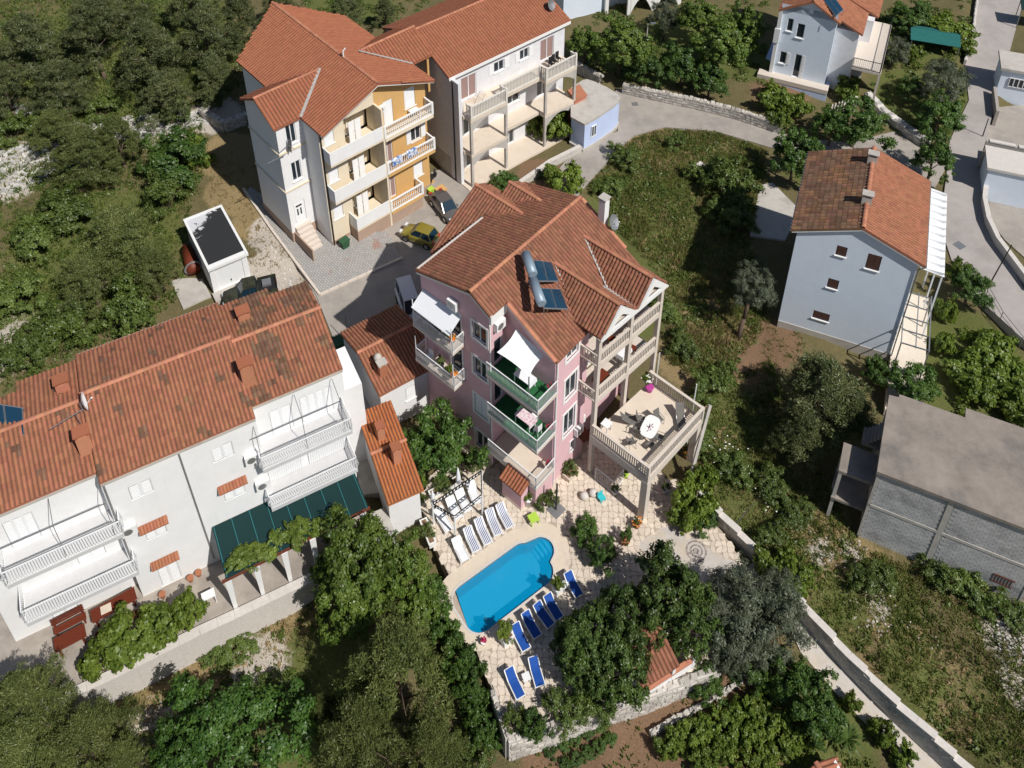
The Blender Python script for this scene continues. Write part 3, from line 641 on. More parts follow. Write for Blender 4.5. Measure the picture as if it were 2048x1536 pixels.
def groundmat():
    m=bpy.data.materials.new('hillside_ground'); m.use_nodes=True; t=m.node_tree; N=t.nodes; L=t.links; b=N['Principled BSDF']; b.inputs['Roughness'].default_value=1; b.inputs['Specular IOR Level'].default_value=.1
    g=N.new('ShaderNodeNewGeometry'); at_=N.new('ShaderNodeAttribute'); at_.attribute_name='zone'; sp=N.new('ShaderNodeSeparateColor'); L.new(at_.outputs['Color'],sp.inputs[0])
    def noise(s,d=6,r=.65):
        n=N.new('ShaderNodeTexNoise'); n.inputs['Scale'].default_value=s; n.inputs['Detail'].default_value=d; n.inputs['Roughness'].default_value=r; L.new(g.outputs['Position'],n.inputs['Vector']); return n.outputs['Fac']
    def mixc(f,a,c):
        x=N.new('ShaderNodeMix'); x.data_type='RGBA'; L.new(f,x.inputs[0])
        for i,q in ((6,a),(7,c)):
            if isinstance(q,tuple): x.inputs[i].default_value=(*q,1)
            else: L.new(q,x.inputs[i])
        return x.outputs[2]
    def mask(zone,n,amt):
        a=N.new('ShaderNodeMath'); a.operation='MULTIPLY_ADD'; a.inputs[1].default_value=1.5; L.new(zone,a.inputs[0]); L.new(n,a.inputs[2])
        r=N.new('ShaderNodeMapRange'); r.interpolation_type='SMOOTHSTEP'; r.inputs[1].default_value=1.02-amt; r.inputs[2].default_value=1.32-amt; L.new(a.outputs[0],r.inputs[0]); return r.outputs[0]
    base=mixc(noise(1.1),(.11,.10,.045),(.20,.165,.085)); base=mixc(mask(at_.outputs['Alpha'],noise(1.3),.1),base,(.23,.145,.09))
    base=mixc(mask(sp.outputs[0],noise(1.7),.12),base,mixc(noise(5),(.34,.25,.13),(.24,.185,.095)))
    base=mixc(mask(sp.outputs[1],noise(2.1),.0),base,mixc(noise(4),(.085,.11,.030),(.17,.175,.062)))
    base=mixc(mask(sp.outputs[2],noise(2.6),.05),base,mixc(noise(7),(.58,.52,.45),(.42,.38,.33)))
    h=N.new('ShaderNodeHueSaturation'); r=N.new('ShaderNodeMapRange'); r.inputs[1].default_value=.3; r.inputs[2].default_value=.7; r.inputs[3].default_value=.62; r.inputs[4].default_value=1.25; L.new(noise(9,8,.75),r.inputs[0]); L.new(r.outputs[0],h.inputs['Value']); L.new(base,h.inputs['Color'])
    L.new(h.outputs[0],b.inputs['Base Color'])
    bp=N.new('ShaderNodeBump'); bp.inputs['Strength'].default_value=.7; bp.inputs['Distance'].default_value=.15; L.new(noise(6,8,.7),bp.inputs['Height']); L.new(bp.outputs[0],b.inputs['Normal'])
    return m
me=arr_mesh('ground',V,F,groundmat(),True)
ca=me.color_attributes.new('zone','FLOAT_COLOR','POINT'); ca.data.foreach_set('color',zc.reshape(-1).astype(np.float32))
link('ground',me)['kind']='structure'
# block paving in front of the apartment house, draped a little proud of its sub-base
def pavmat():
    m=bpy.data.materials.new('interlocking_pavers'); m.use_nodes=True; t=m.node_tree; N=t.nodes; L=t.links; b=N['Principled BSDF']; b.inputs['Roughness'].default_value=.95
    g=N.new('ShaderNodeNewGeometry'); mp=N.new('ShaderNodeMapping'); mp.inputs['Rotation'].default_value=(0,0,math.radians(42)); L.new(g.outputs['Position'],mp.inputs[0])
    br=N.new('ShaderNodeTexBrick'); br.inputs['Scale'].default_value=1; br.inputs['Brick Width'].default_value=.34; br.inputs['Row Height'].default_value=.22; br.inputs['Mortar Size'].default_value=.022; br.inputs['Color1'].default_value=(.40,.385,.365,1); br.inputs['Color2'].default_value=(.33,.32,.305,1); br.inputs['Mortar'].default_value=(.20,.19,.18,1); L.new(mp.outputs[0],br.inputs[0])
    n=N.new('ShaderNodeTexNoise'); n.inputs['Scale'].default_value=.55; n.inputs['Detail'].default_value=3; L.new(g.outputs['Position'],n.inputs[0])
    r=N.new('ShaderNodeMapRange'); r.inputs[1].default_value=.60; r.inputs[2].default_value=.70; L.new(n.outputs['Fac'],r.inputs[0])
    x=N.new('ShaderNodeMix'); x.data_type='RGBA'; x.blend_type='MULTIPLY'; L.new(r.outputs[0],x.inputs[0]); L.new(br.outputs[0],x.inputs[6]); x.inputs[7].default_value=(1.0,.66,.58,1); L.new(x.outputs[2],b.inputs['Base Color'])
    bp=N.new('ShaderNodeBump'); bp.inputs['Strength'].default_value=.5; bp.inputs['Distance'].default_value=.02; bp.invert=True; L.new(br.outputs['Fac'],bp.inputs['Height']); L.new(bp.outputs[0],b.inputs['Normal']); return m
M['pavers']=pavmat()
poly,zf=PZ['block_paving']; m=MB(); a=sum(poly[i][0]*poly[(i+1)%len(poly)][1]-poly[(i+1)%len(poly)][0]*poly[i][1] for i in range(len(poly)))
pp=poly if a>0 else poly[::-1]; m.slab([(x,y,zf(x,y)) for x,y in pp],1.2); m.build('block_paving',M['pavers'],None,kind='structure')
m=MB(); e=[at(487,378,3.45),at(545,462,2.95),at(640,590,2.05),at(805,516,2.05)]
for a,b in zip(e[:-1],e[1:]):
    k=max(1,int((b-a).length/.9))
    for i in range(k): m.bar(a.lerp(b,i/k),a.lerp(b,(i+.97)/k),.22,.30)
m.build('paving_edge_kerb',M['stonebeige'],None,kind='structure')
# ---- pool deck slab, cut round the basin, then coping and water
def deckmesh():
    xs=np.arange(-14,24,.4)
    m=MB(); hole=poolpts(.0); 
    # slab as ring strips: outer deck polygon triangulated against pool outline by bmesh
    import bmesh
    bm=bmesh.new(); o=[bm.verts.new((x,y,0)) for x,y in deck]; h=[bm.verts.new(pw(p)) for p in hole]
    ed=[bm.edges.new((o[i],o[(i+1)%len(o)])) for i in range(len(o))]+[bm.edges.new((h[i],h[(i+1)%len(h)])) for i in range(len(h))]
    bmesh.ops.triangle_fill(bm,edges=ed,use_beauty=True,use_dissolve=False)
    bmesh.ops.recalc_face_normals(bm,faces=bm.faces)
    for f in bm.faces:
        if f.normal.z<0: f.normal_flip()
    r=bmesh.ops.extrude_face_region(bm,geom=list(bm.faces)); 
    for v in [g for g in r['geom'] if isinstance(g,bmesh.types.BMVert)]: v.co.z-=2.1
    bmesh.ops.recalc_face_normals(bm,faces=bm.faces)
    me=bpy.data.meshes.new('pool_terrace'); bm.to_mesh(me); bm.free(); me.materials.append(M['grout']); return me
TER=link('pool_terrace',deckmesh()); TER['kind']='structure'
inner=poolpts(0); outer=poolpts(.17); wide=poolpts(1.15)
pool=thing('swimming_pool','turquoise swimming pool with rounded corners and a half round bay of steps','swimming pool',(0,0,0))
def ring(mb,a,b,z0,z1):
    n=len(a)
    for i in range(n):
        j=(i+1)%n; A=pw(a[i],z1);B=pw(a[j],z1);C=pw(b[j],z1);D=pw(b[i],z1)
        mb.add([A,B,C,D,pw(a[i],z0),pw(a[j],z0),pw(b[j],z0),pw(b[i],z0)],[(0,3,2,1),(3,7,6,2),(0,1,5,4)])
m=MB(); ring(m,inner,outer,-.12,.05); m.build('coping',M['mortar'],pool)
m=MB(); n=len(inner)
for i in range(n): m.poly([pw(inner[i],.02),pw(inner[(i+1)%n],.02),pw(inner[(i+1)%n],-1.5),pw(inner[i],-1.5)])
m.poly([pw(p,-1.5) for p in inner]); m.build('basin',M['poolwall'],pool)
m=MB()
for k in range(4):
    x=PL-.15+.26*k; z=-1.35+.32*k
    m.add([pw((x,-.35,),z-.32),pw((x+1.2,-.35),z-.32),pw((x+1.2,1.45),z-.32),pw((x,1.45),z-.32),pw((x,-.35),z),pw((x+1.2,-.35),z),pw((x+1.2,1.45),z),pw((x,1.45),z)],[(0,3,2,1),(4,5,6,7),(0,1,5,4),(1,2,6,5),(2,3,7,6),(3,0,4,7)])
m.build('step',M['poolwall'],pool)
def watermat():
    m=bpy.data.materials.new('pool_water'); m.use_nodes=True; t=m.node_tree; N=t.nodes; L=t.links; b=N['Principled BSDF']
    b.inputs['Base Color'].default_value=(.0,.34,.66,1); b.inputs['Roughness'].default_value=.06; b.inputs['IOR'].default_value=1.33; b.inputs['Alpha'].default_value=.62
    n=N.new('ShaderNodeTexNoise'); n.inputs['Scale'].default_value=2.2; n.inputs['Detail'].default_value=3; g=N.new('ShaderNodeNewGeometry'); L.new(g.outputs['Position'],n.inputs[0])
    bp=N.new('ShaderNodeBump'); bp.inputs['Strength'].default_value=.12; bp.inputs['Distance'].default_value=.05; L.new(n.outputs['Fac'],bp.inputs['Height']); L.new(bp.outputs[0],b.inputs['Normal']); return m
m=MB(); m.poly([pw(p,-.14) for p in inner]); m.build('pool_water',watermat(),pool)
import bmesh
def hull(P):
    P=sorted(set(P)); lo=[]
    for q in (P,P[::-1]):
        h=[]
        for p in q:
            while len(h)>1 and (h[-1][0]-h[-2][0])*(p[1]-h[-2][1])-(h[-1][1]-h[-2][1])*(p[0]-h[-2][0])<=0: h.pop()
            h.append(p)
        lo+=h[:-1]
    return lo
bm=bmesh.new(); oo=[bm.verts.new(pw(p,.022)) for p in hull(poolpts(1.15))]; hh=[bm.verts.new(pw(p,.022)) for p in poolpts(.16)]
bmesh.ops.triangle_fill(bm,edges=[bm.edges.new((L_2[k],L_2[(k+1)%len(L_2)])) for L_2 in (oo,hh) for k in range(len(L_2))],use_beauty=True)
for f in bm.faces:
    if f.normal.z<0: f.normal_flip()
me=bpy.data.meshes.new('pool_surround_paving'); bm.to_mesh(me); bm.free(); me.materials.append(M['coping']); link('pool_surround_paving',me)['kind']='structure'
# ---- crazy paving: every slab a piece, joints recessed
def cells(poly,s,jit,gap,avoid=()):
    xs=[p[0] for p in poly];ys=[p[1] for p in poly]; nx=int((max(xs)-min(xs))/s)+3; ny=int((max(ys)-min(ys))/s)+3
    r=np.random.default_rng(5); gx=min(xs)-s+np.arange(nx)[None,:]*s+r.uniform(-jit,jit,(ny,nx))*s; gy=min(ys)-s+np.arange(ny)[:,None]*s+r.uniform(-jit,jit,(ny,nx))*s
    out=[]
    for i in range(ny-1):
        j=0
        while j<nx-1:
            q=[(gx[i,j],gy[i,j]),(gx[i,j+1],gy[i,j+1]),(gx[i+1,j+1],gy[i+1,j+1]),(gx[i+1,j],gy[i+1,j])]
            u=r.random(); cx=sum(p[0] for p in q)/4; cy=sum(p[1] for p in q)/4; j+=1
            # cut a random corner off so that slabs become irregular polygons
            k=r.integers(0,4); a,b,c=q[k-1],q[k],q[(k+1)%4]; f=r.uniform(.25,.5)
            p1=(b[0]+(a[0]-b[0])*f,b[1]+(a[1]-b[1])*f); p2=(b[0]+(c[0]-b[0])*f,b[1]+(c[1]-b[1])*f)
            k=int(k); poly5=q[:k]+[p1,p2]+q[k+1:]
            out.append([(cx+(x-cx)*(1-gap),cy+(y-cy)*(1-gap)) for x,y in poly5])
    C=np.array([[sum(p[0] for p in c)/len(c),sum(p[1] for p in c)/len(c)] for c in out]); ok=inpoly(C[:,0],C[:,1],poly)
    for av in avoid: ok&=~inpoly(C[:,0],C[:,1],av)
    return [c for c,o in zip(out,ok) if o]
pink_foot=None
# ------------------------------------------------------------ pink guest house  (x along the ridge, -y towards the pool)
D=math.radians
YP=48.72
PK=thing('guest_house','tall pink guest house with weathered tiled roof and a columned terrace beside the pool','house',(3.095,44.052,0),D(YP))
hs=[(1.29,2.67,4.95,7.7),(1.29,2.67,9.35,11.8),(1.29,2.67,13.9,15.15)]
low=(2.3,2.85,2.0,3.3)
def gab(y): return 15.75+.555*y if y<6.4 else 19.3-.32*(y-6.4)
wm=MB()
# front wall of the projecting wing
fw=Wf((0,0),(1,0)); wall(wm,(0,0),(1,0),3.95,-.3,15.6,hs+[low])
# left face of the wing (towards the balconies)
lw=Wf((0,4.77),(0,-1)); doors=[(1.2,2.5,z,z+2.9) for z in (2.75,7.3,11.9)]
wall(wm,(0,4.77),(0,-1),4.77,-.3,15.6,doors)
wm.poly([(0,4.77,15.6),(0,0,15.6),(0,4.77,gab(4.77)-.1)][::-1])
# recessed wall behind the balconies
rw_=Wf((-1.71,4.77),(1,0)); wall(wm,(-1.71,4.77),(1,0),1.71,-.3,gab(4.77)-.15,[(.45,1.35,7.4,10.2),(.45,1.35,12.0,14.6)])
# left gable wall
gw=Wf((-1.71,11.9),(0,-1)); gh=[(5.4,6.8,1.2,3.25),(5.4,6.8,5.45,7.65),(5.4,6.8,10.15,12.1),(5.4,6.8,14.2,16.0),(3.0,4.2,8.9,11.6),(3.0,4.2,13.0,15.6)]
wall(wm,(-1.71,11.9),(0,-1),7.13,-.3,17.4,gh)
wm.poly([(-1.71,11.9,17.4),(-1.71,4.77,17.4),(-1.71,4.77,gab(4.77)-.15),(-1.71,6.4,gab(6.4)-.15),(-1.71,11.9,gab(11.9)-.15)])
# back and right
wm.poly([(-1.71,11.9,-.3),(10.4,11.9,-.3),(10.4,11.9,17.4),(-1.71,11.9,17.4)][::-1])
wm.poly([(10.4,0,-.3),(10.4,11.9,-.3),(10.4,11.9,17.4),(10.4,6.4,19.1),(10.4,0,15.6)])
# wall at the back of the loggia
lgw=Wf((3.95,.9),(1,0)); lh=[(.5,2.2,z,z+2.5) for z in (5.4,9.0,13.1)]+[(3.6,5.4,z,z+2.5) for z in (5.4,9.0,13.1)]
wm.cur=0; wall(wm,(3.95,.9),(1,0),6.45,-.3,16.2,[])
wall(wm,(3.95,0),(0,1),.9,-.3,16.0,[])
PW=wm.build('wall',M['pink'],PK)
for i,h in enumerate(hs): window(PK,fw,h,sur=.2,rows=1)
window(PK,fw,low,cols=1,sur=.12)
for h in doors: window(PK,lw,h,name='balcony_door',pane='glass',cols=1,sill=False)
for h in ((.45,1.35,7.4,10.2),(.45,1.35,12.0,14.6)): window(PK,rw_,h,name='balcony_door',cols=1,sill=False,sur=.0)
for i,h in enumerate(gh): 
    if i==1: window(PK,gw,h,style='shutter',sur=.2)
    elif i>3: window(PK,gw,h,cols=1,name='balcony_door',sur=.12)
    else: window(PK,gw,h,sur=.2)
m=MB(); gw.box(m,0,7.13,-.3,.55,-.01,.05); fw.box(m,0,3.95,-.3,.35,-.01,.05); m.build('plinth',M['stonebeige'],PK)
# white cornice boards under the eaves
m=MB(); m.box(-1.75,4.55,16.9,-.02,4.76,18.0); m.build('eaves_board',M['whitetrim'],PK)
m=MB(); m.bar((-1.85,4.5,gab(4.5)-.28),(-1.85,6.4,gab(6.4)-.28),.24,.34); m.bar((-1.85,6.4,gab(6.4)-.28),(-1.85,12.1,gab(12.1)-.28),.24,.34); m.build('verge_board',M['whitetrim'],PK)
m=MB(); m.bar((-.12,0.05,15.45),(-.12,4.5,gab(4.5)-.3),.2,.3); m.bar((0,-.12,15.4),(3.4,-.12,15.4),.2,.36); m.build('eaves_board',M['whitetrim'],PK)
m=MB(); m.path([(.12,-.12,15.2),(.12,-.12,.2)],.07,6); m.build('downpipe',M['whitetrim'],PK)
m=MB(); m.path([(-1.85,4.6,17.0),(-1.85,4.6,.6)],.06,6); m.build('downpipe',M['whitetrim'],PK)
# roof
def mz(y): return 15.75+.555*y
S=[]
S.append([(-2.0,4.45,mz(4.45)),(-.25,4.45,mz(4.45)),(-.25,6.4,19.3),(-2.0,6.4,19.3)])
S.append([(-.25,-.3,mz(-.3)),(3.55,-.3,mz(-.3)),(3.55,6.4,19.3),(-.25,6.4,19.3)])
S.append([(3.55,.4,mz(.4)),(10.9,.4,mz(.4)),(10.9,6.4,19.3),(3.55,6.4,19.3)])
by=lambda y:19.3-.32*(y-6.4)
S.append([(10.9,12.1,by(12.1)),(-2.0,12.1,by(12.1)),(-2.0,6.4,19.3),(10.9,6.4,19.3)])
# loggia gables: the eave line swings out a little to the right, like the facade
def lg(x,o=0): return -(1.62+.093*(x-3.0))-o
for xa,xl,xr in ((5.0,3.05,6.95),(8.65,6.95,10.55)):
    zr,ze=18.1,16.2; yi=(zr-15.75)/.555; ye=(ze-15.75)/.555
    S.append([(xl,ye,ze),(xl,lg(xl,.04),ze),(xa,lg(xa,.04),zr),(xa,yi,zr)])
    S.append([(xr,lg(xr,.04),ze),(xr,ye,ze),(xa,yi,zr),(xa,lg(xa,.04),zr)])
# rear wing gables
S.append([(1.6,11.8,15.05),(7.2,8.6,18.3),(7.2,14.5,18.3),(1.6,14.3,15.05)][::-1])
S[-1]=[(1.6,14.3,15.05),(1.6,11.9,15.05),(7.2,8.6,18.3),(7.2,14.5,18.3)]
S.append([(8.6,8.4,17.5),(8.6,14.3,17.5),(7.2,14.5,18.3),(7.2,8.6,18.3)])
S.append([(7.7,12.3,17.5),(7.7,9.3,17.5),(9.2,9.0,18.4),(9.2,12.5,18.4)])
S.append([(10.7,9.3,17.5),(10.7,12.3,17.5),(9.2,12.5,18.4),(9.2,9.0,18.4)])
yi=(18.1-15.75)/.555
PR=roof(PK,S,'tileold',w=.29,l=.40,h=.07,capw=.17,caps=[((-2.0,6.4,19.33),(10.9,6.4,19.33)),((5.0,lg(5,.0),18.12),(5.0,yi,18.12)),((8.65,lg(8.65,.0),18.12),(8.65,yi,18.12)),((7.2,14.5,18.32),(7.2,8.6,18.32)),((9.2,12.5,18.42),(9.2,9.0,18.42)),((10.9,1.8,mz(1.8)),(10.9,6.2,19.2)),((-.25,-.2,mz(-.2)),(-.25,4.3,mz(4.3)))],
 valleys=[((6.95,lg(6.95),16.2),(6.95,1.0,16.3),'flash',.25),((3.3,.2,16.05),(5.0,4.2,18.1),'flash',.2),((7.0,.6,16.25),(8.65,4.2,18.1),'flash',.2),((-1.9,11.95,by(11.95)+.02),(5.3,11.9,by(11.9)+.03),'mortar',.16),((5.3,11.8,17.45),(7.2,8.5,18.45),'mortar',.3),((7.7,11.6,17.5),(9.2,8.9,18.4),'mortar',.3)],maxn=300)
# loggia: four posts, three floors, parapets of slats
LG=MB(); yl=5.3; sub=Wf((3.0,-1.62),(math.cos(D(5.3)),-math.sin(D(5.3))))
Lx=7.4
for x0,x1 in ((0,.32),(3.55,3.87),(7.1,7.42)): sub.box(LG,x0,x1,-.1,16.0,-.34,0)
sub.box(LG,.3,3.55,15.75,16.15,-.30,.06); sub.box(LG,3.87,7.1,15.75,16.15,-.30,.06)
LG.build('loggia_post',M['stonebeige'],PK)
for z in (9.0,13.05):
    m=MB(); sub.box(m,.32,7.1,z-.42,z,-2.4,-.02); m.build('loggia_floor',M['stonebeige'],PK)
    for x0,x1 in ((.32,3.55),(3.87,7.1)):
        a=sub.p(x0,0,-.12);b=sub.p(x1,0,-.12); balustrade(PK,a[:2],b[:2],z,1.25,'stonebeige','slat',.19,post=(False,False),rw=.2)
    balustrade(PK,(3.02,.0),(3.02,-1.5),z,1.25,'stonebeige','slat',.22,post=(False,False),rw=.18)
for xa,xl,xr in ((5.0,3.05,6.95),(8.65,6.95,10.55)):      # white gables with a triangular opening
    m=MB(); P=lambda x,z,d:(x,lg(x,0)-d,z)
    for d in (0,):
        o=[(xl-.05,15.95),(xr+.05,15.95),(xa,18.16)]; i=[(xl+.85,16.35),(xr-.85,16.35),(xa,17.35)]
        for k in range(3):
            j=(k+1)%3; m.add([P(*o[k],.22),P(*o[j],.22),P(*i[j],.22),P(*i[k],.22),P(*o[k],.06),P(*o[j],.06),P(*i[j],.06),P(*i[k],.06)],[(0,1,2,3),(3,2,6,7),(1,0,4,5),(7,6,5,4)])
    m.build('gable_frame',M['whitetrim'],PK)
for z in (5.4,9.0,13.1):
    for x0,x1 in ((.35,2.2),(3.5,5.5)): window(PK,lgw,(x0,x1,z,z+2.7),name='terrace_door',cols=2,d=-.06,sill=False,pane='glass')
m=MB(); lgw.box(m,0,6.45,5.3,16,0,.03); m.build('loggia_wall',M['cream'],PK)
# big terrace on columns
T0=[(2.62,-1.6),(2.58,-7.0),(9.62,-7.42),(9.75,-2.3)]
m=MB(); m.prism(T0,4.75,5.28); m.build('terrace_slab',M['stonebeige'],PK)
m=MB(); m.prism([(2.9,-1.65),(2.86,-6.75),(9.38,-7.12),(9.5,-2.3)],5.283,5.30); m.build('terrace_floor',M['terrfloor'],PK)
for i,(a,b) in enumerate((((2.72,-1.7),(2.68,-6.9)),((2.68,-6.9),(9.52,-7.3)),((9.62,-2.4),(9.52,-7.3)))):
    balustrade(PK,a,b,5.3,1.42,'stonebeige','slat',.19,rw=.22,post=(i!=0,i==1),ph=1.45)
for x,y in ((2.85,-6.75),(9.3,-7.1),(9.4,-2.6)):
    m=MB(); m.box(x-.28,y-.28,-.3,x+.28,y+.28,4.75); m.build('terrace_column',M['stonebeige'],PK)
m=MB(); m.bar((2.85,-1.7,4.6),(2.85,-6.6,4.6),.36,.36); m.bar((3.1,-6.8,4.6),(9.1,-7.12,4.6),.36,.36); m.build('terrace_beam',M['stonebeige'],PK)
# iron balconies at the front recess
for z,turf in ((2.5,0),(7.1,1),(11.7,1)):
    m=MB(); m.box(-2.25,-.28,z,-.01,4.72,z+.28); b=m.build('balcony_slab',M['stonebeige'],PK)
    if turf: m=MB(); m.box(-2.12,-.15,z+.283,-.02,4.7,z+.30); m.build('turf_mat',M['greenturf'],b)
    else: m=MB(); m.box(-2.12,-.15,z+.283,-.02,4.7,z+.295); m.build('floor_tiles',M['terrfloor'],b)
    railing(PK,[(-2.2,4.7),(-2.2,-.23),(-.02,-.23)],z+.28,1.35,'metalwhite',.12,out=1)
# balconies on the left gable
for z in (8.3,12.4):
    m=MB(); m.box(-3.0,7.4,z,-1.715,11.7,z+.26); m.build('balcony_slab',M['stonebeige'],PK)
    railing(PK,[(-1.75,11.65),(-2.95,11.65),(-2.95,7.45),(-1.75,7.45)],z+.26,1.35,'metalwhite',.12)
m=MB()
for z in (8.3,12.4): m.path([(-2.95,11.6,z+.2),(-2.95,11.6,z+3.0)],.04,5); m.path([(-2.95,7.5,z+.2),(-2.95,7.5,z+3.0)],.04,5)
m.build('awning_post',M['metalwhite'],PK)
aircon(PK,rw_,.35,15.9); aircon(PK,gw,3.2,16.1,w=.9); 
aircon(PK,fw,2.6,3.9,w=.8,h=.8); aircon(PK,Wf((3.95,0),(0,1)),.1,3.6,w=.8,h=.8)
# little awning over the side door and the pink stair-side store
m=MB(); m.slab([(2.9,-.9,3.35),(3.9,-.9,3.35),(3.9,-.02,3.75),(2.9,-.02,3.75)],.06); m.build('door_canopy',M['brownwood'],PK)
# arched chimney at the far end with dish
chimney(PK,11.05,4.2,15.5,20.2,.6,.6,'whitetrim',True)
st=thing('pool_store','small pink store with a single pitch tiled roof under the lowest balcony','store',(PK.location.x,PK.location.y,0),D(YP))
m=MB(); m.box(-3.0,.55,-.2,-2.15,2.5,2.35); m.build('wall',M['pink'],st)
roof(st,[[(-3.2,2.65,2.45),(-3.2,.42,2.45),(-2.05,.42,3.05),(-2.05,2.65,3.05)]],'tilenew',.27,.38,.08,maxn=60)
m=MB(); m.box(-3.02,.53,-.2,-2.13,2.52,.25); m.build('plinth',M['stonebeige'],st)
m=MB(); m.box(-2.1,-.15,-.3,-.02,2.4,2.48); m.build('basement_wall',M['pink'],PK)
# ------------------------------------------------------------ apartment house, cream and ochre (x towards the car park, y across)
o=at(586,472,3.5); YA=-48.12
AP=thing('apartment_house','four storey apartment house half cream half ochre under a big orange tiled roof','apartment house',(o.x,o.y,3.5),D(YA))
wm=MB(); cr=MB(); oc=MB()
def R4(x): return 13.6+(16.15-13.6)/6.35*(x-2.55) if x<9.0 else 16.15-(16.15-13.6)/6.25*(x-9.0)
LWo=[(.35,1.5,-.1+z0,z1) for z0,z1 in ()]
# tower on the left
tf=Wf((0,0),(0,1)); th=[(.95,1.95,11.0,13.3),(.95,1.95,6.5,8.8)]; td=(.55,1.75,1.2,3.9)
wall(wm,(0,0),(0,1),2.75,-2,13.55,th+[td])
wall(wm,(-5.8,0),(1,0),5.8,-2,13.6,[])
wm.poly([(-5.8,0,13.6),(0,0,13.6),(-2.9,0,15.35)])
wall(wm,(-5.8,2.75),(0,-1),2.75,-2,13.55)
wall(wm,(-11.5,2.75),(1,0),5.7,-2,13.5); wall(wm,(-.0,2.75),(1,0),2.75,-3,13.5)
wm.poly([(-11.5,2.75,-2),(-11.5,15,-2),(-11.5,15,13.5),(-11.5,8.9,16),(-11.5,2.75,13.5)][::-1])
wm.poly([(2.75,15,-3),(-11.5,15,-3),(-11.5,15,13.5),(2.75,15,13.5)][::-1])
wm.build('wall',M['white'],AP)
# cream half front
cf=Wf((2.75,2.75),(0,1)); wh=[(.5,1.6,z,z+1.6) for z in (2.0,6.7,11.3)]; dr=[(2.75,6.1,z,z+3.35,1.35) for z in (.65,5.35,9.95)]
wall(cr,(2.75,2.75),(0,1),6.2,-3.2,13.55,wh+dr,.16)
cr.poly([(2.75,2.75,13.55),(2.75,8.95,13.55),(2.75,8.95,16.0)])
cr.build('wall',M['cream'],AP,label='cream front wall with recessed balconies')
of=Wf((2.75,8.95),(0,1)); oh=[(4.0,5.2,1.6,3.4),(4.0,5.2,6.4,8.4),(3.5,4.8,10.9,13.2),(1.0,2.1,10.0,13.0),(.5,1.7,5.4,8.2),(.5,1.7,.7,3.4)]
wall(oc,(2.75,8.95),(0,1),6.05,-3.2,13.55,oh)
oc.poly([(2.75,8.95,13.55),(2.75,15,13.55),(2.75,8.95,16.0)])
oc.add([(2.75,15,-3.2),(-3,15,-3.2),(-3,15,13.5),(2.75,15,13.5)],[(0,1,2,3)][::1])
oc.build('wall',M['ochre'],AP,label='ochre front wall')
for h in th: window(AP,tf,h,cols=2)
q=window(AP,tf,td,name='front_door',style='shutter',cols=1,sill=False)
m=MB(); tf.box(m,.85,1.0,2.2,3.0,-.03,.0); tf.box(m,1.2,1.35,2.2,3.0,-.03,.0); m.build('door_glass',M['glass'],q)['kind']='stuff'
m=MB(); tf.box(m,.78,1.42,3.25,3.45,-.03,.0); m.build('fanlight',M['glass'],q)
for h in wh: window(AP,cf,h,style='shutter',cols=1)
for h in dr: window(AP,cf,(3.2,4.6,h[2],h[2]+2.7),name='balcony_door',style='shutter',cols=2,sill=False,fm='whitetrim',d=1.6)
window(AP,of,oh[0],style='shutter',cols=1); window(AP,of,oh[1],open_shutter='lr',cols=2); window(AP,of,oh[2],style='shutter',cols=1)
window(AP,of,oh[3],name='balcony_door',style='shutter',cols=1,sill=False); window(AP,of,oh[4],name='balcony_door',cols=2,sill=False,pane='curtain'); window(AP,of,oh[5],name='balcony_door',cols=2,sill=False,pane='curtain')
for w_,a_ in ((tf,(0,2.7,-2,.35)),(Wf((-5.8,0),(1,0)),(0,5.85,-2,.35)),(cf,(0,2.1,-3.2,-.6)),(of,(0,6.0,-3.2,-.3))):
    m=MB(); w_.box(m,*a_,0,.04); m.build('plinth',M['plinth'],AP)
window(AP,of,(.35,1.2,-3.0,-.9),name='cellar_door',fm='brownwood',style='shutter',cols=1,d=-.09,sill=False); window(AP,cf,(5.2,6.0,-3.0,-.9),name='cellar_door',style='shutter',cols=1,d=-.09,sill=False)
# white balconies with solid panels
for z,y0 in ((9.75,2.95),(5.1,2.95),(.3,4.95)):
    m=MB(); m.box(2.76,y0,z-.02,4.1,8.85,z+.22); b=m.build('balcony_slab',M['cream'],AP)
    m=MB(); m.box(4.02,y0,z+.222,4.1,8.84,z+1.65); m.box(2.78,y0,z+.222,4.018,y0+.08,z+1.65)
    m.build('balcony_panel',M['white'],b)
    m=MB(); m.box(4.0,y0-.02,z+1.653,4.12,8.86,z+1.70); m.box(2.78,y0-.02,z+1.653,3.998,y0+.1,z+1.70); m.build('cap_rail',M['whitetrim'],b)
m=MB(); m.box(2.7,8.86,-3.2,4.05,9.06,13.4); m.build('party_fin',M['cream'],AP)
m=MB(); m.box(2.76,4.95,-3.2,4.05,8.85,.25); m.build('cellar_block',M['plinth'],AP)
for z,y1 in ((9.6,14.9),(5.1,14.9),(.1,13.1)):
    m=MB(); m.box(2.76,9.1,z-.2,4.1,y1,z+.2); m.build('balcony_slab',M['ochre' if z<9 else 'cream'],AP)
    balustrade(AP,(4.0,9.12),(4.0,y1-.08),z+.2,1.45,'whitetrim','vase',.23); balustrade(AP,(2.8,y1-.08),(4.0,y1-.08),z+.2,1.45,'whitetrim','vase',.23,post=(False,False))
m=MB(); m.box(2.76,9.1,-3.2,4.0,13.0,-.12); m.build('cellar_block',M['plinth'],AP)
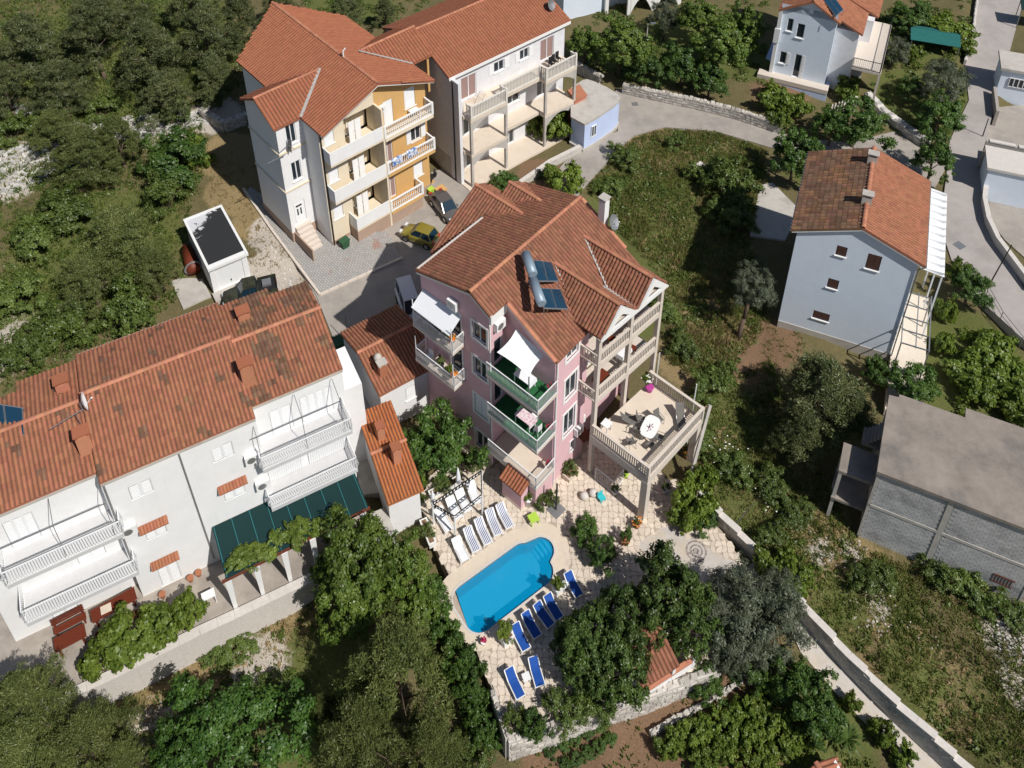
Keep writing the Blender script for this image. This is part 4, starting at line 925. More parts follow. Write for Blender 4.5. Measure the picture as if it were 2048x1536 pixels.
# stair to the tower door
m=MB()
for i in range(9): m.box(.02+i*.36,.35,-3,.40+i*.36,1.95,.95-.36*i)
stp=m.build('entrance_stair',M['stonebeige'],AP,label='tan stair with nine steps up to the tower door')
m=MB(); m.box(.02,.2,-3,3.3,.33,.4); m.build('stair_cheek',M['plinth'],AP)
m=MB(); m.path([(2.86,2.9,13.4),(2.86,2.9,-1.8)],.07,6); m.build('downpipe',M['black'],AP)
for z in (10.3,5.65):   # string courses and drying line brackets
    m=MB(); m.box(-.02,-.1,z,.12,2.75,z+.2); m.box(-5.8,-.12,z,-.02,-.005,z+.14); m.build('string_course',M['cream'],AP)
e0=13.7
S=[[(4.0-16,2.5,e0),(4.0,2.5,e0),(3.7,9.05,16.25),(-15.9+.2,9.05,16.25)],[(4.0,15.35,e0),(-12.0,15.35,e0),(-15.7,9.05,16.25),(3.7,9.05,16.25)],
 [(-.0+.25,-.3,e0),(.25,2.4,e0),(-2.9,6.8,15.5),(-2.9,-.35,15.5)],[(-6.1,2.4,e0),(-6.1,-.3,e0),(-2.9,-.35,15.5),(-2.9,6.8,15.5)],
 [(.25,15.4,e0),(.25,18.0,e0),(-2.9,18.1,15.5),(-2.9,11.3,15.5)],[(-6.1,18.0,e0),(-6.1,15.4,e0),(-2.9,11.3,15.5),(-2.9,18.1,15.5)]]
roof(AP,S,'tilenew',w=.36,l=.45,h=.075,caps=[((-15.7,9.05,16.28),(3.7,9.05,16.28)),((-2.9,-.35,15.53),(-2.9,6.6,15.53)),((-2.9,18.1,15.53),(-2.9,11.5,15.53))],valleys=[((.35,2.5,13.72),(-2.9,6.8,15.5),'flash',.3),((.35,15.4,13.72),(-2.9,11.3,15.5),'flash',.2)],capw=.17)
m=MB(); m.bar((3.85,2.5,e0-.2),(3.6,9.05,16.05),.14,.3); m.bar((3.6,9.05,16.05),(3.85,15.35,e0-.2),.14,.3); m.build('verge_board',M['whitetrim'],AP)
m=MB(); m.box(-5.8,15.1,-3,-.6,16.0,13.5); m.build('rear_bay',M['ochre'],AP)
m=MB(); m.box(-.25,17.4,9.0,.0,17.65,13.5); m.build('bay_post',M['ochre'],AP)
aircon(AP,of,.15,12.2,w=.9,h=.7)
m=MB(); m.box(3.0,15.2,-3.2,3.9,16.3,-1.0)
for i in range(5): m.box(2.2-i*.35,15.15,-3.2,2.55-i*.35,16.2,-1.9+.28*i)
m.build('side_steps',M['ochre'],AP,label='small ochre steps at the side of the house')
# ------------------------------------------------------------ white villa with arched balconies (x along the eave, -y towards the lane)
o=at(927,372,2.0); 
VI=thing('villa','long white villa with arched balcony columns and a plain rust coloured roof','house',(o.x,o.y,2.0),D(40))
wm=MB(); vf=Wf((0,2.0),(1,0))
dh=[(1.6,3.6,9.5,12.3),(6.0,7.4,11.0,12.3),(9.6,10.9,11.0,12.3),(12.6,14.6,9.5,12.3),(12.2,13.9,4.8,7.6),(7.6,9.6,5.8,7.4),(1.8,3.2,4.8,7.6),(7.4,8.8,.2,2.9),(2.0,3.4,.2,2.9)]
wall(wm,(0,2.0),(1,0),16.2,-1.2,13.5,dh)
wm.poly([(0,2,-1.2),(0,13.2,-1.2),(0,13.2,13.5),(0,7.6,16.1),(0,2,13.5)][::-1]); wm.poly([(16.2,2,-1.2),(16.2,13.2,-1.2),(16.2,13.2,13.5),(16.2,7.6,16.1),(16.2,2,13.5)]); wm.poly([(0,13.2,-1.2),(16.2,13.2,-1.2),(16.2,13.2,13.5),(0,13.2,13.5)][::-1])
wm.build('wall',M['villawhite'],VI)
for i,h in enumerate(dh):
    if i in (0,3,4,6,7,8): window(VI,vf,h,name='balcony_door',cols=2,sill=False,pane='curtain' if i in (0,3) else 'glass')
    else: window(VI,vf,h,cols=2,open_shutter='lr' if i<4 else None)
m=MB(); m.box(-.06,.25,-1.2,.30,1.99,13.4); m.build('corner_buttress',M['villawhite'],VI)
m=MB(); m.path([(-.1,1.2,13.2),(-.1,1.2,-.8)],.08,6); m.build('downpipe',M['black'],VI)
m=MB(); Wf((0,13.2),(0,-1)).box(m,0,12.9,-1.2,2.6,0,.02); m.build('damp_plinth',M['concretelight'],VI,label='stained grey lower band of the shaded gable')
e0=13.7
roof(VI,[[(-.35,1.45,e0),(16.6,1.45,e0),(16.6,7.6,16.35),(-.35,7.6,16.35)],[(16.6,13.6,e0),(-.35,13.6,e0),(-.35,7.6,16.35),(16.6,7.6,16.35)]],'tilenew',w=.34,l=.42,h=.045,caps=[((-.35,7.6,16.36),(16.6,7.6,16.36))],capw=.16)
m=MB(); m.box(-.3,1.38,e0-.42,16.5,1.5,e0-.08); m.build('eaves_board',M['whitetrim'],VI)
cols_=[(.65,5.3),(10.95,15.3)]
for z in (4.55,9.2):
    m=MB(); m.box(.3,.0,z-.3,15.5,1.98,z+.1); m.build('walkway_slab',M['terrfloor'],VI)
    for a,b in cols_:
        m=MB(); m.box(a-.15,-.95,z-.298,b+.15,-.002,z+.098); m.build('balcony_slab',M['terrfloor'],VI)
z=9.3
for a,b in cols_:
    balustrade(VI,(a,-.85),(b,-.85),z,1.6,'railstone','slat',.2,ph=1.75)
    balustrade(VI,(a,.0),(a,-.75),z,1.6,'railstone','slat',.2,post=(False,False)); balustrade(VI,(b,.0),(b,-.75),z,1.6,'railstone','slat',.2,post=(False,False))
balustrade(VI,(5.4,.08),(10.85,.08),z,1.6,'railstone','slat',.2)
m=MB(); m.box(.28,.3,9.3,.55,1.9,10.9); m.build('side_parapet',M['villawhite'],VI)
def arch(mb,x0,x1,y0,y1,z0,z1,rise,n=10):
    "spandrel above an arch between two posts"
    p=[(x0+(x1-x0)*k/n,z0+rise*math.sin(math.pi*k/n)) for k in range(n+1)]
    for a,b in zip(p[:-1],p[1:]):
        mb.add([(a[0],y0,a[1]),(b[0],y0,b[1]),(b[0],y0,z1),(a[0],y0,z1),(a[0],y1,a[1]),(b[0],y1,b[1]),(b[0],y1,z1),(a[0],y1,z1)],[(0,1,2,3),(7,6,5,4),(1,0,4,5),(3,2,6,7)])
for a,b in cols_:
    for z0,z1 in ((-1.0,4.25),(4.65,8.9)):
        m=MB(); m.box(a-.14,-.93,z0,a+.14,-.66,z1); m.box(b-.14,-.93,z0,b+.14,-.66,z1); m.build('column',M['concretelight'],VI)
        m=MB(); arch(m,a+.142,b-.142,-.92,-.68,z1-1.25,z1,1.05); m.build('arch',M['concretelight'],VI)
m=MB(); m.box(0,-1.1,-.2,16,1.99,.12); m.build('ground_terrace',M['terrfloor'],VI)
# ------------------------------------------------------------ lilac garage shed by the lane
a=at(*(850+1555*.2051,1410*.2051),2.0); b=at(850+1880*.2051,1200*.2051,2.0)
t=(b-a); yaw=math.atan2(t.y,t.x); Lb=t.length
SH=thing('utility_shed','flat roofed lilac blue shed with a rounded corner standing at the bend of the lane','shed',(a.x,a.y,2.0),yaw)
ca_,sa_=math.cos(-yaw),math.sin(-yaw)
def loc2(p,o): d=p-o; return (d.x*ca_-d.y*sa_,d.x*sa_+d.y*ca_)
rf=[loc2(at(850+x*.2051,y*.2051,6.0),a) for x,y in ((1430,1130),(1560,1200),(1700,1120),(1830,1030),(1880,985),(1900,945),(1860,905),(1770,850),(1660,800),(1585,775),(1540,785),(1470,830),(1430,860))]
m=MB(); m.prism(rf,-.2,3.7); m.build('wall',M['shedblue'],SH)
cx=sum(p[0] for p in rf)/len(rf);cy=sum(p[1] for p in rf)/len(rf)
m=MB(); m.prism([(cx+(x-cx)*1.035,cy+(y-cy)*1.035) for x,y in rf],3.7,3.98); m.build('flat_roof',M['concretelight'],SH)
wfs=Wf(rf[1],(rf[2][0]-rf[1][0],rf[2][1]-rf[1][1])); window(SH,wfs,(1.0,1.75,1.5,3.0),d=-.08,cols=2)
m=MB(); m.prism([(cx+(x-cx)*1.05,cy+(y-cy)*1.05) for x,y in rf],-.3,.35); m.build('plinth',M['concretelight'],SH)
# ------------------------------------------------------------ pale blue gable house on the right
o=at(1556,642.6,2.0)
BH=thing('gable_house','plain pale blue gable house with one brown and one orange roof slope','house',(o.x,o.y,2.0),D(-22.6))
wm=MB(); bf=Wf((0,0),(1,0)); bhl=[(3.35,4.2,9.9,11.0),(5.85,6.95,9.35,11.05),(3.3,4.2,5.95,7.05),(2.75,4.15,1.8,2.75)]
wall(wm,(0,0),(1,0),9.7,-1.2,11.35,bhl,.1); wm.poly([(0,0,11.35),(9.7,0,11.35),(4.9,0,13.55)])
wm.poly([(0,0,-1.2),(0,10.4,-1.2),(0,10.4,11.35),(0,0,11.35)][::-1]); wm.poly([(9.7,0,-1.2),(9.7,10.4,-1.2),(9.7,10.4,11.35),(9.7,0,11.35)]); wm.poly([(0,10.4,-1.2),(9.7,10.4,-1.2),(9.7,10.4,11.35),(4.9,10.4,13.6),(0,10.4,11.35)][::-1])
wm.build('wall',M['bluewall'],BH)
for h in bhl: window(BH,bf,h,style='shutter',fm='shutterbrown',cols=2,d=.1)
m=MB(); bf.box(m,0,9.7,-1.2,.18,0,.05); m.build('plinth',M['concretelight'],BH)
e0=11.6
roof(BH,[[(10.2,-.3,e0),(10.2,10.7,e0),(4.95,10.7,13.85),(4.95,-.3,13.85)],],'tile',w=.30,l=.38,h=.05,maxn=160,caps=[((4.95,-.3,13.88),(4.95,10.7,13.88))])
r2=roof(BH,[[(-.5,10.7,e0),(-.5,-.3,e0),(4.95,-.3,13.85),(4.95,10.7,13.85)]],'tiledark',w=.40,l=.46,h=.085,maxn=300); r2['label']='dark brown weathered roof slope facing left'
m=MB(); m.bar((-.45,-.22,e0-.22),(4.95,-.22,13.62),.12,.26); m.bar((4.95,-.22,13.62),(10.15,-.22,e0-.22),.12,.26); m.build('verge_board',M['whitetrim'],BH)
m=MB(); m.bar((10.25,-.3,e0-.12),(10.25,10.7,e0-.12),.14,.12); m.path([(10.25,-.3,e0-.15),(9.8,-.12,10.9),(9.8,-.12,.2)],.06,6); m.bar((-.55,-.3,e0-.12),(-.55,10.7,e0-.12),.14,.12); m.build('gutter',M['metalgrey'],BH)
chimney(BH,4.9,3.0,13.2,14.5,.8,.55,'concretelight'); chimney(BH,4.9,8.6,13.2,14.5,.8,.55,'concretelight')
m=MB(); m.slab([(10.35,2.6,8.6),(12.3,2.6,8.3),(12.3,13.6,8.3),(10.35,13.6,8.6)],.08)
for y in (2.8,6.4,10,13.4): m.box(12.1,y-.05,-1,12.22,y+.05,8.2)
for k in range(12): m.box(10.4,2.65+k*.95,8.44,12.25,2.69+k*.95,8.66)
m.build('lean_to_roof',M['metalwhite'],BH,label='white sheet metal lean-to roof along the right side')
m=MB()
for k in range(5): m.bar((9.9,-1.8+k*1.5,3.9),(12.2,-1.8+k*1.5,3.9),.08,.1)
for x in (9.95,11.1,12.15): m.bar((x,-2,4.0),(x,4.4,4.0),.08,.1)
for y in (-1.9,4.3):
    for x in (9.95,12.15): m.box(x-.05,y-.05,-1,x+.05,y+.05,3.9)
m.build('pergola_frame',M['metalgrey'],BH)
m=MB(); m.box(9.75,-4.2,-1.2,12.6,8,.15)
for k in range(3): m.box(9.75,-4.6-k*.4,-1.2,12.6,-4.2-k*.4,-.05-.2*k)
m.build('side_terrace',M['flag'],BH)
# ------------------------------------------------------------ terrace of three joined white holiday houses
o=at(294,1190,.5); ROWL=(o.x,o.y,.5); YR=28.13
lichen=lambda c:(10.4<c.x<12.9 and c.y<5.3 and vn1(c)>.0) or (c.x>10.4 and c.y>5.3 and vn1(c)>-.10) or vn1(c)>.62
def vn1(c): return math.sin(c.x*1.9+c.z*2.3)*.5+math.sin(c.y*2.7-c.x*.8)*.35+math.sin(c.x*5.1+c.y*3.3)*.3
def rowhouse(label,x0,x1,y0,ye,yr,zr,ytop,notch=None,wins=(),ez=14.05,dark=None,eb=15.1):
    t=thing('row_house',label,'house',ROWL,D(YR),'joined white houses with shuttered fronts')
    wm=MB(); f=Wf((x0,y0),(1,0)); L=x1-x0
    wall(wm,(x0,y0),(1,0),L,-2.5,ez-.2,[w[:4] for w in wins],.10)
    yb=ytop-1.0 if notch else ytop-.3
    wm.poly([(x1,y0,-2.5),(x1,yb,-2.5),(x1,yb,eb-.3),(x1,yr,zr-.2),(x1,y0,ez-.2)]); wm.poly([(x0,y0,-2.5),(x0,yb,-2.5),(x0,yb,eb-.3),(x0,yr,zr-.2),(x0,y0,ez-.2)][::-1]); wm.poly([(x0,yb,-2.5),(x1,yb,-2.5),(x1,yb,eb-.3),(x0,yb,eb-.3)][::-1])
    wm.build('wall',M['white'],t)
    for w in wins:
        q=window(t,f,w[:4],style=w[4],cols=w[5],d=.10,name=w[6] if len(w)>6 else 'window',sill=len(w)<=6)
        if len(w)>7:   # little tiled hood
            Vh,Fh=tile_mesh('hood_tile',.26,.5,.09,None); n=8; mm=[]
            for k in range(n):
                c=Vector((x0+w[0]-.15+(w[1]-w[0]+.3)*(k+.5)/n,y0-.28,w[3]+.42)); a=math.radians(32)
                mm.append(((1,0,0,c.x),(0,math.cos(a),-math.sin(a),c.y),(0,math.sin(a),math.cos(a),c.z),(0,0,0,1)))
            hb=MB(); hb.slab([(x0+w[0]-.25,y0-.5,w[3]+.24),(x0+w[1]+.25,y0-.5,w[3]+.24),(x0+w[1]+.25,y0+.0,w[3]+.52),(x0+w[0]-.25,y0+.0,w[3]+.52)],.08); h_=hb.build('window_hood',M['tile'],t)
            place_many('hood_tile','hood_tiles',Vh,Fh,mm,M['tile'],h_,60)
    S=[[(x0,ye,ez),(x1,ye,ez),(x1,yr,zr),(x0,yr,zr)]]
    bs=(zr-eb)/(ytop-yr); ez2=eb
    if notch:
        xn,y2=notch; ez3=zr-bs*(y2-yr)
        if xn>0: S.append([(xn,ytop,ez2),(x0,ytop,ez2),(x0,yr,zr),(xn,yr,zr)]); S.append([(x1,y2,ez3),(xn,y2,ez3),(xn,yr,zr),(x1,yr,zr)])
        else: S.append([(x1,ytop,ez2),(xn,ytop,ez2),(xn,yr,zr),(x1,yr,zr)]); S.append([(xn,y2,ez3),(x0,y2,ez3),(x0,yr,zr),(xn,yr,zr)])
    else: S.append([(x1,ytop,ez2),(x0,ytop,ez2),(x0,yr,zr),(x1,yr,zr)])
    roof(t,S,'tile',w=.285,l=.40,h=.065,caps=[((x0,yr,zr+.03),(x1,yr,zr+.03))],capw=.18,dark=dark,mtdark='tiledark',maxn=300)
    m=MB(); m.box(x0+.02,ye-.02,ez-.42,x1-.02,ye+.22,ez-.17); m.build('eaves_gutter',M['concretelight'],t)
    if not notch: m=MB(); m.bar((x0+.1,ytop+.06,ez2-.1),(x1-.1,ytop+.06,ez2-.1),.14,.12); m.build('eaves_gutter',M['concretelight'],t)
    return t,f
wm_=[(1.35,2.8,10.75,12.2,'shutter',2),(6.75,8.2,10.9,12.4,'shutter',2),(1.4,2.8,5.9,7.3,'shutter',2,'window','hood'),(6.8,8.3,6.3,7.75,'shutter',2,'window','hood'),(1.35,2.75,.1,2.9,'shutter',2,'door','hood')]
wm_=[tuple(w[:6])+(('window' if w[3]!=2.9 else 'shuttered_door'),)+(('hood',) if len(w)>7 else ()) for w in wm_]
RM,fm_=rowhouse('middle joined white house with tiled window hoods and the highest roof',-.25,9.75,0,-.25,5.25,16.25,9.53,None,wm_,14.1,lambda c:vn1(c)>.78,15.4)
RL,fl_=rowhouse('left joined white house with two long white railed balconies',-8.5,-.25,1.1,.7,5.2,15.8,9.25,(-4.2,8.35),[(2.2,4.0,9.6,12.4,'shutter',3,'balcony_door'),(5.2,7.0,5.0,7.8,'shutter',2,'balcony_door'),(2.5,4.2,.1,2.8,'shutter',2,'door')],14.0,lambda c:vn1(c)>.78,15.2)
RR,fr_=rowhouse('right joined white house with lichen stained roof above a green shade net',9.75,16.3,1.1,.75,5.2,15.75,9.3,(13.4,8.5),[(1.0,2.6,9.5,12.2,'shutter',2,'balcony_door'),(3.2,5.6,9.5,12.3,'shutter',4,'balcony_door')],14.0,lichen,15.2)
for T,x0,x1,pat in ((RL,-6.85,.15,'bow'),(RR,9.4,15.95,'bow')):
    for z in (4.35,9.0):
        m=MB(); m.box(x0,-1.05,z,x1,1.095 if True else 0,z+.35) if T is RR else m.box(x0,-1.05,z,-.27,1.095,z+.35)
        if T is RL: m.box(-.268,-1.05,z,x1,-.012,z+.35)
        m.build('balcony_slab',M['balc'],T)
        railing(T,[(x0,.95),(x0,-1.0),(x1,-1.0),(x1,-.05 if T is RL else .95)],z+.35,1.35,'metalwhite',.16,bulge=.14)
    m=MB()
    for z in (10.6,12.6): m.bar((x0-.1,-.7,z),(x1-.4,-.7,z),.05,.05)
    for x in (x0+.1,(x0+x1)/2,x1-.5): m.path([(x,.9,13.2),(x,-.75,12.7),(x,-.75,10.2),(x,-1.0,9.4)],.025,5)
    m.build('awning_frame',M['metalgrey'],T)
m=MB()
for x0,x1 in ((9.9,12.6),(12.9,15.9)):
    m.box(x0,1.02,4.75,x1,1.095,8.7)
    n=int((x1-x0)/.16)
    for k in range(n): m.box(x0+.16*k,.97,4.75,x0+.16*k+.09,1.02,8.7)
m.build('roller_blind',M['metalwhite'],RR,label='ribbed white roller blinds closing the lower balcony')
aircon(RM,fm_,-.05+.2,7.9,w=1.0); aircon(RM,fm_,8.7,9.6,w=1.0); aircon(RM,fm_,9.0,6.3,w=1.0)
m=MB(); m.path([(4.6,-.07,13.6),(4.85,-.07,.6)],.06,6); m.build('downpipe',M['metalgrey'],RM)
m=MB(); m.path([(-.1,-.1,13.6),(-.1,-.1,5)],.07,6); m.build('downpipe',M['metalgrey'],RM)
m=MB(); m.box(16.3,2.2,-1,17.9,6.0,9.6); m.build('side_annex',M['white'],RR,label='narrow white flat topped annex at the right end')
for T,x,y,z0,z1 in ((RR,11.1,7.2,14.3,16.0),(RR,10.05,2.3,14.0,16.4),(RL,-1.25,6.9,14.5,16.3),(RL,-.55,2.2,14.0,16.2)): chimney(T,x,y,z0,z1,.85,.7,'ridge')
# ------------------------------------------------------------ small buildings between the houses
o=at(776,859,1.0); YN=33.5
AN=thing('annex_cottage','small white tiled annex between the row houses and the pink house, with a stubby chimney','annex',(o.x,o.y,1.0),D(YN))
wm=MB(); af=Wf((-.35,.0),(1,0)); wall(wm,(-.35,0),(1,0),4.3,-1.5,4.75,[(2.2,3.2,2.3,3.8)],.1)
wm.poly([(-.35,0,-1.5),(-.35,7.0,-1.5),(-.35,7.0,4.75),(-.35,3.6,5.9),(-.35,0,4.75)][::-1]); wm.poly([(3.95,0,-1.5),(3.95,7,-1.5),(3.95,7,4.75),(3.95,3.6,5.9),(3.95,0,4.75)]); wm.poly([(-.35,7,-1.5),(3.95,7,-1.5),(3.95,7,4.75),(-.35,7,4.75)][::-1])
wm.build('wall',M['white'],AN); window(AN,af,(2.2,3.2,2.3,3.8),style='shutter',cols=1,d=.1)
roof(AN,[[(-.5,-.15,4.9),(5.0,-.15,4.9),(5.0,3.6,6.15),(-.5,3.6,6.15)],[(5.0,7.2,4.9),(-.5,7.2,4.9),(-.5,3.6,6.15),(5.0,3.6,6.15)]],'tile',w=.29,l=.4,h=.085,caps=[((-.5,3.6,6.17),(5.0,3.6,6.17))],capw=.17)
chimney(AN,.55,1.2,5.0,6.5,.65,.5,'tile')
m=MB(); m.smooth=True; m.lathe([(.34,6.5),(.33,6.75),(.22,6.95),(.04,7.05)],10,.55,1.9); m.build('vent_cowl',M['concretelight'],AN)
o=at(600+630*.29297,850+690*.29297,.5)
SD=thing('boiler_house','narrow stone outhouse with a bright orange two part roof and two brick chimneys','outhouse',(o.x,o.y,.5),D(25))
m=MB(); m.box(-.1,0,-3,2.35,6.6,3.45); m.build('wall',M['white'],SD,label='rough pale stone wall')
roof(SD,[[(2.62,-.35,3.5),(2.62,3.3,3.5),(-.2,3.3,4.0),(-.2,-.35,4.0)],[(2.62,3.45,3.75),(2.62,7.1,3.75),(-.2,7.1,4.2),(-.2,3.45,4.2)]][:0] or [[(-.25,-.4,3.55),(2.6,-.4,3.55),(2.6,3.4,4.35),(-.25,3.4,4.35)],[(-.25,3.4,4.35),(2.6,3.4,4.35),(2.6,7.0,4.75),(-.25,7.0,4.75)]],'tilebright',w=.27,l=.42,h=.085,caps=[((-.25,3.4,4.5),(2.6,3.4,4.5))],capw=.16)
chimney(SD,1.45,2.3,3.6,5.6,.62,.6,'ridge'); chimney(SD,.9,4.4,4.2,5.7,.55,.55,'ridge')
m=MB(); m.box(-1.6,-1.3,-3,-.12,1.0,1.1); m.build('water_tank',M['concretelight'],SD)
# ------------------------------------------------------------ raw concrete house shell
o=at(1715,1071,0); YC=-25.2
CB=thing('unfinished_house','unfinished flat roofed house of bare concrete blocks with open porch frames','building shell',(o.x,o.y,0),D(YC))
Hc=8.35; m=MB()
m.box(.03,.03,-1.5,11.2,6.8,Hc-.3); m.build('wall_core',M['concretelight'],CB)
Vb=[];Fb=[(0,3,2,1),(4,5,6,7),(0,1,5,4),(1,2,6,5),(2,3,7,6),(3,0,4,7)]
b=MB(); b.box(-.205,-.008,-.12,.205,.05,.12); Vb=np.array(b.v,np.float32); Fb=np.array(b.f,np.int32)
mm=[]
for k in range(int((Hc+1.2)/.26)):
    z=-1.1+.26*k
    if abs(z-4.1)<.2 or z>Hc-.45: continue
    for i in range(26):
        x=.22+.43*i+(.2 if k%2 else 0)
        if x>11.0 or abs(x-4.9)<.33: continue
        if 9.0<x<10.4 and 1.2<z<2.1: continue
        y=-.012+random.uniform(-.004,.004); mm.append(((1,0,0,x),(0,0,-1,y),(0,1,0,z),(0,0,0,1)))
# block local axes: y out of the wall is -z of the tile basis, so rebuild with plain transforms
mm=[((1,0,0,a[0][3]),(0,1,0,a[1][3]-.0),(0,0,1,a[2][3]),(0,0,0,1)) for a in mm]
WC=MB().box(0,-.01,-1.5,11.2,.028,Hc-.3).build('front_wall',M['blockjoint'],CB)
place_many('block','blocks',Vb,Fb,mm,M['block'],WC,300,onlyfacing=True)
m=MB(); m.box(-.05,-.06,4.0,11.25,-.012,4.28); m.box(4.72,-.058,-1.5,5.08,-.013,Hc-.3); m.box(-.06,-.06,-1.5,.14,-.014,Hc-.3); m.box(11.05,-.06,-1.5,11.25,-.014,Hc-.3); m.build('concrete_frame',M['concretelight'],CB)
m=MB()
for k in range(7):
    m.box(9.0+.2*k,-.05,1.25,9.03+.2*k,-.0,2.05)
m.box(8.98,-.052,1.2,10.42,-.002,1.26); m.box(8.98,-.052,2.04,10.42,-.002,2.1); v=m.build('vent_grille',M['brownwood'],CB)
m=MB(); m.prism([(-.15,-.2),(11.5,-.2),(11.5,8.0),(5.3,8.0),(5.3,7.1),(.6,7.1),(.6,6.8),(-.1,6.7),(-.15,2.5)],Hc-.28,Hc); m.build('flat_roof',M['concrete'],CB)
for a_ in ((-2.5,.4,Hc-2.6,-.02,2.9,Hc-2.3),(-2.5,.3,2.6,-.02,2.9,2.85),(-1.3,3.2,Hc-2.2,-.02,4.6,Hc-1.9)): MB().box(*a_).build('porch_slab',M['concrete'],CB)
m=MB()
for y in (.55,2.7): m.box(-2.45,y-.13,-1.5,-2.2,y+.13,Hc-2.6)
m.build('porch_post',M['concretelight'],CB)
m=MB()
for i in range(6): m.box(-1.2+i*.2,3.0,Hc-2.0+i*.3,-1.0+i*.2,4.4,Hc-1.75+i*.3)
m.build('open_stair',M['concrete'],CB)
# ------------------------------------------------------------ white garage with bitumen roof
o=at(360+435*.15625,380+1310*.15625,3.0); GY=33.0
GA=thing('garage','small white garage with a flaking bitumen roof and a white up and over door','garage',(o.x,o.y,3.0),D(GY))
gz_=3.1; wm=MB(); wall(wm,(0,0),(1,0),3.55,-.6,gz_-.1,[(.5,3.05,0,2.55)],.15)
wm.poly([(0,0,-.6),(0,7.2,-.6),(0,7.2,gz_-.1),(0,0,gz_-.1)][::-1]); wm.poly([(3.55,0,-.6),(3.55,7.2,-.6),(3.55,7.2,gz_-.1),(3.55,0,gz_-.1)]); wm.poly([(0,7.2,-.6),(3.55,7.2,-.6),(3.55,7.2,gz_-.1),(0,7.2,gz_-.1)][::-1])
wm.build('wall',M['white'],GA); gf=Wf((0,0),(1,0))
m=MB(); gf.box(m,.5,3.05,.02,2.53,-.15,-.1); d_=m.build('garage_door',M['metalwhite'],GA); m=MB(); gf.box(m,1.72,1.82,.5,.68,-.1,-.04); m.build('handle',M['black'],d_)
m=MB(); m.box(-.12,-.28,gz_-.1,3.67,7.35,gz_+.08); rf_=m.build('roof_slab',M['concretelight'],GA)
def bitmat():
    m=mat('flaking_bitumen',(.025,.026,.028),.75,.3,1.2,.3,14,rgb2=(.62,.63,.65),f2=.72,s2=.5); 
    t=m.node_tree; N=t.nodes; L=t.links; b=N['Principled BSDF']
    g=N.new('ShaderNodeTexCoord'); sp=N.new('ShaderNodeSeparateXYZ'); L.new(g.outputs['Object'],sp.inputs[0])
    n=N.new('ShaderNodeTexNoise'); n.inputs['Scale'].default_value=1.1; n.inputs['Detail'].default_value=8; n.inputs['Roughness'].default_value=.7; n.inputs['Distortion'].default_value=1.5; L.new(g.outputs['Object'],n.inputs[0])
    a=N.new('ShaderNodeMath'); a.operation='MULTIPLY_ADD'; a.inputs[1].default_value=.13; a.inputs[2].default_value=0; L.new(sp.outputs['Y'],a.inputs[0]); b2=N.new('ShaderNodeMath'); b2.operation='MULTIPLY_ADD'; b2.inputs[1].default_value=-.12; L.new(sp.outputs['X'],b2.inputs[0]); L.new(a.outputs[0],b2.inputs[2]); c=N.new('ShaderNodeMath'); c.operation='ADD'; L.new(b2.outputs[0],c.inputs[0]); L.new(n.outputs['Fac'],c.inputs[1])
    r=N.new('ShaderNodeMapRange'); r.inputs[1].default_value=1.08; r.inputs[2].default_value=1.15; L.new(c.outputs[0],r.inputs[0])
    x=N.new('ShaderNodeMix'); x.data_type='RGBA'; L.new(r.outputs[0],x.inputs[0]); x.inputs[6].default_value=(.03,.031,.034,1); x.inputs[7].default_value=(.60,.61,.63,1); L.new(x.outputs[2],b.inputs['Base Color']); return m
m=MB(); m.box(.12,.35,gz_+.083,3.45,7.1,gz_+.11); m.build('bitumen_sheet',bitmat(),rf_)
m=MB(); m.box(-.12,-.30,gz_-.12,3.67,-.285,gz_+.2); m.box(-.13,-.28,gz_+.083,.1,7.35,gz_+.2); m.box(3.46,-.28,gz_+.083,3.68,7.35,gz_+.2); m.box(.1,7.12,gz_+.083,3.46,7.36,gz_+.2); m.box(.102,-.28,gz_+.083,3.458,.3,gz_+.13); m.build('roof_upstand',M['whitetrim'],rf_)
m=MB(); m.box(-.2,-1.2,-.6,3.7,-.02,-.02); m.build('apron',M['concretelight'],GA)
# ------------------------------------------------------------ houses at the top edge
o=at(1542,142,4.0); NH=thing('gable_house','whitewashed gable house with a blue plinth and a solar panel on its orange roof','house',(o.x,o.y,4.0),D(-25))
wm=MB(); nf=Wf((0,0),(1,0)); nh=[(.9,1.6,6.2,8.0),(2.1,3.0,5.6,7.6),(.7,1.5,1.5,3.2),(2.5,3.3,0,3.3),(3.1,3.6,9.2,9.8)]
wall(wm,(0,0),(1,0),6.4,-.2,8.9,nh,.1); wm.poly([(0,0,8.9),(6.4,0,8.9),(3.4,0,10.9)])
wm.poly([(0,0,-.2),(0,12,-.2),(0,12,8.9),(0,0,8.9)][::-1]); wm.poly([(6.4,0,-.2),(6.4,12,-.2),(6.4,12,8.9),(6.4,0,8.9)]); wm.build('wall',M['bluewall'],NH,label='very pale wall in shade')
for h in nh[:4]: window(NH,nf,h,cols=1 if h[1]-h[0]<.9 else 2,d=.1,open_shutter='r' if h in (nh[2],nh[3]) else None)
roof(NH,[[(-.3,12,9.0),(-.3,-.35,9.0),(3.4,-.35,11.1),(3.4,12,11.1)],[(6.8,-.35,8.95),(6.8,12,8.95),(3.4,12,11.1),(3.4,-.35,11.1)]],'tile',w=.32,l=.42,h=.06,maxn=120,caps=[((3.4,-.35,11.12),(3.4,12,11.12))],capw=.15)
m=MB(); m.box(-1.4,-1.25,-.6,7.0,-.01,-.02); m.build('front_terrace',M['stonebeige'],NH)
m=MB(); m.box(-1.3,-1.2,-3.0,6.95,11,-.6); m.build('basement',M['shedblue'],NH,label='pale blue basement wall under the terrace')
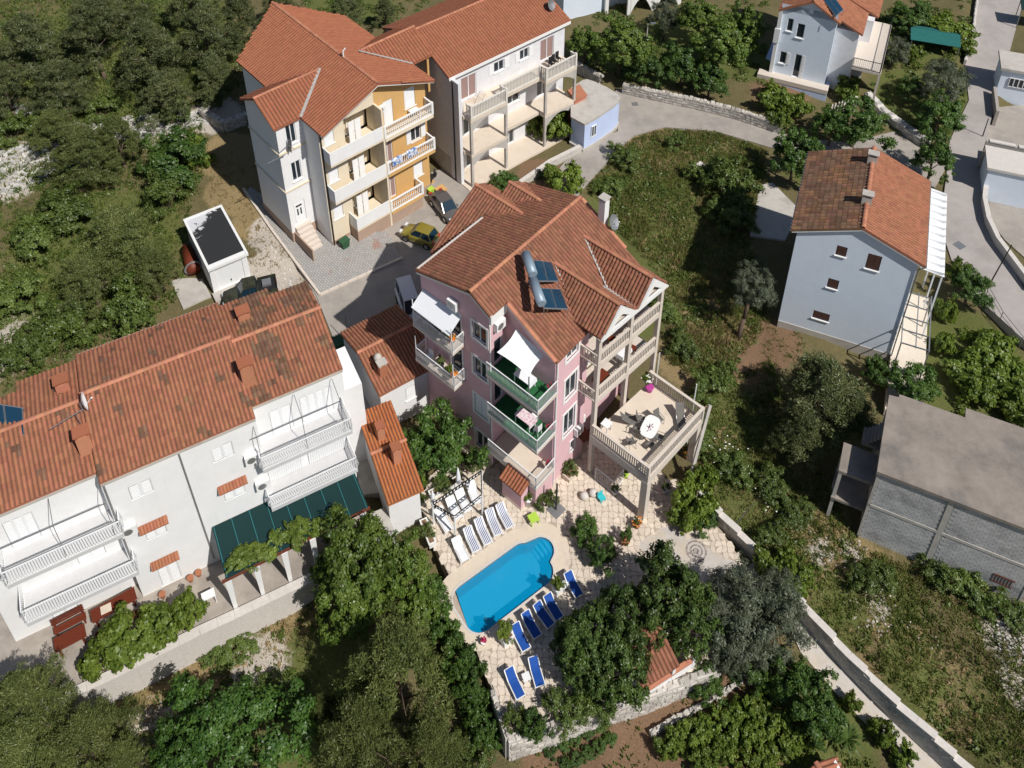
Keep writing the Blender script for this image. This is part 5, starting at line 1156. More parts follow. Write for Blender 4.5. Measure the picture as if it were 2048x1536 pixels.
m=MB(); m.box(-.2,-.3,-.2,.2,-.01,9); m.box(-.35,-.4,4.4,.3,-.02,6.4); m.build('corner_pier',M['whitetrim'],NH)
m=MB(); m.box(6.42,1.5,-3,9.0,5.5,7.2); m.box(6.42,5.52,-3,10.2,11,6.8); m.build('side_wing',M['villawhite'],NH)
roof(NH,[[(9.4,1.2,7.2),(9.4,6.5,7.2),(6.2,6.5,8.8),(6.2,1.2,8.8)],[(10.6,6.52,6.9),(10.6,12,6.9),(6.2,12,8.9),(6.2,6.52,8.9)]],'tile',w=.32,l=.42,h=.06,maxn=60)
def sarch(mb,y0,y1,x0,x1,z0,z1,rise,n=10):
    p=[(y0+(y1-y0)*k/n,z0+rise*math.sin(math.pi*k/n)) for k in range(n+1)]
    for a,b in zip(p[:-1],p[1:]):
        mb.add([(x0,a[0],a[1]),(x0,b[0],b[1]),(x0,b[0],z1),(x0,a[0],z1),(x1,a[0],a[1]),(x1,b[0],b[1]),(x1,b[0],z1),(x1,a[0],z1)],[(0,3,2,1),(7,4,5,6),(0,1,5,4),(2,3,7,6)])
m=MB(); m.box(9.02,-.6,3.4,12.3,11,3.7); m.build('balcony_slab',M['stonebeige'],NH)
m=MB(); sarch(m,-.3,3.3,12.05,12.3,-.4,3.4,2.9); sarch(m,3.9,7.4,12.05,12.3,-.4,3.4,2.9); sarch(m,7.9,11,12.05,12.3,-.4,3.4,2.9)
for y in (-.6,3.3,7.4): m.box(12.052,y,-3,12.298,y+.5 if y>0 else y+.3,3.398)
m.build('arcade',M['stonebeige'],NH)
railing(NH,[(9.1,-.55),(12.2,-.55),(12.2,10.9)],3.7,1.3,'black',.2)
m=MB()
for k in range(10): m.box(7.2+k*.33,-2.6,-3,7.53+k*.33,-1.3,-.6-.0+(.28*k)-.0-1.6)
m.build('outside_stair',M['stonebeige'],NH)
# white house above the lane, only its lower storeys in frame
o=at(1180,25,3.0); WH=thing('villa','white villa seen at the top edge with arched porch and railed balcony','house',(o.x,o.y,3),D(20))
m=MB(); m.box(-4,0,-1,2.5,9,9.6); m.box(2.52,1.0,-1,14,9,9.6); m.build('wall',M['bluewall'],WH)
wf_=Wf((-4,0),(1,0)); window(WH,wf_,(1.4,2.6,4.5,6.4),d=-.08); window(WH,wf_,(4.2,5.2,4.5,6.4),d=-.08); wf2=Wf((2.52,1.0),(1,0)); window(WH,wf2,(2,3.4,3.4,6),d=-.08,pane='curtain'); window(WH,wf2,(6,7.5,3.4,6),d=-.08)
m=MB(); m.box(3.5,-2.2,2.9,14,.98,3.2); m.build('balcony_slab',M['stonebeige'],WH)
m=MB(); arch(m,5.0,8.4,-2.18,-1.9,-.2,2.9,2.4); arch(m,8.9,12.5,-2.18,-1.9,-.2,2.9,2.4)
for x in (4.6,8.4,12.5): m.box(x,-2.18,-1,x+.5 if x<12 else x+.4,-1.9,2.9)
m.build('arcade',M['whitetrim'],WH); railing(WH,[(3.6,-2.1),(13.9,-2.1)],3.2,1.3,'metalwhite',.18)
m=MB(); m.box(2.0,-.6,-1,2.5,-.01,9); m.build('corner_pier',M['whitetrim'],WH)
# ------------------------------------------------------------ right edge
o=at(2003,135,6.0); RB=thing('workshop','low workshop with a flat sandy roof and a barred white window at the road','workshop',(o.x,o.y,1.0),D(-20))
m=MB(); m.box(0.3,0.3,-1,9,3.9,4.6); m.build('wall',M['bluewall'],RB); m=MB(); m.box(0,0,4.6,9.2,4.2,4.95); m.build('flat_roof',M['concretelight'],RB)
rf2=Wf((.3,.3),(1,0)); w_=window(RB,rf2,(1.0,4.2,2.4,3.7),cols=6,d=-.08)
m=MB(); m.box(-.2,-5.2,-1.5,.15,-.1,2.2); m.build('yard_wall',M['stone'],RB)
o=at(1975,335,5.5); RG=thing('garage','long flat white garage block half in shade beside the road','garage',(o.x,o.y,.5),D(-20))
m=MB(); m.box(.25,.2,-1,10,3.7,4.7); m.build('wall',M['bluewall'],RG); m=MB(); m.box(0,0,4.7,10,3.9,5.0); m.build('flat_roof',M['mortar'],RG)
m=MB(); m.box(.1,4.3,-1,10,4.65,5.2); m.build('parapet_wall',M['stone'],RG)
for k in range(3): MB().box(.4+k*2.9,4.25,5.203,3.0+k*2.9,4.7,5.35).build('wall_cap',M['mortar'],RG)
o=at(2048,40,1.5); RS=thing('shade_roof','dark green shade roof at the right edge of the photo','shelter',(o.x,o.y,2.0),D(-20))
m=MB(); m.slab([(-1.5,-3.5,3.0),(6,-3.5,3.0),(6,-1,3.2),(-1.5,-1,3.2)],.06); m.build('net',M['greenshade'],RS); m=MB()
for x,y in ((-1.4,-3.4),(5,-3.4),(-1.4,-1.1),(5,-1.1)): m.box(x-.05,y-.05,-1,x+.05,y+.05,3)
m.build('post',M['metalgrey'],RS)
o=at(1868,98,2.2); GS=thing('shade_roof','turquoise green shade net over a garden seat beside the road','shelter',(o.x,o.y,2.0),D(-18))
m=MB(); m.slab([(-3.4,-2.2,2.4),(2.6,-2.2,2.4),(2.6,.0,2.9),(-3.4,.0,2.9)],.05); m.slab([(-3.2,.02,2.9),(2.7,.02,2.9),(2.7,1.6,2.4),(-3.2,1.6,2.4)],.05); m.build('net',mat('teal_shade_net',(.02,.13,.12),.9,.15,2),GS); m=MB()
for x in (-3.2,2.5):
    for y in (-2.1,1.5): m.box(x-.05,y-.05,-1,x+.05,y+.05,2.4)
m.build('post',M['metalgrey'],GS)
# ------------------------------------------------------------ crazy paving on the pool terrace
def pkw(x,y): c,s=math.cos(D(YP)),math.sin(D(YP)); return (PK.location.x+x*c-y*s,PK.location.y+x*s+y*c)
avoid=[[pw(p)[:2] for p in poolpts(1.2)],[pkw(*p) for p in [(-1.8,12),(-1.8,4.7),(-.1,4.7),(-.1,-.1),(10.5,-.1),(10.5,12)]]]
SA=cells(deck,.44,.30,.07,avoid)
gravel_zone=padpoly([(1330,1050),(1500,1140),(1440,1170),(1320,1130),(1270,1090)],0)
items=[]
for c in SA:
    cx=sum(p[0] for p in c)/len(c);cy=sum(p[1] for p in c)/len(c)
    if inpoly(np.array([cx]),np.array([cy]),gravel_zone)[0]: continue
    dd=(Vector((cx,cy,0))-CAM).length; items.append((dd,c,cx,cy))
def vis(cx,cy):
    x,y,z=cx,cy,-72; zc=y*_c-z*_s; yc=y*_s+z*_c; px=1024+FPX*x/zc; py=-FPX*yc/zc; return 0<px<2048 and 0<py<1536
items.sort(key=lambda i:(not vis(i[2],i[3]),i[0])); pal=[]
rest=MB()
for n,(dd,c,cx,cy) in enumerate(items):
    h=.03+random.uniform(-.008,.012)
    if n<300:
        m=MB(); cc=[(x-cx,y-cy) for x,y in c]; m.prism(cc,-.03,h); o=m.build('paving_stone',M['flag'],TER); o.location=(cx,cy,0)
    else: rest.prism(c,-.03,h)
o=rest.build('paving_stones',M['flag'],TER); o['kind']='stuff'
m=MB(); m.poly([(x,y,.012) for x,y in (gravel_zone if sum(gravel_zone[i][0]*gravel_zone[(i+1)%5][1]-gravel_zone[(i+1)%5][0]*gravel_zone[i][1] for i in range(5))>0 else gravel_zone[::-1])]); m.build('pebble_bed',M['path'],None,kind='structure')
mo=at(1393,1102,.02); m=MB()
for k in range(20):
    a=k*math.pi/10
    for r,w in ((.72,.11),(.43,.10)):
        c=Vector((math.cos(a)*r,math.sin(a)*r)); t=Vector((-math.sin(a),math.cos(a)))*r*.13; rr_=Vector((math.cos(a),math.sin(a)))*w/2
        m.prism([tuple(c-t-rr_),tuple(c+t-rr_),tuple(c+t+rr_),tuple(c-t+rr_)],-.01,.03)
m.lathe([(.24,-.01),(.24,.035),(.0,.035)],12)
m.build('pebble_mosaic',mat('grey_rose_pebble',(.36,.30,.28),.9,.2,6,rnd=.25),TER,loc=mo)
# ------------------------------------------------------------ walls
def stonewall(name,label,pts,zb,zt,th,mt='stone',cap=None,cat='wall',size=(.42,.26),both=False,top=True,group=None,proud=.05):
    "masonry wall along pts; zb,zt functions of t (0..1) or numbers; every stone is a lump proud of the mortar core"
    o=Vector((pts[0][0],pts[0][1],0)); t=thing(name,label,cat,o,0,group); core=MB(); st=[]; cp=MB()
    Ls=[(Vector(b[:2])-Vector(a[:2])).length for a,b in zip(pts[:-1],pts[1:])]; tot=sum(Ls); acc=0
    for (a,b),L in zip(zip(pts[:-1],pts[1:]),Ls):
        A=Vector((a[0],a[1],0))-o; d=(Vector((b[0],b[1],0))-Vector((a[0],a[1],0))).normalized(); n=Vector((d.y,-d.x,0)); k=max(1,int(L/1.2))
        for i in range(k):
            s0,s1=L*i/k,L*(i+1)/k+.01; tm=(acc+(s0+s1)/2)/tot; z0=zb(tm) if callable(zb) else zb; z1=zt(tm) if callable(zt) else zt
            p=[A+d*s0-n*th/2,A+d*s1-n*th/2,A+d*s1+n*th/2,A+d*s0+n*th/2]; core.prism([(q.x,q.y) for q in p],z0,z1)
            if cap:
                p=[A+d*s0-n*(th/2+.06),A+d*s1-n*(th/2+.06),A+d*s1+n*(th/2+.06),A+d*s0+n*(th/2+.06)]; cp.prism([(q.x,q.y) for q in p],z1+.004,z1+.12)
            for side in (() if size is None else ((1,-1) if both else (1,))):
                z=z0+size[1]*.5
                while z<z1-.06:
                    x=s0+random.uniform(0,.2)
                    while x<s1:
                        w=size[0]*random.uniform(.5,1.2); h=size[1]*random.uniform(.6,1.0); c=A+d*(x+w/2)+n*side*(th/2)+Vector((0,0,z+random.uniform(-.03,.03)))
                        ang=math.atan2(d.y,d.x)+random.uniform(-.12,.12); st.append((c,ang,w*.46,proud*random.uniform(.6,1.5),h*.46)); x+=w
                    z+=size[1]
            if top and not cap and size:
                x=s0
                while x<s1:
                    w=size[0]*random.uniform(.6,1.2); c=A+d*(x+w/2)+n*random.uniform(-.08,.08)+Vector((0,0,z1+random.uniform(-.02,.08))); st.append((c,math.atan2(d.y,d.x)+random.uniform(-.4,.4),w*.45,th*random.uniform(.3,.5),size[1]*.4)); x+=w
        acc+=L
    core.build('mortar_core',M['mortar' if mt!='rubble' else 'rubble'],t)
    if cap: cp.build('coping',M[cap],t)
    b=MB(); b.add([(-1,-1,-1),(1,-1,-1),(1,1,-1),(-1,1,-1),(-.7,-.7,1),(.75,-.7,1),(.7,.75,1),(-.75,.7,1),(-1.05,-1.05,.2),(1.05,-1,.1),(1,1.05,.2),(-1,1,.1)],[(3,2,1,0),(4,5,6,7),(0,1,9,8),(1,2,10,9),(2,3,11,10),(3,0,8,11),(8,9,5,4),(9,10,6,5),(10,11,7,6),(11,8,4,7)])
    Vs=np.array(b.v,np.float32);Fs=np.array(b.f,np.int32)
    mm=[]
    for c,a,sx,sy,sz in st:
        ca,sa=math.cos(a),math.sin(a); mm.append(((ca*sx,-sa*sy,0,c.x),(sa*sx,ca*sy,0,c.y),(0,0,sz,c.z),(0,0,0,1)))
    if mm: place_many('stone','stones',Vs,Fs,mm,M[mt],t,40,onlyfacing=True)
    return t
P2=lambda L,z:[tuple(at(px,py,z)[:2]) for px,py in L]
stonewall('stone_wall','whitewashed rubble wall holding up the pool terrace above the vegetable plot',P2([(1016,1483),(1100,1457),(1260,1405),(1430,1343)],0),-2.6,.35,.45,'stone',None,size=(.5,.34))
stonewall('stone_wall','low pale garden wall along the left edge of the terrace beside the hedge',P2([(985,1390),(1016,1483)],0)[::-1],-2.6,.6,.35,'stone',None)
def stepz(n,a,b): return lambda t:a+(b-a)*math.floor(t*n)/max(1,n-1)
stonewall('stone_wall','long stepped wall with pale coping along the gravel path',P2([(1552,1160),(1606,1215),(1700,1310),(1800,1400),(1960,1530),(2010,1575)],.3)[::1],-3.4,stepz(7,.75,-1.0),.4,'block','mortar',size=(.5,.28),proud=.02)
stonewall('stone_wall','shorter pale retaining wall behind the pebble terrace below the meadow',P2([(1398,990),(1440,1032),(1478,1066),(1512,1098)],.9),-.6,lambda t:1.35-.5*math.floor(t*3)/2,.4,'concretelight','mortar',size=(.5,.3),proud=.015)
stonewall('stone_wall','rough fieldstone wall along the top of the curved lane under the trees',P2([(1245,182),(1300,194),(1390,213),(1470,233),(1560,262)],2.2),1.7,3.3,.5,'stone',size=(.5,.34))
stonewall('stone_wall','short fieldstone wall beside the gate at the left end of the lane',P2([(1140,128),(1200,160)],3),1.7,3.7,.5,'stone',size=(.5,.34))
stonewall('stone_wall','white dry stone wall climbing from the gravel lane to the arcade house',P2([(1855,292),(1810,262),(1765,228),(1735,195)],2.3),1.6,3.0,.9,'rubble',size=(.6,.36),both=True)
stonewall('stone_wall','low garden wall along the villa plot and the lane in front of the pink house',P2([(1040,372),(1100,330),(1160,300)],2.2),1.5,2.75,.35,'concretelight','mortar',proud=.015)
stonewall('stone_wall','courtyard retaining wall topped with pale stone in front of the row houses',P2([(118,1402),(230,1350),(400,1264),(470,1232),(640,1150),(752,1092)],.5),-2.9,.62,.55,'concretelight','mortar',size=None,proud=.008)
stonewall('stone_wall','low block wall curving along the side road past the leaning pole',P2([(1978,300),(1968,400),(1976,440),(1995,480),(2070,580)],2.6)[::-1],1.0,2.9,.35,'concretelight','mortar',proud=.015)
stonewall('stone_wall','white kerb wall along the left side of the side road at the top',P2([(1956,-20),(1946,60),(1930,125)],2.3)[::-1],1.6,2.7,.3,'mortar',None,proud=.015)
stonewall('stone_wall','old stone wall behind the cream apartment house',P2([(405,235),(450,262),(490,248)],4.0),3.2,5.4,.6,'stone')
stonewall('stone_wall','low wall edging the vegetable plot below the citrus tree',P2([(1300,1470),(1400,1415),(1480,1368)],-1.9),-2.6,-1.5,.3,'concretelight',None)
rb=MB()
def rubblepile(pix,z,n,s0,s1,mt,label):
    p0=gz(*pix[len(pix)//2],z); b=MB(); poly=[tuple(gz(px,py,z)[:2]) for px,py in pix]; xs=[p[0] for p in poly];ys=[p[1] for p in poly]; k=0
    while k<n:
        x,y=random.uniform(min(xs),max(xs)),random.uniform(min(ys),max(ys))
        if not inpoly(np.array([x]),np.array([y]),poly)[0]: continue
        k+=1; s=random.uniform(s0,s1); zz=float(groundz(x,y)); pts=[]
        for i in range(6): a=i*1.047+random.uniform(-.3,.3); r=s*random.uniform(.7,1.1); pts.append((x+r*math.cos(a),y+r*math.sin(a)))
        b.prism(pts,zz-.1,zz+s*random.uniform(.4,1.0))
    o=b.build('rubble',M[mt],None,kind='stuff'); return o
rubblepile([(130,250),(260,235),(430,215),(440,245),(300,275),(140,290)],4.5,900,.10,.28,'rubble','')
rubblepile([(0,300),(120,290),(110,350),(0,400)],4.5,350,.10,.3,'rubble','')
rubblepile([(30,210),(100,205),(100,235),(30,235)],5,90,.10,.3,'rubble','')
rubblepile([(1385,330),(1425,320),(1420,350),(1390,350)],1.9,25,.15,.4,'rubble','')
rubblepile([(1985,1250),(2060,1230),(2060,1330),(2000,1310)],-.3,140,.05,.14,'rubble','')
rubblepile([(250,1420),(420,1380),(400,1500),(280,1520)],-2.6,220,.03,.09,'stone','')
rubblepile([(820,1230),(860,1230),(860,1300),(830,1300)],-1.6,60,.1,.3,'rubble','')
rubblepile([(530,480),(600,470),(640,580),(560,590)],2.4,120,.04,.12,'rubble','')
rubblepile([(1600,1040),(1720,1080),(1900,1300),(1720,1280)],-.1,160,.04,.10,'stone','')
# ------------------------------------------------------------ pergola with green shade net
t=thing('pergola','long pergola with dark green shade net on white posts before the row houses','pergola',ROWL,D(YR))
m=MB(); m.slab([(5.3,-3.95,4.05),(15.7,-3.75,4.05),(15.7,-.1,4.35),(5.3,-.1,4.35)],.05); m.build('shade_net',M['greenshade'],t)
m=MB()
for k in range(9): m.bar((5.4+1.27*k,-3.9,4.10),(5.4+1.27*k,-.15,4.40),.05,.03)
m.build('batten',mat('teal_batten',(.03,.16,.17),.8,.1,3),t)
m=MB(); m.bar((5.0,-3.95,3.9),(15.8,-3.8,3.9),.16,.2); m.build('front_beam',M['brownwood'],t)
for x in (5.4,7.35,9.35,11.4,13.4,15.2):
    m=MB(); m.add([(x-.13,-3.97,0),(x+.13,-3.97,0),(x+.13,-3.71,0),(x-.13,-3.71,0),(x-.22,-4.02,3.8),(x+.22,-4.02,3.8),(x+.22,-3.66,3.8),(x-.22,-3.66,3.8)],[(0,3,2,1),(4,5,6,7),(0,1,5,4),(1,2,6,5),(2,3,7,6),(3,0,4,7)]); m.build('post',M['whitetrim'],t)
m=MB(); m.box(5.2,-3.5,0,5.5,-1.2,.02); 
def lc(x,y,z=0): c,s=math.cos(D(YR)),math.sin(D(YR)); return Vector((ROWL[0]+x*c-y*s,ROWL[1]+x*s+y*c,ROWL[2]+z))
# ------------------------------------------------------------ tables and benches in the court
def woodtable(label,x,y,w,d,rz,name='picnic_table'):
    t=thing(name,label,'table',lc(x,y),D(YR)+rz)
    m=MB()
    n=6
    for k in range(n): m.box(-w/2,-d/2+d*k/n,.90,w/2,-d/2+d*(k+1)/n-.02,.98)
    m.build('table_top',M['redwood'],t)
    for sx in (-1,1):
        q=MB(); q.box(sx*(w/2-.25)-.06,-d/2+.1,0,sx*(w/2-.25)+.06,-d/2+.24,.9); q.box(sx*(w/2-.25)-.06,d/2-.24,0,sx*(w/2-.25)+.06,d/2-.1,.9); q.build('leg',M['redwood'],t)
    return t
def woodbench(label,x,y,w,rz,back=True,name='garden_bench'):
    t=thing(name,label,'bench',lc(x,y),D(YR)+rz); m=MB()
    for k in range(3): m.box(-w/2,-.25+k*.17,.52,w/2,-.10+k*.17,.58)
    m.build('seat',M['redwood'],t)
    if back:
        m=MB()
        for k in range(3): m.box(-w/2,.27+k*.03,.75+k*.22,w/2,.31+k*.03,.90+k*.22)
        m.build('backrest',M['redwood'],t)
    for sx in (-1,1):
        q=MB(); q.box(sx*(w/2-.15)-.05,-.25,0,sx*(w/2-.15)+.05,.3,.52); q.box(sx*(w/2-.15)-.05,.26,.52,sx*(w/2-.15)+.05,.36,1.35) if back else None; q.build('leg',M['redwood'],t)
    return t
woodtable('red brown wooden table nearest the parked corner of the court',-5.05,-.95,2.0,1.0,.05)
woodbench('slatted red wooden bench with a high back against the lower balcony',-5.0,.25,2.1,.05)
woodtable('longer dark red wooden table with a cream mat on it',-2.1,-.15,3.0,.95,.08)
woodbench('backless red bench in front of the longer table',-2.1,-1.35,2.9,.08,False)
m=MB(); m.box(-.35,-.3,0,.35,.3,.015); setp(m.build('place_mat',M['coping'],None,loc=lc(-2.6,-.2,.985)),'cream square mat lying on the longer red table','mat').rotation_euler=(0,0,D(YR))
t=thing('barbecue_stand','white painted metal frame stand at the corner of the pergola','stand',lc(3.9,-2.6),D(YR)); m=MB(); m.box(-.45,-.3,.9,.45,.3,.98); m.build('top',M['metalwhite'],t)
for x in (-.4,.4):
    q=MB(); q.box(x-.03,-.28,0,x+.03,-.22,.9); q.box(x-.03,.22,0,x+.03,.28,.9); q.build('leg',M['metalwhite'],t)
for i,(x,y) in enumerate(((1.9,-2.9),(-3.9,-3.1),(1.0,-.7),(3.0,-.5),(3.6,-.4))):
    t=thing('flower_pot',('brown pot beside the court wall near the pergola','brown pot on the wall corner at the far left of the court','small brown pot in front of the white house wall','dark plant pot just left of the shade net','terracotta pot with a small shrub under the edge of the shade net')[i],'pot',lc(x,y),0,'pots standing in the court'); m=MB(); m.lathe([(.14,0),(.22,.42),(.25,.45),(.2,.45)],10); m.build('pot',M['terracottapot'],t); m=MB(); m.lathe([(.2,.40),(.0,.41)],10); m.build('potting_soil',M['soil'],t)
# ------------------------------------------------------------ sun loungers
def lounger_proto(kind):
    fr='metalwhite'; fab={'white':'fabricwhite','stripe':'fabricwhite','blue':'bluefab'}[kind]
    t=thing('sun_lounger','x','sun lounger'); L=1.95; w=.64
    m=MB()
    for s in (-1,1): m.bar((-L/2+.62,s*w/2,.40),(L/2,s*w/2,.38),.06,.09); m.bar((-L/2,s*w/2,.82),(-L/2+.62,s*w/2,.40),.06,.09)
    m.bar((L/2-.02,-w/2,.38),(L/2-.02,w/2,.38),.06,.07); m.bar((-L/2,-w/2,.82),(-L/2,w/2,.82),.07,.06); m.build('frame',M[fr],t)
    for sx in (-.35,.85):
        for s in (-1,1):
            q=MB(); q.bar((sx,s*(w/2-.01),.37),(sx+.05,s*(w/2+.03),0),.06,.06); q.build('leg',M[fr],t)
    prof=[(-L/2+.02,.83),(-L/2+.3,.64),(-L/2+.6,.44),(-.1,.40),(.4,.415),(L/2-.04,.40)]
    if kind!='stripe':
        m=MB(); rows=[[(x,-w/2+.05,z+.025),(x,w/2-.05,z+.025)] for x,z in prof]; m.grid([[r[0] for r in rows],[r[1] for r in rows]]); m.grid([[(r[1][0],r[1][1],r[1][2]-.05) for r in rows],[(r[0][0],r[0][1],r[0][2]-.05) for r in rows]]); m.build('sling',M[fab],t)
        if kind=='white':
            q=MB()
            for k in range(9):
                x=-L/2+.15+k*.2; zz=np.interp(x,[p[0] for p in prof],[p[1] for p in prof]); q.box(x,-w/2+.07,zz+.0,x+.02,w/2-.07,zz+.032)
            q.build('slat',M['metalwhite'],t)
    else:
        n=9
        for col,off in (('fabricwhite',0),('stripe',1)):
            m=MB()
            for k in range(off,n,2):
                y0=-w/2+.05+(w-.1)*k/n; y1=-w/2+.05+(w-.1)*(k+1)/n; m.grid([[(x,y0,z+.03) for x,z in prof],[(x,y1,z+.03) for x,z in prof]])
            m.build('mattress' if off==0 else 'mattress_stripe',M[col],t)
    return t
LP={k:lounger_proto(k) for k in ('white','stripe','blue')}; used=set()
def lounger(kind,hx,hy,fx,fy,label):
    if kind in used: t=copy_tree(LP[kind])
    else: t=LP[kind]; used.add(kind)
    a=at(hx,hy,.8);b=at(fx,fy,.3); d=b-a; t.location=((a.x+b.x)/2,(a.y+b.y)/2,.03); t.rotation_euler=(0,0,math.atan2(d.y,d.x)); s=max(.85,min(1.2,math.hypot(d.x,d.y)/1.9)); t.scale=(s,1.05,1.05)
    t['label']=label; t['group']='sun loungers round the pool'
for a in [('stripe',934.5,1056,953.6,1103.7,'navy striped lounger next to the plain white one by the pool'),('stripe',956,1038,977,1088.7,'second navy striped lounger from the plain white one, nearest pool row'),('stripe',978,1020,997,1071,'third navy striped lounger, second from the pink store'),('stripe',999,1009,1020.6,1056,'navy striped lounger nearest the pink store'),
 ('white',912,1078,930,1121,'plain white lounger at the left end of the striped row'),('white',875.7,1017.6,899,1062.7,'white lounger at the left outside edge of the gazebo frame'),('white',899,995.7,918,1038,'white lounger under the gazebo, second from the left'),('white',918,982,936,1023,'white lounger under the gazebo, third from the left'),('white',941,967,953.6,1005,'white lounger at the right edge of the gazebo by the far post'),
 ('blue',1137.6,1149,1156.6,1190,'blue lounger standing alone near the pool steps'),('blue',1095,1191.5,1118.6,1238,'blue lounger in the row, nearest the steps end and half under the fig tree'),('blue',1074.6,1209,1101,1252,'blue lounger second from the steps end of the row'),('blue',1051,1226.6,1074.6,1273.5,'blue lounger third in the row along the pool'),('blue',1032,1253,1051,1297,'blue lounger beside the big white planter'),('blue',1066,1316,1080.5,1373,'blue lounger with a deep shadow beside the small white table'),('blue',1017.5,1338,1042,1396.5,'blue lounger nearest the hedge at the bottom of the terrace')]: lounger(*a)
# ------------------------------------------------------------ gazebo frame with folded umbrellas
gp=[at(867,1052,0),at(912,1066,0),at(960,1030,0),at(963,986,0)]
gp=[at(868,1050,0),at(911,1076,0),at(965,1032,0),at(964,985,0)]
t=thing('gazebo_frame','open gazebo frame with black and white lattice beams over white loungers','gazebo',gp[0]); gh_=2.9; q0=Vector(gp[0])
for g in gp: m=MB(); d=g-q0; m.tube((d.x,d.y,0),(d.x,d.y,gh_),.075,6); m.build('post',M['metalwhite'],t)
for a,b in zip(gp,gp[1:]+gp[:1]):
    m=MB(); a=a-q0;b=b-q0; m.bar((a.x,a.y,gh_),(b.x,b.y,gh_),.06,.05); m.bar((a.x,a.y,gh_-.32),(b.x,b.y,gh_-.32),.05,.05); k=int((b-a).length/.28)
    for i in range(k):
        p=a.lerp(b,(i+.5)/k); q=a.lerp(b,(i+1.)/k); m.bar((p.x,p.y,gh_),(q.x,q.y,gh_-.32),.07,.05)
    be=m.build('lattice_beam',M['black'],t); q=MB()
    for i in range(k): p=a.lerp(b,(i+.5)/k); q.lathe([(.02,gh_-.22),(.085,gh_-.15),(.02,gh_-.08)],6,p.x,p.y)
    o=q.build('lattice_disc',M['metalwhite'],be); o['kind']='stuff'
for g,l in ((at(868,1030,0),'folded white parasol at the left post of the gazebo'),(at(918,985,0),'folded white parasol behind the gazebo, in front of the lemon tree')):
    u=thing('folded_parasol',l,'parasol',g,0,'folded parasols by the gazebo'); m=MB(); m.tube((0,0,0),(0,0,3.3),.03,6); m.build('pole',M['metalwhite'],u); m=MB(); m.smooth=True; m.lathe([(.05,1.2),(.17,1.35),(.20,1.9),(.14,2.6),(.07,3.1),(.02,3.25)],9); m.build('canopy',M['fabricwhite'],u); m=MB(); m.lathe([(.3,0),(.3,.1),(.05,.14)],10); m.build('base',M['concretelight'],u)
# pole heater / closed umbrella by the pool
u=thing('parasol_stand','dark bare parasol pole on a square grey slab beside the pool','parasol stand',at(1112,1020,0)); m=MB(); m.tube((0,0,.1),(0,0,3.4),.07,8); m.build('pole',M['black'],u); m=MB(); m.box(-.55,-.55,0,.55,.55,.1); m.build('slab',M['metalgrey'],u); u.rotation_euler=(0,0,D(45))
# lime side table, white side tables, planters
def table(label,p,s,h,mt,rz=0,name='side_table'):
    t=thing(name,label,'table',p,rz); m=MB(); m.box(-s,-s,h-.05,s,s,h); m.build('table_top',M[mt],t)
    for x in (-1,1):
        for y in (-1,1): q=MB(); q.box(x*(s-.07)-.035,y*(s-.07)-.035,0,x*(s-.07)+.035,y*(s-.07)+.035,h-.052); q.build('leg',M[mt],t)
    return t
table('lime green plastic table beside the pink store',at(1067,1035,.6)-Vector((0,0,.6)),.36,.62,'limegreen',.5)
table('small white table between the two lower blue loungers',at(1052.6,1353,.55)-Vector((0,0,.55)),.26,.55,'metalwhite',.4)
table('small white table beside the lone blue lounger',at(1131,1168,.55)-Vector((0,0,.55)),.26,.55,'metalwhite',.4)
def planter(label,p,w,d,h,mt,rz,crown,cR,cH,R,H,crz=0,name='planter'):
    t=thing(name,label,'planter',p,rz); m=MB(); m.box(-w/2,-d/2,0,w/2,d/2,h); m.box(-w/2-.05,-d/2-.05,h,w/2+.05,d/2+.05,h+.06); m.build('trough',M[mt],t); m=MB(); m.box(-w/2+.06,-d/2+.06,h+.061,w/2-.06,d/2-.06,h+.075); m.build('potting_soil',M['soil'],t)
    o=link('plant',crown,t); o.location=(0,0,h); o.scale=(R/cR,R/cR,H/cH); o.rotation_euler=(0,0,crz); return t
c_=CR['shrub'][0]; cv_=CR['vine'][0]
planter('big white square planter with a spiky plant at the pool corner',at(1012,1277,.3)-Vector((0,0,.3)),.8,.8,.85,'whitetrim',D(36),*cv_,.75,1.0)
planter('white trough with a small palm like plant beside the lone blue lounger',at(1115,1178,.3)-Vector((0,0,.3)),.6,.6,.7,'whitetrim',D(36),*cv_,.55,.9,1.0)
planter('long white flower trough behind the gazebo',at(890,977,.2)-Vector((0,0,.2)),2.6,.5,.5,'whitetrim',D(30),*c_,.9,.7,.5)
planter('white trough of greenery beside the boiler house wall',at(856,1068,.2)-Vector((0,0,.2)),.5,2.0,.55,'whitetrim',D(25),*c_,.7,.6,.9)
planter('stone planter wedged at the corner of the pink house',at(1140,945,.2)-Vector((0,0,.2)),1.3,1.0,.5,'flag',D(45),*c_,.8,1.0,.3)
def pot(label,p,r,h,mt,crown,R,H,group=None,flower=None,rz=0):
    t=thing('plant_pot',label,'plant pot',p,rz,group); m=MB(); m.smooth=True; m.lathe([(r*.65,0),(r*.95,h*.85),(r*1.05,h*.87),(r*1.05,h),(r*.85,h)],11); m.build('pot',M[mt],t); m=MB(); m.lathe([(r*.85,h*.95),(0,h*.96)],10); m.build('potting_soil',M['soil'],t)
    if crown: o=link('plant',crown[0],t); o.location=(0,0,h*.9); o.scale=(R/crown[1],R/crown[1],H/crown[2]); o.rotation_euler=(0,0,rz)
    if flower:
        m=MB()
        for k in range(26):
            a=random.uniform(0,6.28);rr_=random.uniform(0,R); z=h*.9+H*random.uniform(.4,1.0); x,y=math.cos(a)*rr_,math.sin(a)*rr_; m.lathe([(.01,z-.05),(.07,z),(.02,z+.05)],5,x,y)
        m.build('flowers',M[flower],t)
    return t
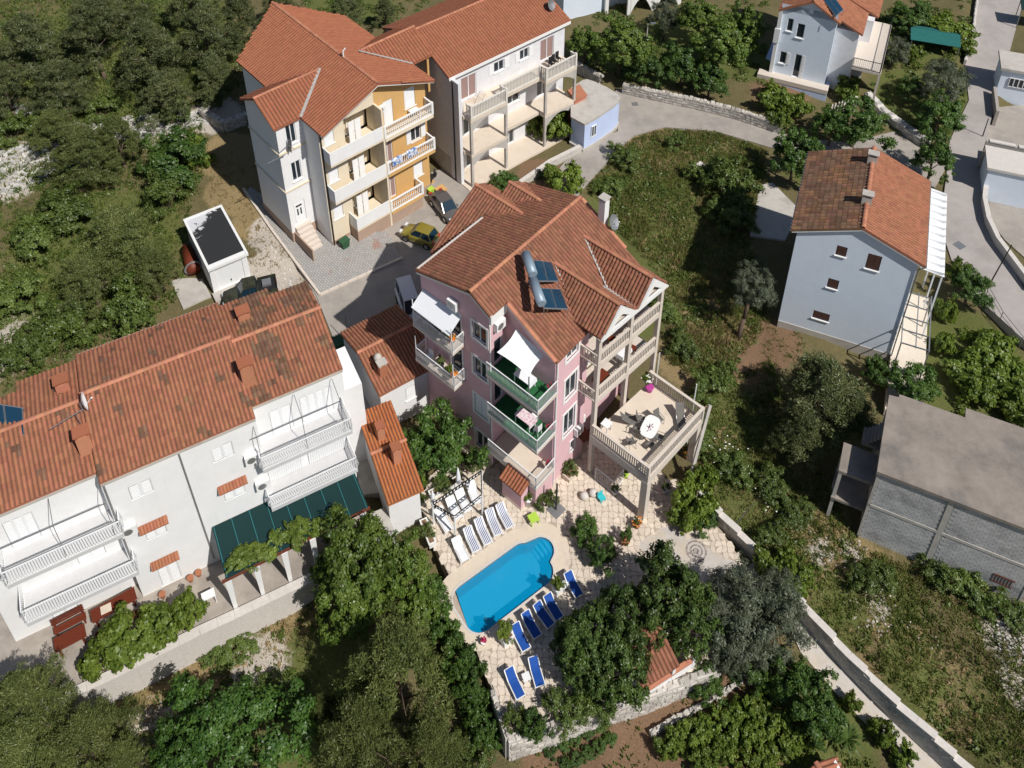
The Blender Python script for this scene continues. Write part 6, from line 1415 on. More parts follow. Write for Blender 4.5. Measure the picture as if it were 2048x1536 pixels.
pot('tall white urn with a yellow green shrub beside the pink store',at(1056,1012,0),.26,.95,'whitetrim',CR['vine'][1],.42,.65)
pot('crimson flowers in a pot at the hedge corner of the pool',at(967,1288,0),.2,.35,'whitetrim',None,.22,.4,flower='pinkflower')
pot('round terracotta pot with a small clipped tree on the pebble terrace',at(1250,1087,0),.34,.45,'terracottapot',CR['citrus'][0],.55,1.3)
pot('white pot with a dark plant at the foot of the terrace column',at(1230,987,0),.26,.45,'whitetrim',CR['shrub'][1],.4,.6)
pot('lime green pot in front of the covered terrace',at(1251,955,0),.22,.5,'limegreen',CR['shrub'][0],.3,.5)
pot('terracotta pots with red flowers under the terrace corner',at(1375,915,0),.34,.5,'terracottapot',CR['shrub'][1],.5,.8,flower='orangeflower')
pot('orange plant pot at the base of the near terrace column',at(1273,1055,0),.24,.4,'terracottapot',CR['shrub'][0],.4,.6,flower='orangeflower')
pot('white pot on a stand beside the covered terrace wall',at(1330,985,0),.28,.5,'whitetrim',CR['shrub'][1],.4,.6)
for i,(x,y,l) in enumerate(((1168,996,'pale round stone ball left of the turquoise chair'),(1186,990,'small white garden ornament beside the turquoise chair'))):
    m=MB(); m.smooth=True; m.lathe([(.1,0),(.3,.1),(.36,.32),(.25,.55),(.05,.62)],9); setp(m.build('garden_ornament',M['mortar'],None,loc=at(x,y,0)),l,'ornament','ornaments on the paving')
t=thing('child_chair','little turquoise plastic chair standing on the paving','chair',at(1203,1000,0),.6); m=MB(); m.box(-.25,-.25,.32,.25,.25,.38); m.build('seat',M['turq'],t); m=MB(); m.box(-.25,.21,.38,.25,.26,.8); m.build('backrest',M['turq'],t)
for x in (-1,1):
    for y in (-1,1): q=MB(); q.box(x*.2-.03,y*.2-.03,0,x*.2+.03,y*.2+.03,.32); q.build('leg',M['turq'],t)
t=thing('garden_railing','white iron railing closing the covered terrace under the columns','railing',at(1190,958,0)); a=at(1190,962,0);b=at(1226,990,0);c=at(1245,965,0); railing(t,[(0,0),((b-a).x,(b-a).y),((c-a).x,(c-a).y)],0,1.5,'metalwhite',.16)
# ------------------------------------------------------------ terrace furniture (x along facade, y=-v)
def pk(x,y,z): q=pkw(x,y); return Vector((q[0],q[1],z))
TZ_=5.3
def tpos(px,py,z): return at(px,py,TZ_+z)-Vector((0,0,z))
t=thing('dining_table','oval white table with dark flowers printed on its cloth on the upper terrace','table',tpos(1300.5,853,.95),D(YP+12)); m=MB(); pts=[(1.0*math.copysign(abs(math.cos(a))**.6,math.cos(a)),.62*math.copysign(abs(math.sin(a))**.6,math.sin(a))) for a in [k*math.pi/12 for k in range(24)]]
m.prism(pts,.90,.96); m.build('table_top',M['whitetrim'],t)
for x in (-.65,.65):
    for y in (-.35,.35): q=MB(); q.box(x-.03,y-.03,0,x+.03,y+.03,.9); q.build('leg',M['metalwhite'],t)
m=MB()
for k in range(9):
    a=random.uniform(0,6.28); m.prism([(math.cos(a)*.0+.05*k-.2,.02*k-.1),(math.cos(a)*.35+.05*k-.2,math.sin(a)*.28),(math.cos(a+.3)*.33+.05*k-.2,math.sin(a+.3)*.25)],.961,.964)
m.build('printed_flowers',mat('plum_print',(.16,.03,.10),.8,.2,5),t)
def armchair():
    t=thing('terrace_chair','x','chair'); m=MB(); m.box(-.27,-.25,.52,.27,.27,.56); m.build('seat',M['rattan'],t)
    m=MB(); m.add([(-.27,.27,.55),(.27,.27,.55),(.29,.45,1.22),(-.29,.45,1.22),(-.27,.30,.55),(.27,.30,.55),(.29,.48,1.22),(-.29,.48,1.22)],[(0,1,2,3),(7,6,5,4),(0,4,5,1),(1,5,6,2),(2,6,7,3),(3,7,4,0)]); m.build('backrest',M['rattan'],t)
    for s in (-1,1):
        q=MB(); q.path([(s*.3,-.27,0),(s*.3,-.25,.78),(s*.3,.38,.80)],.022,5); q.build('arm',M['metalgrey'],t); q=MB(); q.path([(s*.28,.42,0),(s*.28,.28,.54)],.022,5); q.path([(s*.28,-.27,.52),(s*.28,.27,.52)],.02,5); q.build('leg',M['metalgrey'],t)
    return t
ac=armchair(); ac_used=False
def put(proto,flag,p,rz,label,group):
    global ac_used
    t=proto if not flag.get('u') else copy_tree(proto); flag['u']=1; t.location=p; t.rotation_euler=(0,0,rz); t['label']=label; t['group']=group; return t
fl={}
b=D(YP)
for px,py,r,l in ((1283,838,b+.55,'grey mesh chair at the upper left side of the white table'),(1318,838,b-.3,'grey mesh chair at the right end of the oval table'),(1275,860,b+2.0,'grey mesh chair at the left end of the oval table'),(1262,882,b+2.6,'grey mesh chair pulled away toward the near left of the table'),(1318,874,b+3.4,'grey mesh chair at the near right of the table'),(1302,888,b+3.0,'grey mesh chair on the near side of the table')): put(ac,fl,tpos(px,py,.55),r,l,'grey chairs round the terrace table')
def loungechair(label,p,rz):
    t=thing('lounge_chair',label,'chair',p,rz); m=MB(); rows=[(-.9,.30),(-.35,.42),(.2,.38),(.55,.75),(.95,1.25)]; m.grid([[(-.3,x,z) for x,z in rows],[(.3,x,z) for x,z in rows]]); m.grid([[(.3,x,z-.03) for x,z in rows],[(-.3,x,z-.03) for x,z in rows]]); m.build('sling',M['rattan'],t); m=MB()
    for s in (-.32,.32): m.path([(s,x,z) for x,z in rows],.025,5); m.path([(s,-.6,0),(s,.4,.55)],.022,5); m.path([(s,.6,0),(s,-.1,.45)],.022,5)
    m.build('frame',M['metalgrey'],t)
loungechair('reclining grey lounge chair at the left of the terrace table',tpos(1264,838,.5),b+.9)
loungechair('reclining grey lounge chair alone by the terrace corner',tpos(1362,838,.5),b+.75-3.14*.5)
table('small white table by the terrace doors',tpos(1213,848,.8),.34,.9,'metalwhite',b)
pot('magenta plastic pot on the upper terrace floor',tpos(1299,779,.2),.33,.55,'magenta',None,.3,.3)
pot('white flowers in a trough at the terrace door corner',tpos(1294,763,.3),.3,.5,'whitetrim',CR['vine'][0],.5,.6,flower='whiteflower')
for px,py,l in ((1315,737,'thin white pole rising behind the terrace at the facade end'),(1388,800,'thin white pole rising behind the terrace railing')):
    t=thing('pole',l,'pole',tuple(at(px,py,6.5)[:2])+(0.3,)); m=MB(); m.tube((0,0,0),(.05,.1,8.0),.045,6); m.build('shaft',M['metalwhite'],t)
t=thing('pole','rough pale post leaning beside the terrace corner','pole',at(1372,985,0)); m=MB(); e=at(1420,810,5.6)-at(1372,985,0); m.tube((0,0,0),e,.16,6); m.build('shaft',M['concretelight'],t)
# balcony furniture and awnings on the pink house
def clothtable(label,x,y,z,rz,mt,w=1.5,d=.85):
    t=thing('balcony_table',label,'table',pk(x,y,z),D(YP)+rz); m=MB(); m.box(-w/2,-d/2,.88,w/2,d/2,.93); m.add([(-w/2-.01,-d/2-.01,.93),(w/2+.01,-d/2-.01,.93),(w/2+.05,-d/2-.05,.55),(-w/2-.05,-d/2-.05,.55)],[(0,3,2,1)]); m.add([(-w/2-.01,d/2+.01,.93),(-w/2-.01,-d/2-.01,.93),(-w/2-.05,-d/2-.05,.55),(-w/2-.05,d/2+.05,.55)],[(0,3,2,1)]); m.build('tablecloth',M[mt],t)
    for sx in (-1,1):
        for sy in (-1,1): q=MB(); q.box(sx*(w/2-.08)-.03,sy*(d/2-.08)-.03,0,sx*(w/2-.08)+.03,sy*(d/2-.08)+.03,.88); q.build('leg',M['metalwhite'],t)
M['rosecloth']=mat('rose_patterned_cloth',(.75,.68,.70),.9,.05,3,rgb2=(.55,.18,.28),f2=.56,s2=6)
clothtable('white clothed table under the white canopy on the top balcony',-1.0,2.0,12.0,1.57,'fabricwhite'); clothtable('table with a rose patterned cloth on the middle balcony',-1.0,1.9,7.4,1.57,'rosecloth')
def plasticchair(name,label,p,rz,mt):
    t=thing(name,label,'chair',p,rz,'balcony chairs'); m=MB(); m.box(-.24,-.24,.5,.24,.24,.55); m.build('seat',M[mt],t); m=MB(); m.box(-.24,.2,.55,.24,.25,1.15); m.build('backrest',M[mt],t)
    for x in (-1,1):
        for y in (-1,1): q=MB(); q.box(x*.2-.03,y*.2-.03,0,x*.2+.03,y*.2+.03,.5); q.build('leg',M[mt],t)
plasticchair('balcony_chair','white chair at the outer side of the rose clothed table',pk(-1.0,.7,7.4),D(YP)+3.1,'metalwhite'); plasticchair('balcony_chair','white chair at the inner end of the rose clothed table',pk(-.35,1.6,7.4),D(YP)-1.5,'metalwhite'); plasticchair('balcony_chair','white chair behind the white clothed table on the top balcony',pk(-.3,2.4,12.0),D(YP)-1.5,'metalwhite')
plasticchair('balcony_chair','red brown wooden chair behind the middle loggia parapet',pk(4.0,-1.0,9.0),D(YP)+.4,'redwood'); plasticchair('balcony_chair','red brown wooden chair behind the top loggia parapet',pk(5.4,-1.1,13.05),D(YP)+.2,'redwood'); plasticchair('balcony_chair','wooden chair in the right hand bay of the middle loggia',pk(8.6,-1.1,9.0),D(YP)+.2,'redwood'); clothtable('glass white table in the right hand bay of the middle loggia',7.6,-.9,9.0,0,'fabricwhite',1.2,.7)
clothtable('low wooden table in the left bay of the middle loggia',4.6,-.9,9.0,0,'redwood',1.2,.7)
for z,l in ((8.56,'on the lower'),(12.66,'on the upper')):
    pot('green plant in a pot %s left balcony of the pink house'%l,pk(-2.4,8.4,z),.24,.4,'terracottapot',CR['vine'][0],.42,.9); pot('dark potted shrub by the door %s left balcony of the pink house'%l,pk(-2.2,9.6,z),.24,.4,'black',CR['shrub'][0],.4,.7); pot('orange flower box at the rail end %s left balcony of the pink house'%l,pk(-2.7,7.6,z+1.0),.18,.3,'terracottapot',CR['shrub'][1],.25,.3,flower='orangeflower'); plasticchair('balcony_chair','white chair at the far end %s left balcony of the pink house'%l,pk(-2.4,10.7,z),D(YP)-1.5,'metalwhite')
for z,l in ((2.8,'lowest'),(7.4,'middle'),(12.0,'top')): pot('plum flower pot hung at the right rail end of the %s balcony'%l,pk(-.5,-.02,z+.55),.2,.35,'brownwood',CR['shrub'][1],.25,.25,flower='pinkflower')
t=thing('awning','rectangular white canvas awning over the upper left balcony of the pink house','awning',pk(-1.75,9.6,15.2),D(YP)); m=MB(); m.slab([(-1.3,-2.0,-.55),(.02,-2.0,.3),(.02,2.05,.3),(-1.3,2.05,-.55)][::1],.03); m.build('canvas',M['fabricwhite'],t); m=MB(); m.bar((-1.3,-2.0,-.6),(-1.3,2.05,-.6),.06,.06); m.build('front_bar',M['metalwhite'],t)
A=[at(1052-2,600+57.5,15.6) if 0 else None]
aw=[at(960+620*.1172,620+320*.1172,16.2),at(960+1135*.1172,620+740*.1172,15.0),at(960+835*.1172,620+1140*.1172,14.2),at(960+290*.1172,620+720*.1172,15.2)]
t=thing('shade_sail','white square canvas canopy stretched over the top balcony of the pink house','shade sail',aw[0]); n=8; rows=[]
for i in range(n+1):
    r=[]
    for j in range(n+1):
        u,v=i/n,j/n; p=aw[0].lerp(aw[1],u).lerp(aw[3].lerp(aw[2],u),v)-aw[0]; e=.28*(4*u*(1-u)); c=(aw[0]+aw[1]+aw[2]+aw[3])/4-aw[0]; f=.10*(4*u*(1-u))*(abs(v-.5)*2)**2+.10*(4*v*(1-v))*(abs(u-.5)*2)**2; p=p.lerp(c,f); p.z-=.25*math.sin(math.pi*u)*math.sin(math.pi*v); r.append(tuple(p))
    rows.append(r)
m=MB(); m.smooth=True; m.grid(rows); m.grid([[(p[0],p[1],p[2]-.02) for p in r] for r in rows][::-1]); m.build('canvas',M['fabricwhite'],t)
m=MB(); e=aw[2]-aw[0]; m.tube((e.x,e.y,e.z),(e.x,e.y,12.0-aw[0].z),.05,6); m.build('post',M['metalgrey'],t)
# ------------------------------------------------------------ solar water heaters, dishes
def heater(label,tank0,tank1,pan,rz=None,tank=True):
    t=thing('solar_water_heater',label,'solar heater',pan[0],0,'solar water heaters on the roofs'); o=Vector(pan[0])
    m=MB(); P=[Vector(p)-o for p in pan]; nrm=(P[1]-P[0]).cross(P[3]-P[0]).normalized(); nrm=nrm if nrm.z>0 else -nrm
    def pl(P,a,b,mm,nm): q=MB(); q.add([tuple(p+nrm*a) for p in P]+[tuple(p+nrm*b) for p in P],[(3,2,1,0),(4,5,6,7),(0,1,5,4),(1,2,6,5),(2,3,7,6),(3,0,4,7)]); return q.build(nm,M[mm],t)
    k=.03
    for i in range(2):
        a,b=i/2+.012,(i+1)/2-.012; Q=[P[0].lerp(P[3],a),P[1].lerp(P[2],a),P[1].lerp(P[2],b),P[0].lerp(P[3],b)]; pl(Q,-.06,.05,'metalgrey','collector_case'); c=sum(Q,Vector())/4; pl([c+(q-c)*.95 for q in Q],.051,.058,'glassblue','collector_glass')
    if tank:
        q=MB(); q.smooth=True; a=Vector(tank0)-o;b=Vector(tank1)-o; q.tube(a,b,.36,14); q.smooth=False; d=(b-a).normalized(); q.tube(a-d*.06,a,.30,14); q.tube(b,b+d*.06,.30,14); q.build('tank',M['tank'],t)
    q=MB()
    for p in P: q.tube(p,p-Vector((0,0,.75)),.03,5)
    q.tube(P[0],P[3],.03,5); q.tube(P[1],P[2],.03,5)
    if tank: q.tube(a,P[0],.04,5); q.tube(b,P[1],.04,5)
    q.build('stand',M['metalgrey'],t)
zz=19.0
def hp(x,y,z): return at(600+x*.29297,500+y*.29297,z)
heater('solar heater with a horizontal zinc tank, nearest the roof ridge of the pink house',hp(1540,25,20.0),hp(1590,165,19.9),[hp(1595,70,19.2),hp(1610,215,19.2),hp(1765,215,18.1),hp(1715,85,18.1)])
heater('solar heater with a horizontal zinc tank, nearest the eave of the pink house',hp(1590,205,19.4),hp(1650,365,19.3),[hp(1640,262,18.6),hp(1665,400,18.6),hp(1830,405,17.5),hp(1775,270,17.5)])
def lr(x,y,z): return lc(x,y,z)
heater('two blue collector panels without a tank at the left end of the row house roof',None,None,[at(-30,804,16.6),at(-20,860,16.0),at(50,871,16.0),at(46,816,16.6)],tank=False)
heater('blue collector panel on the orange roof of the gable house at the top edge',None,None,[at(1646,0,14.6),at(1672,33,13.9),at(1687,20,13.9),at(1662,-14,14.6)],tank=False)
def dish(label,p,r,az,el,mast=1.0,mt='metalwhite'):
    t=thing('satellite_dish',label,'satellite dish',p,az,'satellite dishes'); m=MB(); m.tube((0,0,0),(0,0,mast),.04,6); m.build('mast',M['metalgrey'],t); m=MB(); m.smooth=True; n=12; d=Vector((math.cos(el),0,math.sin(el))); u=Vector((0,1,0)); w=d.cross(u); c=Vector((.1,0,mast)); rows=[]
    for i in range(4):
        rr_=r*i/3; rows.append([tuple(c+u*(rr_*math.cos(k*6.2832/n))+w*(rr_*1.08*math.sin(k*6.2832/n))+d*(.32*rr_*rr_/r)) for k in range(n+1)])
    m.grid(rows); m.build('reflector',M[mt],t); m=MB(); e=c+d*(r*.95)-w*.0; m.tube(c-Vector((0,0,r)),e,.02,5); m.tube(e,e+d*.12,.05,6); m.build('feed_arm',M['metalwhite'],t)
q=at(1243,440,17.0); dish('satellite dish beside the pink house chimney',pk(11.3,3.6,16.5),.62,D(-30),.5,1.6,'metalgrey')
dish('white satellite dish with a curved arm on the row house ridge',lc(-.3,4.3,15.6),.62,D(28),.1,1.0)
dish('satellite dish at the end of the villa roof',at(1098,20,16.5)-Vector((0,0,.5)),.65,D(-30),.4,1.2,'metalgrey')
t=thing('aerial','thin television aerial lying over the row house roof','aerial',lc(-.6,3.6,15.4),D(YR)); m=MB(); m.tube((0,0,0),(0,0,1.2),.03,5); m.tube((-1.6,-.4,1.2),(.4,.1,1.2),.025,5); m.build('boom',M['metalgrey'],t); m=MB(); m.box(-.3,-.9,.2,.1,-.6,.5); m.build('junction_box',M['metalwhite'],t)
t=thing('roof_vent','small white forked vent pipe on the ridge of the apartment house','vent',(AP.location.x+math.cos(D(YA))*-2-math.sin(D(YA))*9.0,AP.location.y+math.sin(D(YA))*-2+math.cos(D(YA))*9.0,19.6)); m=MB(); m.path([(0,0,0),(0,0,.9),(.25,.1,1.2)],.07,6); m.build('pipe',M['metalwhite'],t)
# ------------------------------------------------------------ vehicles
def vehicle(name,label,cat,paint,p,rz,L,W,H,prof,cab,kind='car'):
    "prof: lower body stations (x, half width factor, sill z, belt z); cab: roof stations (x, z, half width factor)"
    t=thing(name,label,cat,p,rz); pm=M[paint]; hw=W/2
    m=MB(); m.smooth=False
    def ring(x,f,z0,z1): w=hw*f; return [(x,-w*.9,z0),(x,-w,z0+(z1-z0)*.35),(x,-w*.99,z0+(z1-z0)*.7),(x,-w*.90,z1),(x,0,z1+.04),(x,w*.90,z1),(x,w*.99,z0+(z1-z0)*.7),(x,w,z0+(z1-z0)*.35),(x,w*.9,z0)]
    R=[ring(*q) for q in prof]; m.smooth=True; m.grid(R); m.smooth=False; m.poly(R[0]); m.poly(R[-1][::-1]); m.poly([r[0] for r in R]+[r[-1] for r in R][::-1]); m.build('body',pm,t)
    # cabin: glass band and roof panel
    belt=lambda x:np.interp(x,[q[0] for q in prof],[q[3] for q in prof])
    x0,x1,x2,x3=cab['x']; zr=H; wb=hw*.86; wt=hw*.70
    B=[(x0,-wb,belt(x0)),(x3,-wb,belt(x3)),(x3,wb,belt(x3)),(x0,wb,belt(x0))]; T=[(x1,-wt,zr),(x2,-wt,zr*cab.get('rf',1)),(x2,wt,zr*cab.get('rf',1)),(x1,wt,zr)]
    MB().poly([B[0],B[1],T[1],T[0]]).build('side_window',M['carglass'],t); MB().poly([B[2],B[3],T[3],T[2]]).build('side_window',M['carglass'],t)
    m=MB(); m.poly([B[1],B[2],T[2],T[1]]); m.build('windscreen',M['carglass'],t); m=MB(); m.poly([B[3],B[0],T[0],T[3]]); m.build('rear_window',M['carglass'],t)
    m=MB(); m.slab([(T[0][0]-.03,T[0][1]-.03,T[0][2]+.05),(T[1][0]+.03,T[1][1]-.03,T[1][2]+.05),(T[2][0]+.03,T[2][1]+.03,T[2][2]+.05),(T[3][0]-.03,T[3][1]+.03,T[3][2]+.05)],.06)
    for k in range(4): m.bar(Vector(B[k])+Vector((0,0,.0)),Vector(T[k])+Vector((0,0,.0)),.09,.07)
    for s in (0,1):
        a=Vector(B[0]).lerp(Vector(B[1]),.5) if s==0 else Vector(B[3]).lerp(Vector(B[2]),.5); b=Vector(T[0]).lerp(Vector(T[1]),.45) if s==0 else Vector(T[3]).lerp(Vector(T[2]),.45); m.bar(a,b,.07,.06)
    m.build('roof_panel',pm,t)
    for sx in (-1,1):
        for sy in (-1,1):
            w=MB(); c=(sx*L*.31,sy*hw*.93,.38); w.tube((c[0],c[1]-.11*sy,c[2]),(c[0],c[1]+.10*sy,c[2]),.38,14); wo=w.build('wheel',M['tyre'],t); w=MB(); w.tube((c[0],c[1]+.09*sy,c[2]),(c[0],c[1]+.115*sy,c[2]),.24,10); w.build('rim',M['chrome'],wo)
    xf,xr=prof[-1][0],prof[0][0]
    for sy in (-1,1):
        q=MB(); q.box(xf-.18,sy*hw*.6-.2,.75,xf+.02,sy*hw*.6+.2,.98); q.build('headlight',M['headlamp'],t); q=MB(); q.box(xr-.02,sy*hw*.66-.16,.85,xr+.14,sy*hw*.66+.16,1.15); q.build('tail_light',M['taillamp'],t)
        q=MB(); q.box(x3-.35,sy*(hw*.95)-.1,belt(x3)+.02,x3-.18,sy*(hw*.95)+.13,belt(x3)+.2); q.build('wing_mirror',pm,t)
    q=MB(); q.box(xr-.03,-.3,.62,xr+.0,.3,.76); q.build('number_plate',M['whitetrim'],t)
    q=MB(); q.box(xf-.05,-hw*.8,.35,xf+.05,hw*.8,.6); q.build('bumper',M['black'] if kind=='van' else pm,t)
    return t
M['gold']=mat('olive_gold_car_paint',(.30,.25,.035),.28,.02,1,spec=.6,metal=.35,coat=.6)
M['greycar']=mat('dark_grey_car_paint',(.17,.16,.155),.28,.02,1,spec=.6,metal=.4,coat=.6)
M['vanwhite']=mat('white_van_paint',(.70,.73,.76),.35,.02,1,spec=.5,coat=.4)
M['camo']=mat('olive_drab_paint',(.045,.05,.03),.5,.05,1,rgb2=(.025,.025,.018),f2=.5,s2=1.6)
hatch=[(-1.95,.80,.45,1.0),(-1.8,.95,.32,1.12),(-1.0,1,.28,1.15),(.3,1,.28,1.12),(1.2,.98,.30,1.02),(1.75,.90,.34,.88),(1.98,.72,.42,.72)]
a=at(803,452,2.9);b=at(872,478,2.9); d=a-b
vehicle('hatchback','olive gold hatchback parked across the forecourt of the apartment house','car','gold',tuple(at(840,470,2.7)[:2])+(2.0,),math.atan2(d.y,d.x),3.9,1.75,1.82,hatch,{'x':(-1.72,-1.35,.15,.95)})
sedan=[(-2.25,.78,.45,1.0),(-2.1,.94,.32,1.08),(-1.3,1,.28,1.1),(.3,1,.28,1.08),(1.4,.97,.30,1.0),(2.0,.9,.34,.86),(2.25,.70,.42,.70)]
a=at(868,385,2.8);b=at(912,440,2.8); d=b-a
vehicle('sedan','dark grey saloon parked nose in beside the pink house roof','car','greycar',tuple(at(891,414,2.6)[:2])+(2.0,),math.atan2(d.y,d.x),4.5,1.8,1.75,sedan,{'x':(-1.75,-.95,.35,1.15)})
van=[(-2.1,.92,.45,1.3),(-2.0,1,.3,1.35),(.6,1,.3,1.35),(1.5,.98,.3,1.2),(2.0,.9,.36,.95),(2.15,.75,.42,.8)]
a=at(812,568,3.9);b=at(830,620,3.9); d=b-a
vehicle('panel_van','white van in the deep shade behind the pink house','van','vanwhite',tuple(at(818,597,3.6)[:2])+(2.0,),math.atan2(d.y,d.x),4.2,1.85,2.45,van,{'x':(-2.02,-1.9,.9,1.5)},'van')
a=at(440,598,3.6);b=at(560,568,3.6); d=a-b; pc=at(500,585,3.5)
pick=[(-2.5,.92,.6,1.3),(-2.45,1,.5,1.35),(-.7,1,.45,1.35),(.9,1,.45,1.32),(1.6,.97,.45,1.22),(2.3,.9,.5,1.08),(2.45,.75,.55,.95)]
t=vehicle('pickup_truck','olive camouflage pickup truck parked in front of the white garage','pickup truck','camo',(pc.x,pc.y,2.55),math.atan2(d.y,d.x),5.0,1.95,2.2,pick,{'x':(-.75,-.6,.5,1.1)})
m=MB(); m.box(-2.35,-.82,1.385,-.85,.82,1.42); m.build('load_bed',M['black'],t); m=MB()
for s in (-1,1): m.box(-2.45,s*.9-.05,1.385,-.8,s*.9+.05,1.62)
m.box(-2.5,-.9,1.385,-2.42,.9,1.62); m.build('bed_side',M['camo'],t); m=MB(); m.box(-2.0,-.5,1.43,-1.2,.2,1.7); m.build('load',M['metalgrey'],t)
s0=at(865,355,2.5); t=thing('motor_scooter','black motor scooter parked beside the ochre house corner','scooter',(s0.x,s0.y,2.0),D(70)); m=MB(); m.smooth=True
m.tube((-.7,0,.75),(.05,0,.7),.2,8,.16); m.tube((-.1,0,.4),(.5,0,.38),.13,7); m.tube((.5,0,.4),(.62,0,1.15),.15,7,.1); m.build('body',M['black'],t); m=MB(); m.box(-.75,-.16,.93,.0,.16,1.05); m.build('saddle',M['tyre'],t); m=MB(); m.tube((.58,-.33,1.25),(.58,.33,1.25),.03,6); m.build('handlebar',M['chrome'],t)
for x in (-.55,.72): q=MB(); q.tube((x,-.07,.3),(x,.07,.3),.3,12); q.build('wheel',M['tyre'],t)
def bike(label,p,rz):
    t=thing('bicycle',label,'bicycle',p,rz); m=MB(); m.path([(-.5,0,.4),(0,0,.42),(.45,0,.95),(-.15,0,.9),(0,0,.42)],.025,5); m.path([(-.15,0,.9),(-.5,0,.4)],.02,5); m.path([(.45,0,.95),(.58,0,.4)],.025,5); m.build('frame',M['metalgrey'],t); m=MB(); m.path([(.4,-.3,1.1),(.45,0,1.08),(.4,.3,1.1)],.02,5); m.build('handlebar',M['metalwhite'],t)
    for x in (-.5,.58):
        q=MB(); pts=[(x+.36*math.cos(k*6.2832/14),0,.4+.36*math.sin(k*6.2832/14)) for k in range(15)]; q.path(pts,.025,4); q.build('wheel',M['tyre'],t)
bike('grey bicycle leaning by the annex roof behind the van',at(800,625,2.4),1.0)
# ------------------------------------------------------------ bins, poles, small street things
def bin_(label,p,rz,s=1.0,mt='greenbin'):
    t=thing('wheelie_bin',label,'bin',p,rz); t.scale=(s,s,s); m=MB(); m.add([(-.25,-.28,.06),(.25,-.28,.06),(.25,.28,.06),(-.25,.28,.06),(-.32,-.36,1.0),(.32,-.36,1.0),(.32,.36,1.0),(-.32,.36,1.0)],[(0,3,2,1),(4,5,6,7),(0,1,5,4),(1,2,6,5),(2,3,7,6),(3,0,4,7)]); m.build('body',M[mt],t); m=MB(); m.slab([(-.35,-.40,1.06),(.35,-.40,1.06),(.35,.40,1.13),(-.35,.40,1.13)],.06); m.build('lid',M[mt],t)
    for x in (-.27,.27): q=MB(); q.tube((x-.03,.3,.12),(x+.03,.3,.12),.12,8); q.build('wheel',M['tyre'],t)
bin_('dark green wheelie bin beside the tan entrance stair',tuple(at(690,494,2.3)[:2])+(2.05,),D(-48),1.15); bin_('dark green wheelie bin in the alley at the corner of the row houses',tuple(at(679,695,2.4)[:2])+(1.9,),D(20),1.3)
bin_('yellow bin at the foot of the ochre house',tuple(at(862,385,2.3)[:2])+(2.0,),D(-48),.8,'limegreen')
def pole(label,x,y,z,h,lean=(0,0),r=.09,mt='concretelight',arm=None,name='utility_pole'):
    t=thing(name,label,'pole',(x,y,z)); m=MB(); m.tube((0,0,-.2),(lean[0],lean[1],h),r,8,r*.7); m.build('shaft',M[mt],t)
    if arm: m=MB(); m.tube((lean[0],lean[1],h),(lean[0]+arm[0],lean[1]+arm[1],h+.3),.04,6); m.box(lean[0]+arm[0]-.3,lean[1]+arm[1]-.12,h+.25,lean[0]+arm[0]+.3,lean[1]+arm[1]+.12,h+.38); m.build('lamp_head',M['metalgrey'],t)
p=at(1284,168,2); pole('tall slim grey lamp post on the wall at the bend of the lane',at(1285,170,2).x,at(1285,170,2).y,2.0,9,arm=(.6,-.3),name='lamp_post')
p=at(1973,578,2.0); pole('thin dark leaning pole beside the side road wall',p.x,p.y,1.9,5.5,(1.1,.4),.07,'black')
p=at(1966,270,2.2); pole('short dark post on the wall at the fork of the side road',p.x,p.y,2.0,2.6,(0,0),.07,'black')
p=at(698,690,2); pole('thin dark rod at the mouth of the alley',p.x,p.y,1.9,3.4,(-.1,.4),.04,'black')
p=at(1465,1050,.9); pole('thin leaning wire post behind the pale retaining wall',p.x,p.y,.6,2.6,(1.3,.3),.03,'metalgrey')
t=thing('railing','grey tube railing along the bank of the side road','railing',at(1975,640,1.8)); o=t.location; ps=[at(1972,590,1.9)-o,at(2000,640,1.8)-o,at(2040,690,1.6)-o]; m=MB()
for a,b in zip(ps[:-1],ps[1:]):
    for h in (.6,1.1): m.tube(a+Vector((0,0,h)),b+Vector((0,0,h)),.035,5)
for q in ps: m.tube(q-Vector((0,0,.3)),q+Vector((0,0,1.1)),.04,5)
m.build('rail',M['metalgrey'],t)
def cover(label,px,py,z,s,rz): m=MB(); m.box(-s,-s,0,s,s,.03); o=setp(m.build('manhole_cover',M['metalgrey'],None,loc=at(px,py,z)),label,'manhole cover'); o.rotation_euler=(0,0,rz)
cover('square dark manhole cover on the side road',1919,491,2.02,.45,D(30)); cover('small drain cover in the lane by the lilac shed',1270,208,2.01,.35,D(10))
for k in range(2):
    pass
t=thing('boat_hull','rust red upturned steel tank lying beside the white garage','tank',tuple(at(380,520,3.4)[:2])+(2.9,),D(120)); m=MB(); m.smooth=True; m.tube((-1.6,0,.55),(1.6,0,.55),.62,14,.55); m.tube((1.6,0,.55),(2.1,0,.55),.55,14,.15); m.build('shell',M['redwood'],t)
m=MB()
for r in (.7,.8):
    m.path([(-1.3+.0,r*math.cos(k*.52),.6+r*math.sin(k*.52)) for k in range(13)],.05,5)
m.build('hoop',M['metalgrey'],t); t.name='steel_tank'
m=MB(); m.box(-1.3,-1.9,-.5,1.3,1.9,.10); o=setp(m.build('concrete_slab',M['concretelight'],None,loc=tuple(at(382,578,2.7)[:2])+(2.65,)),'bare concrete slab left of the white garage','slab'); o.rotation_euler=(0,0,D(33))
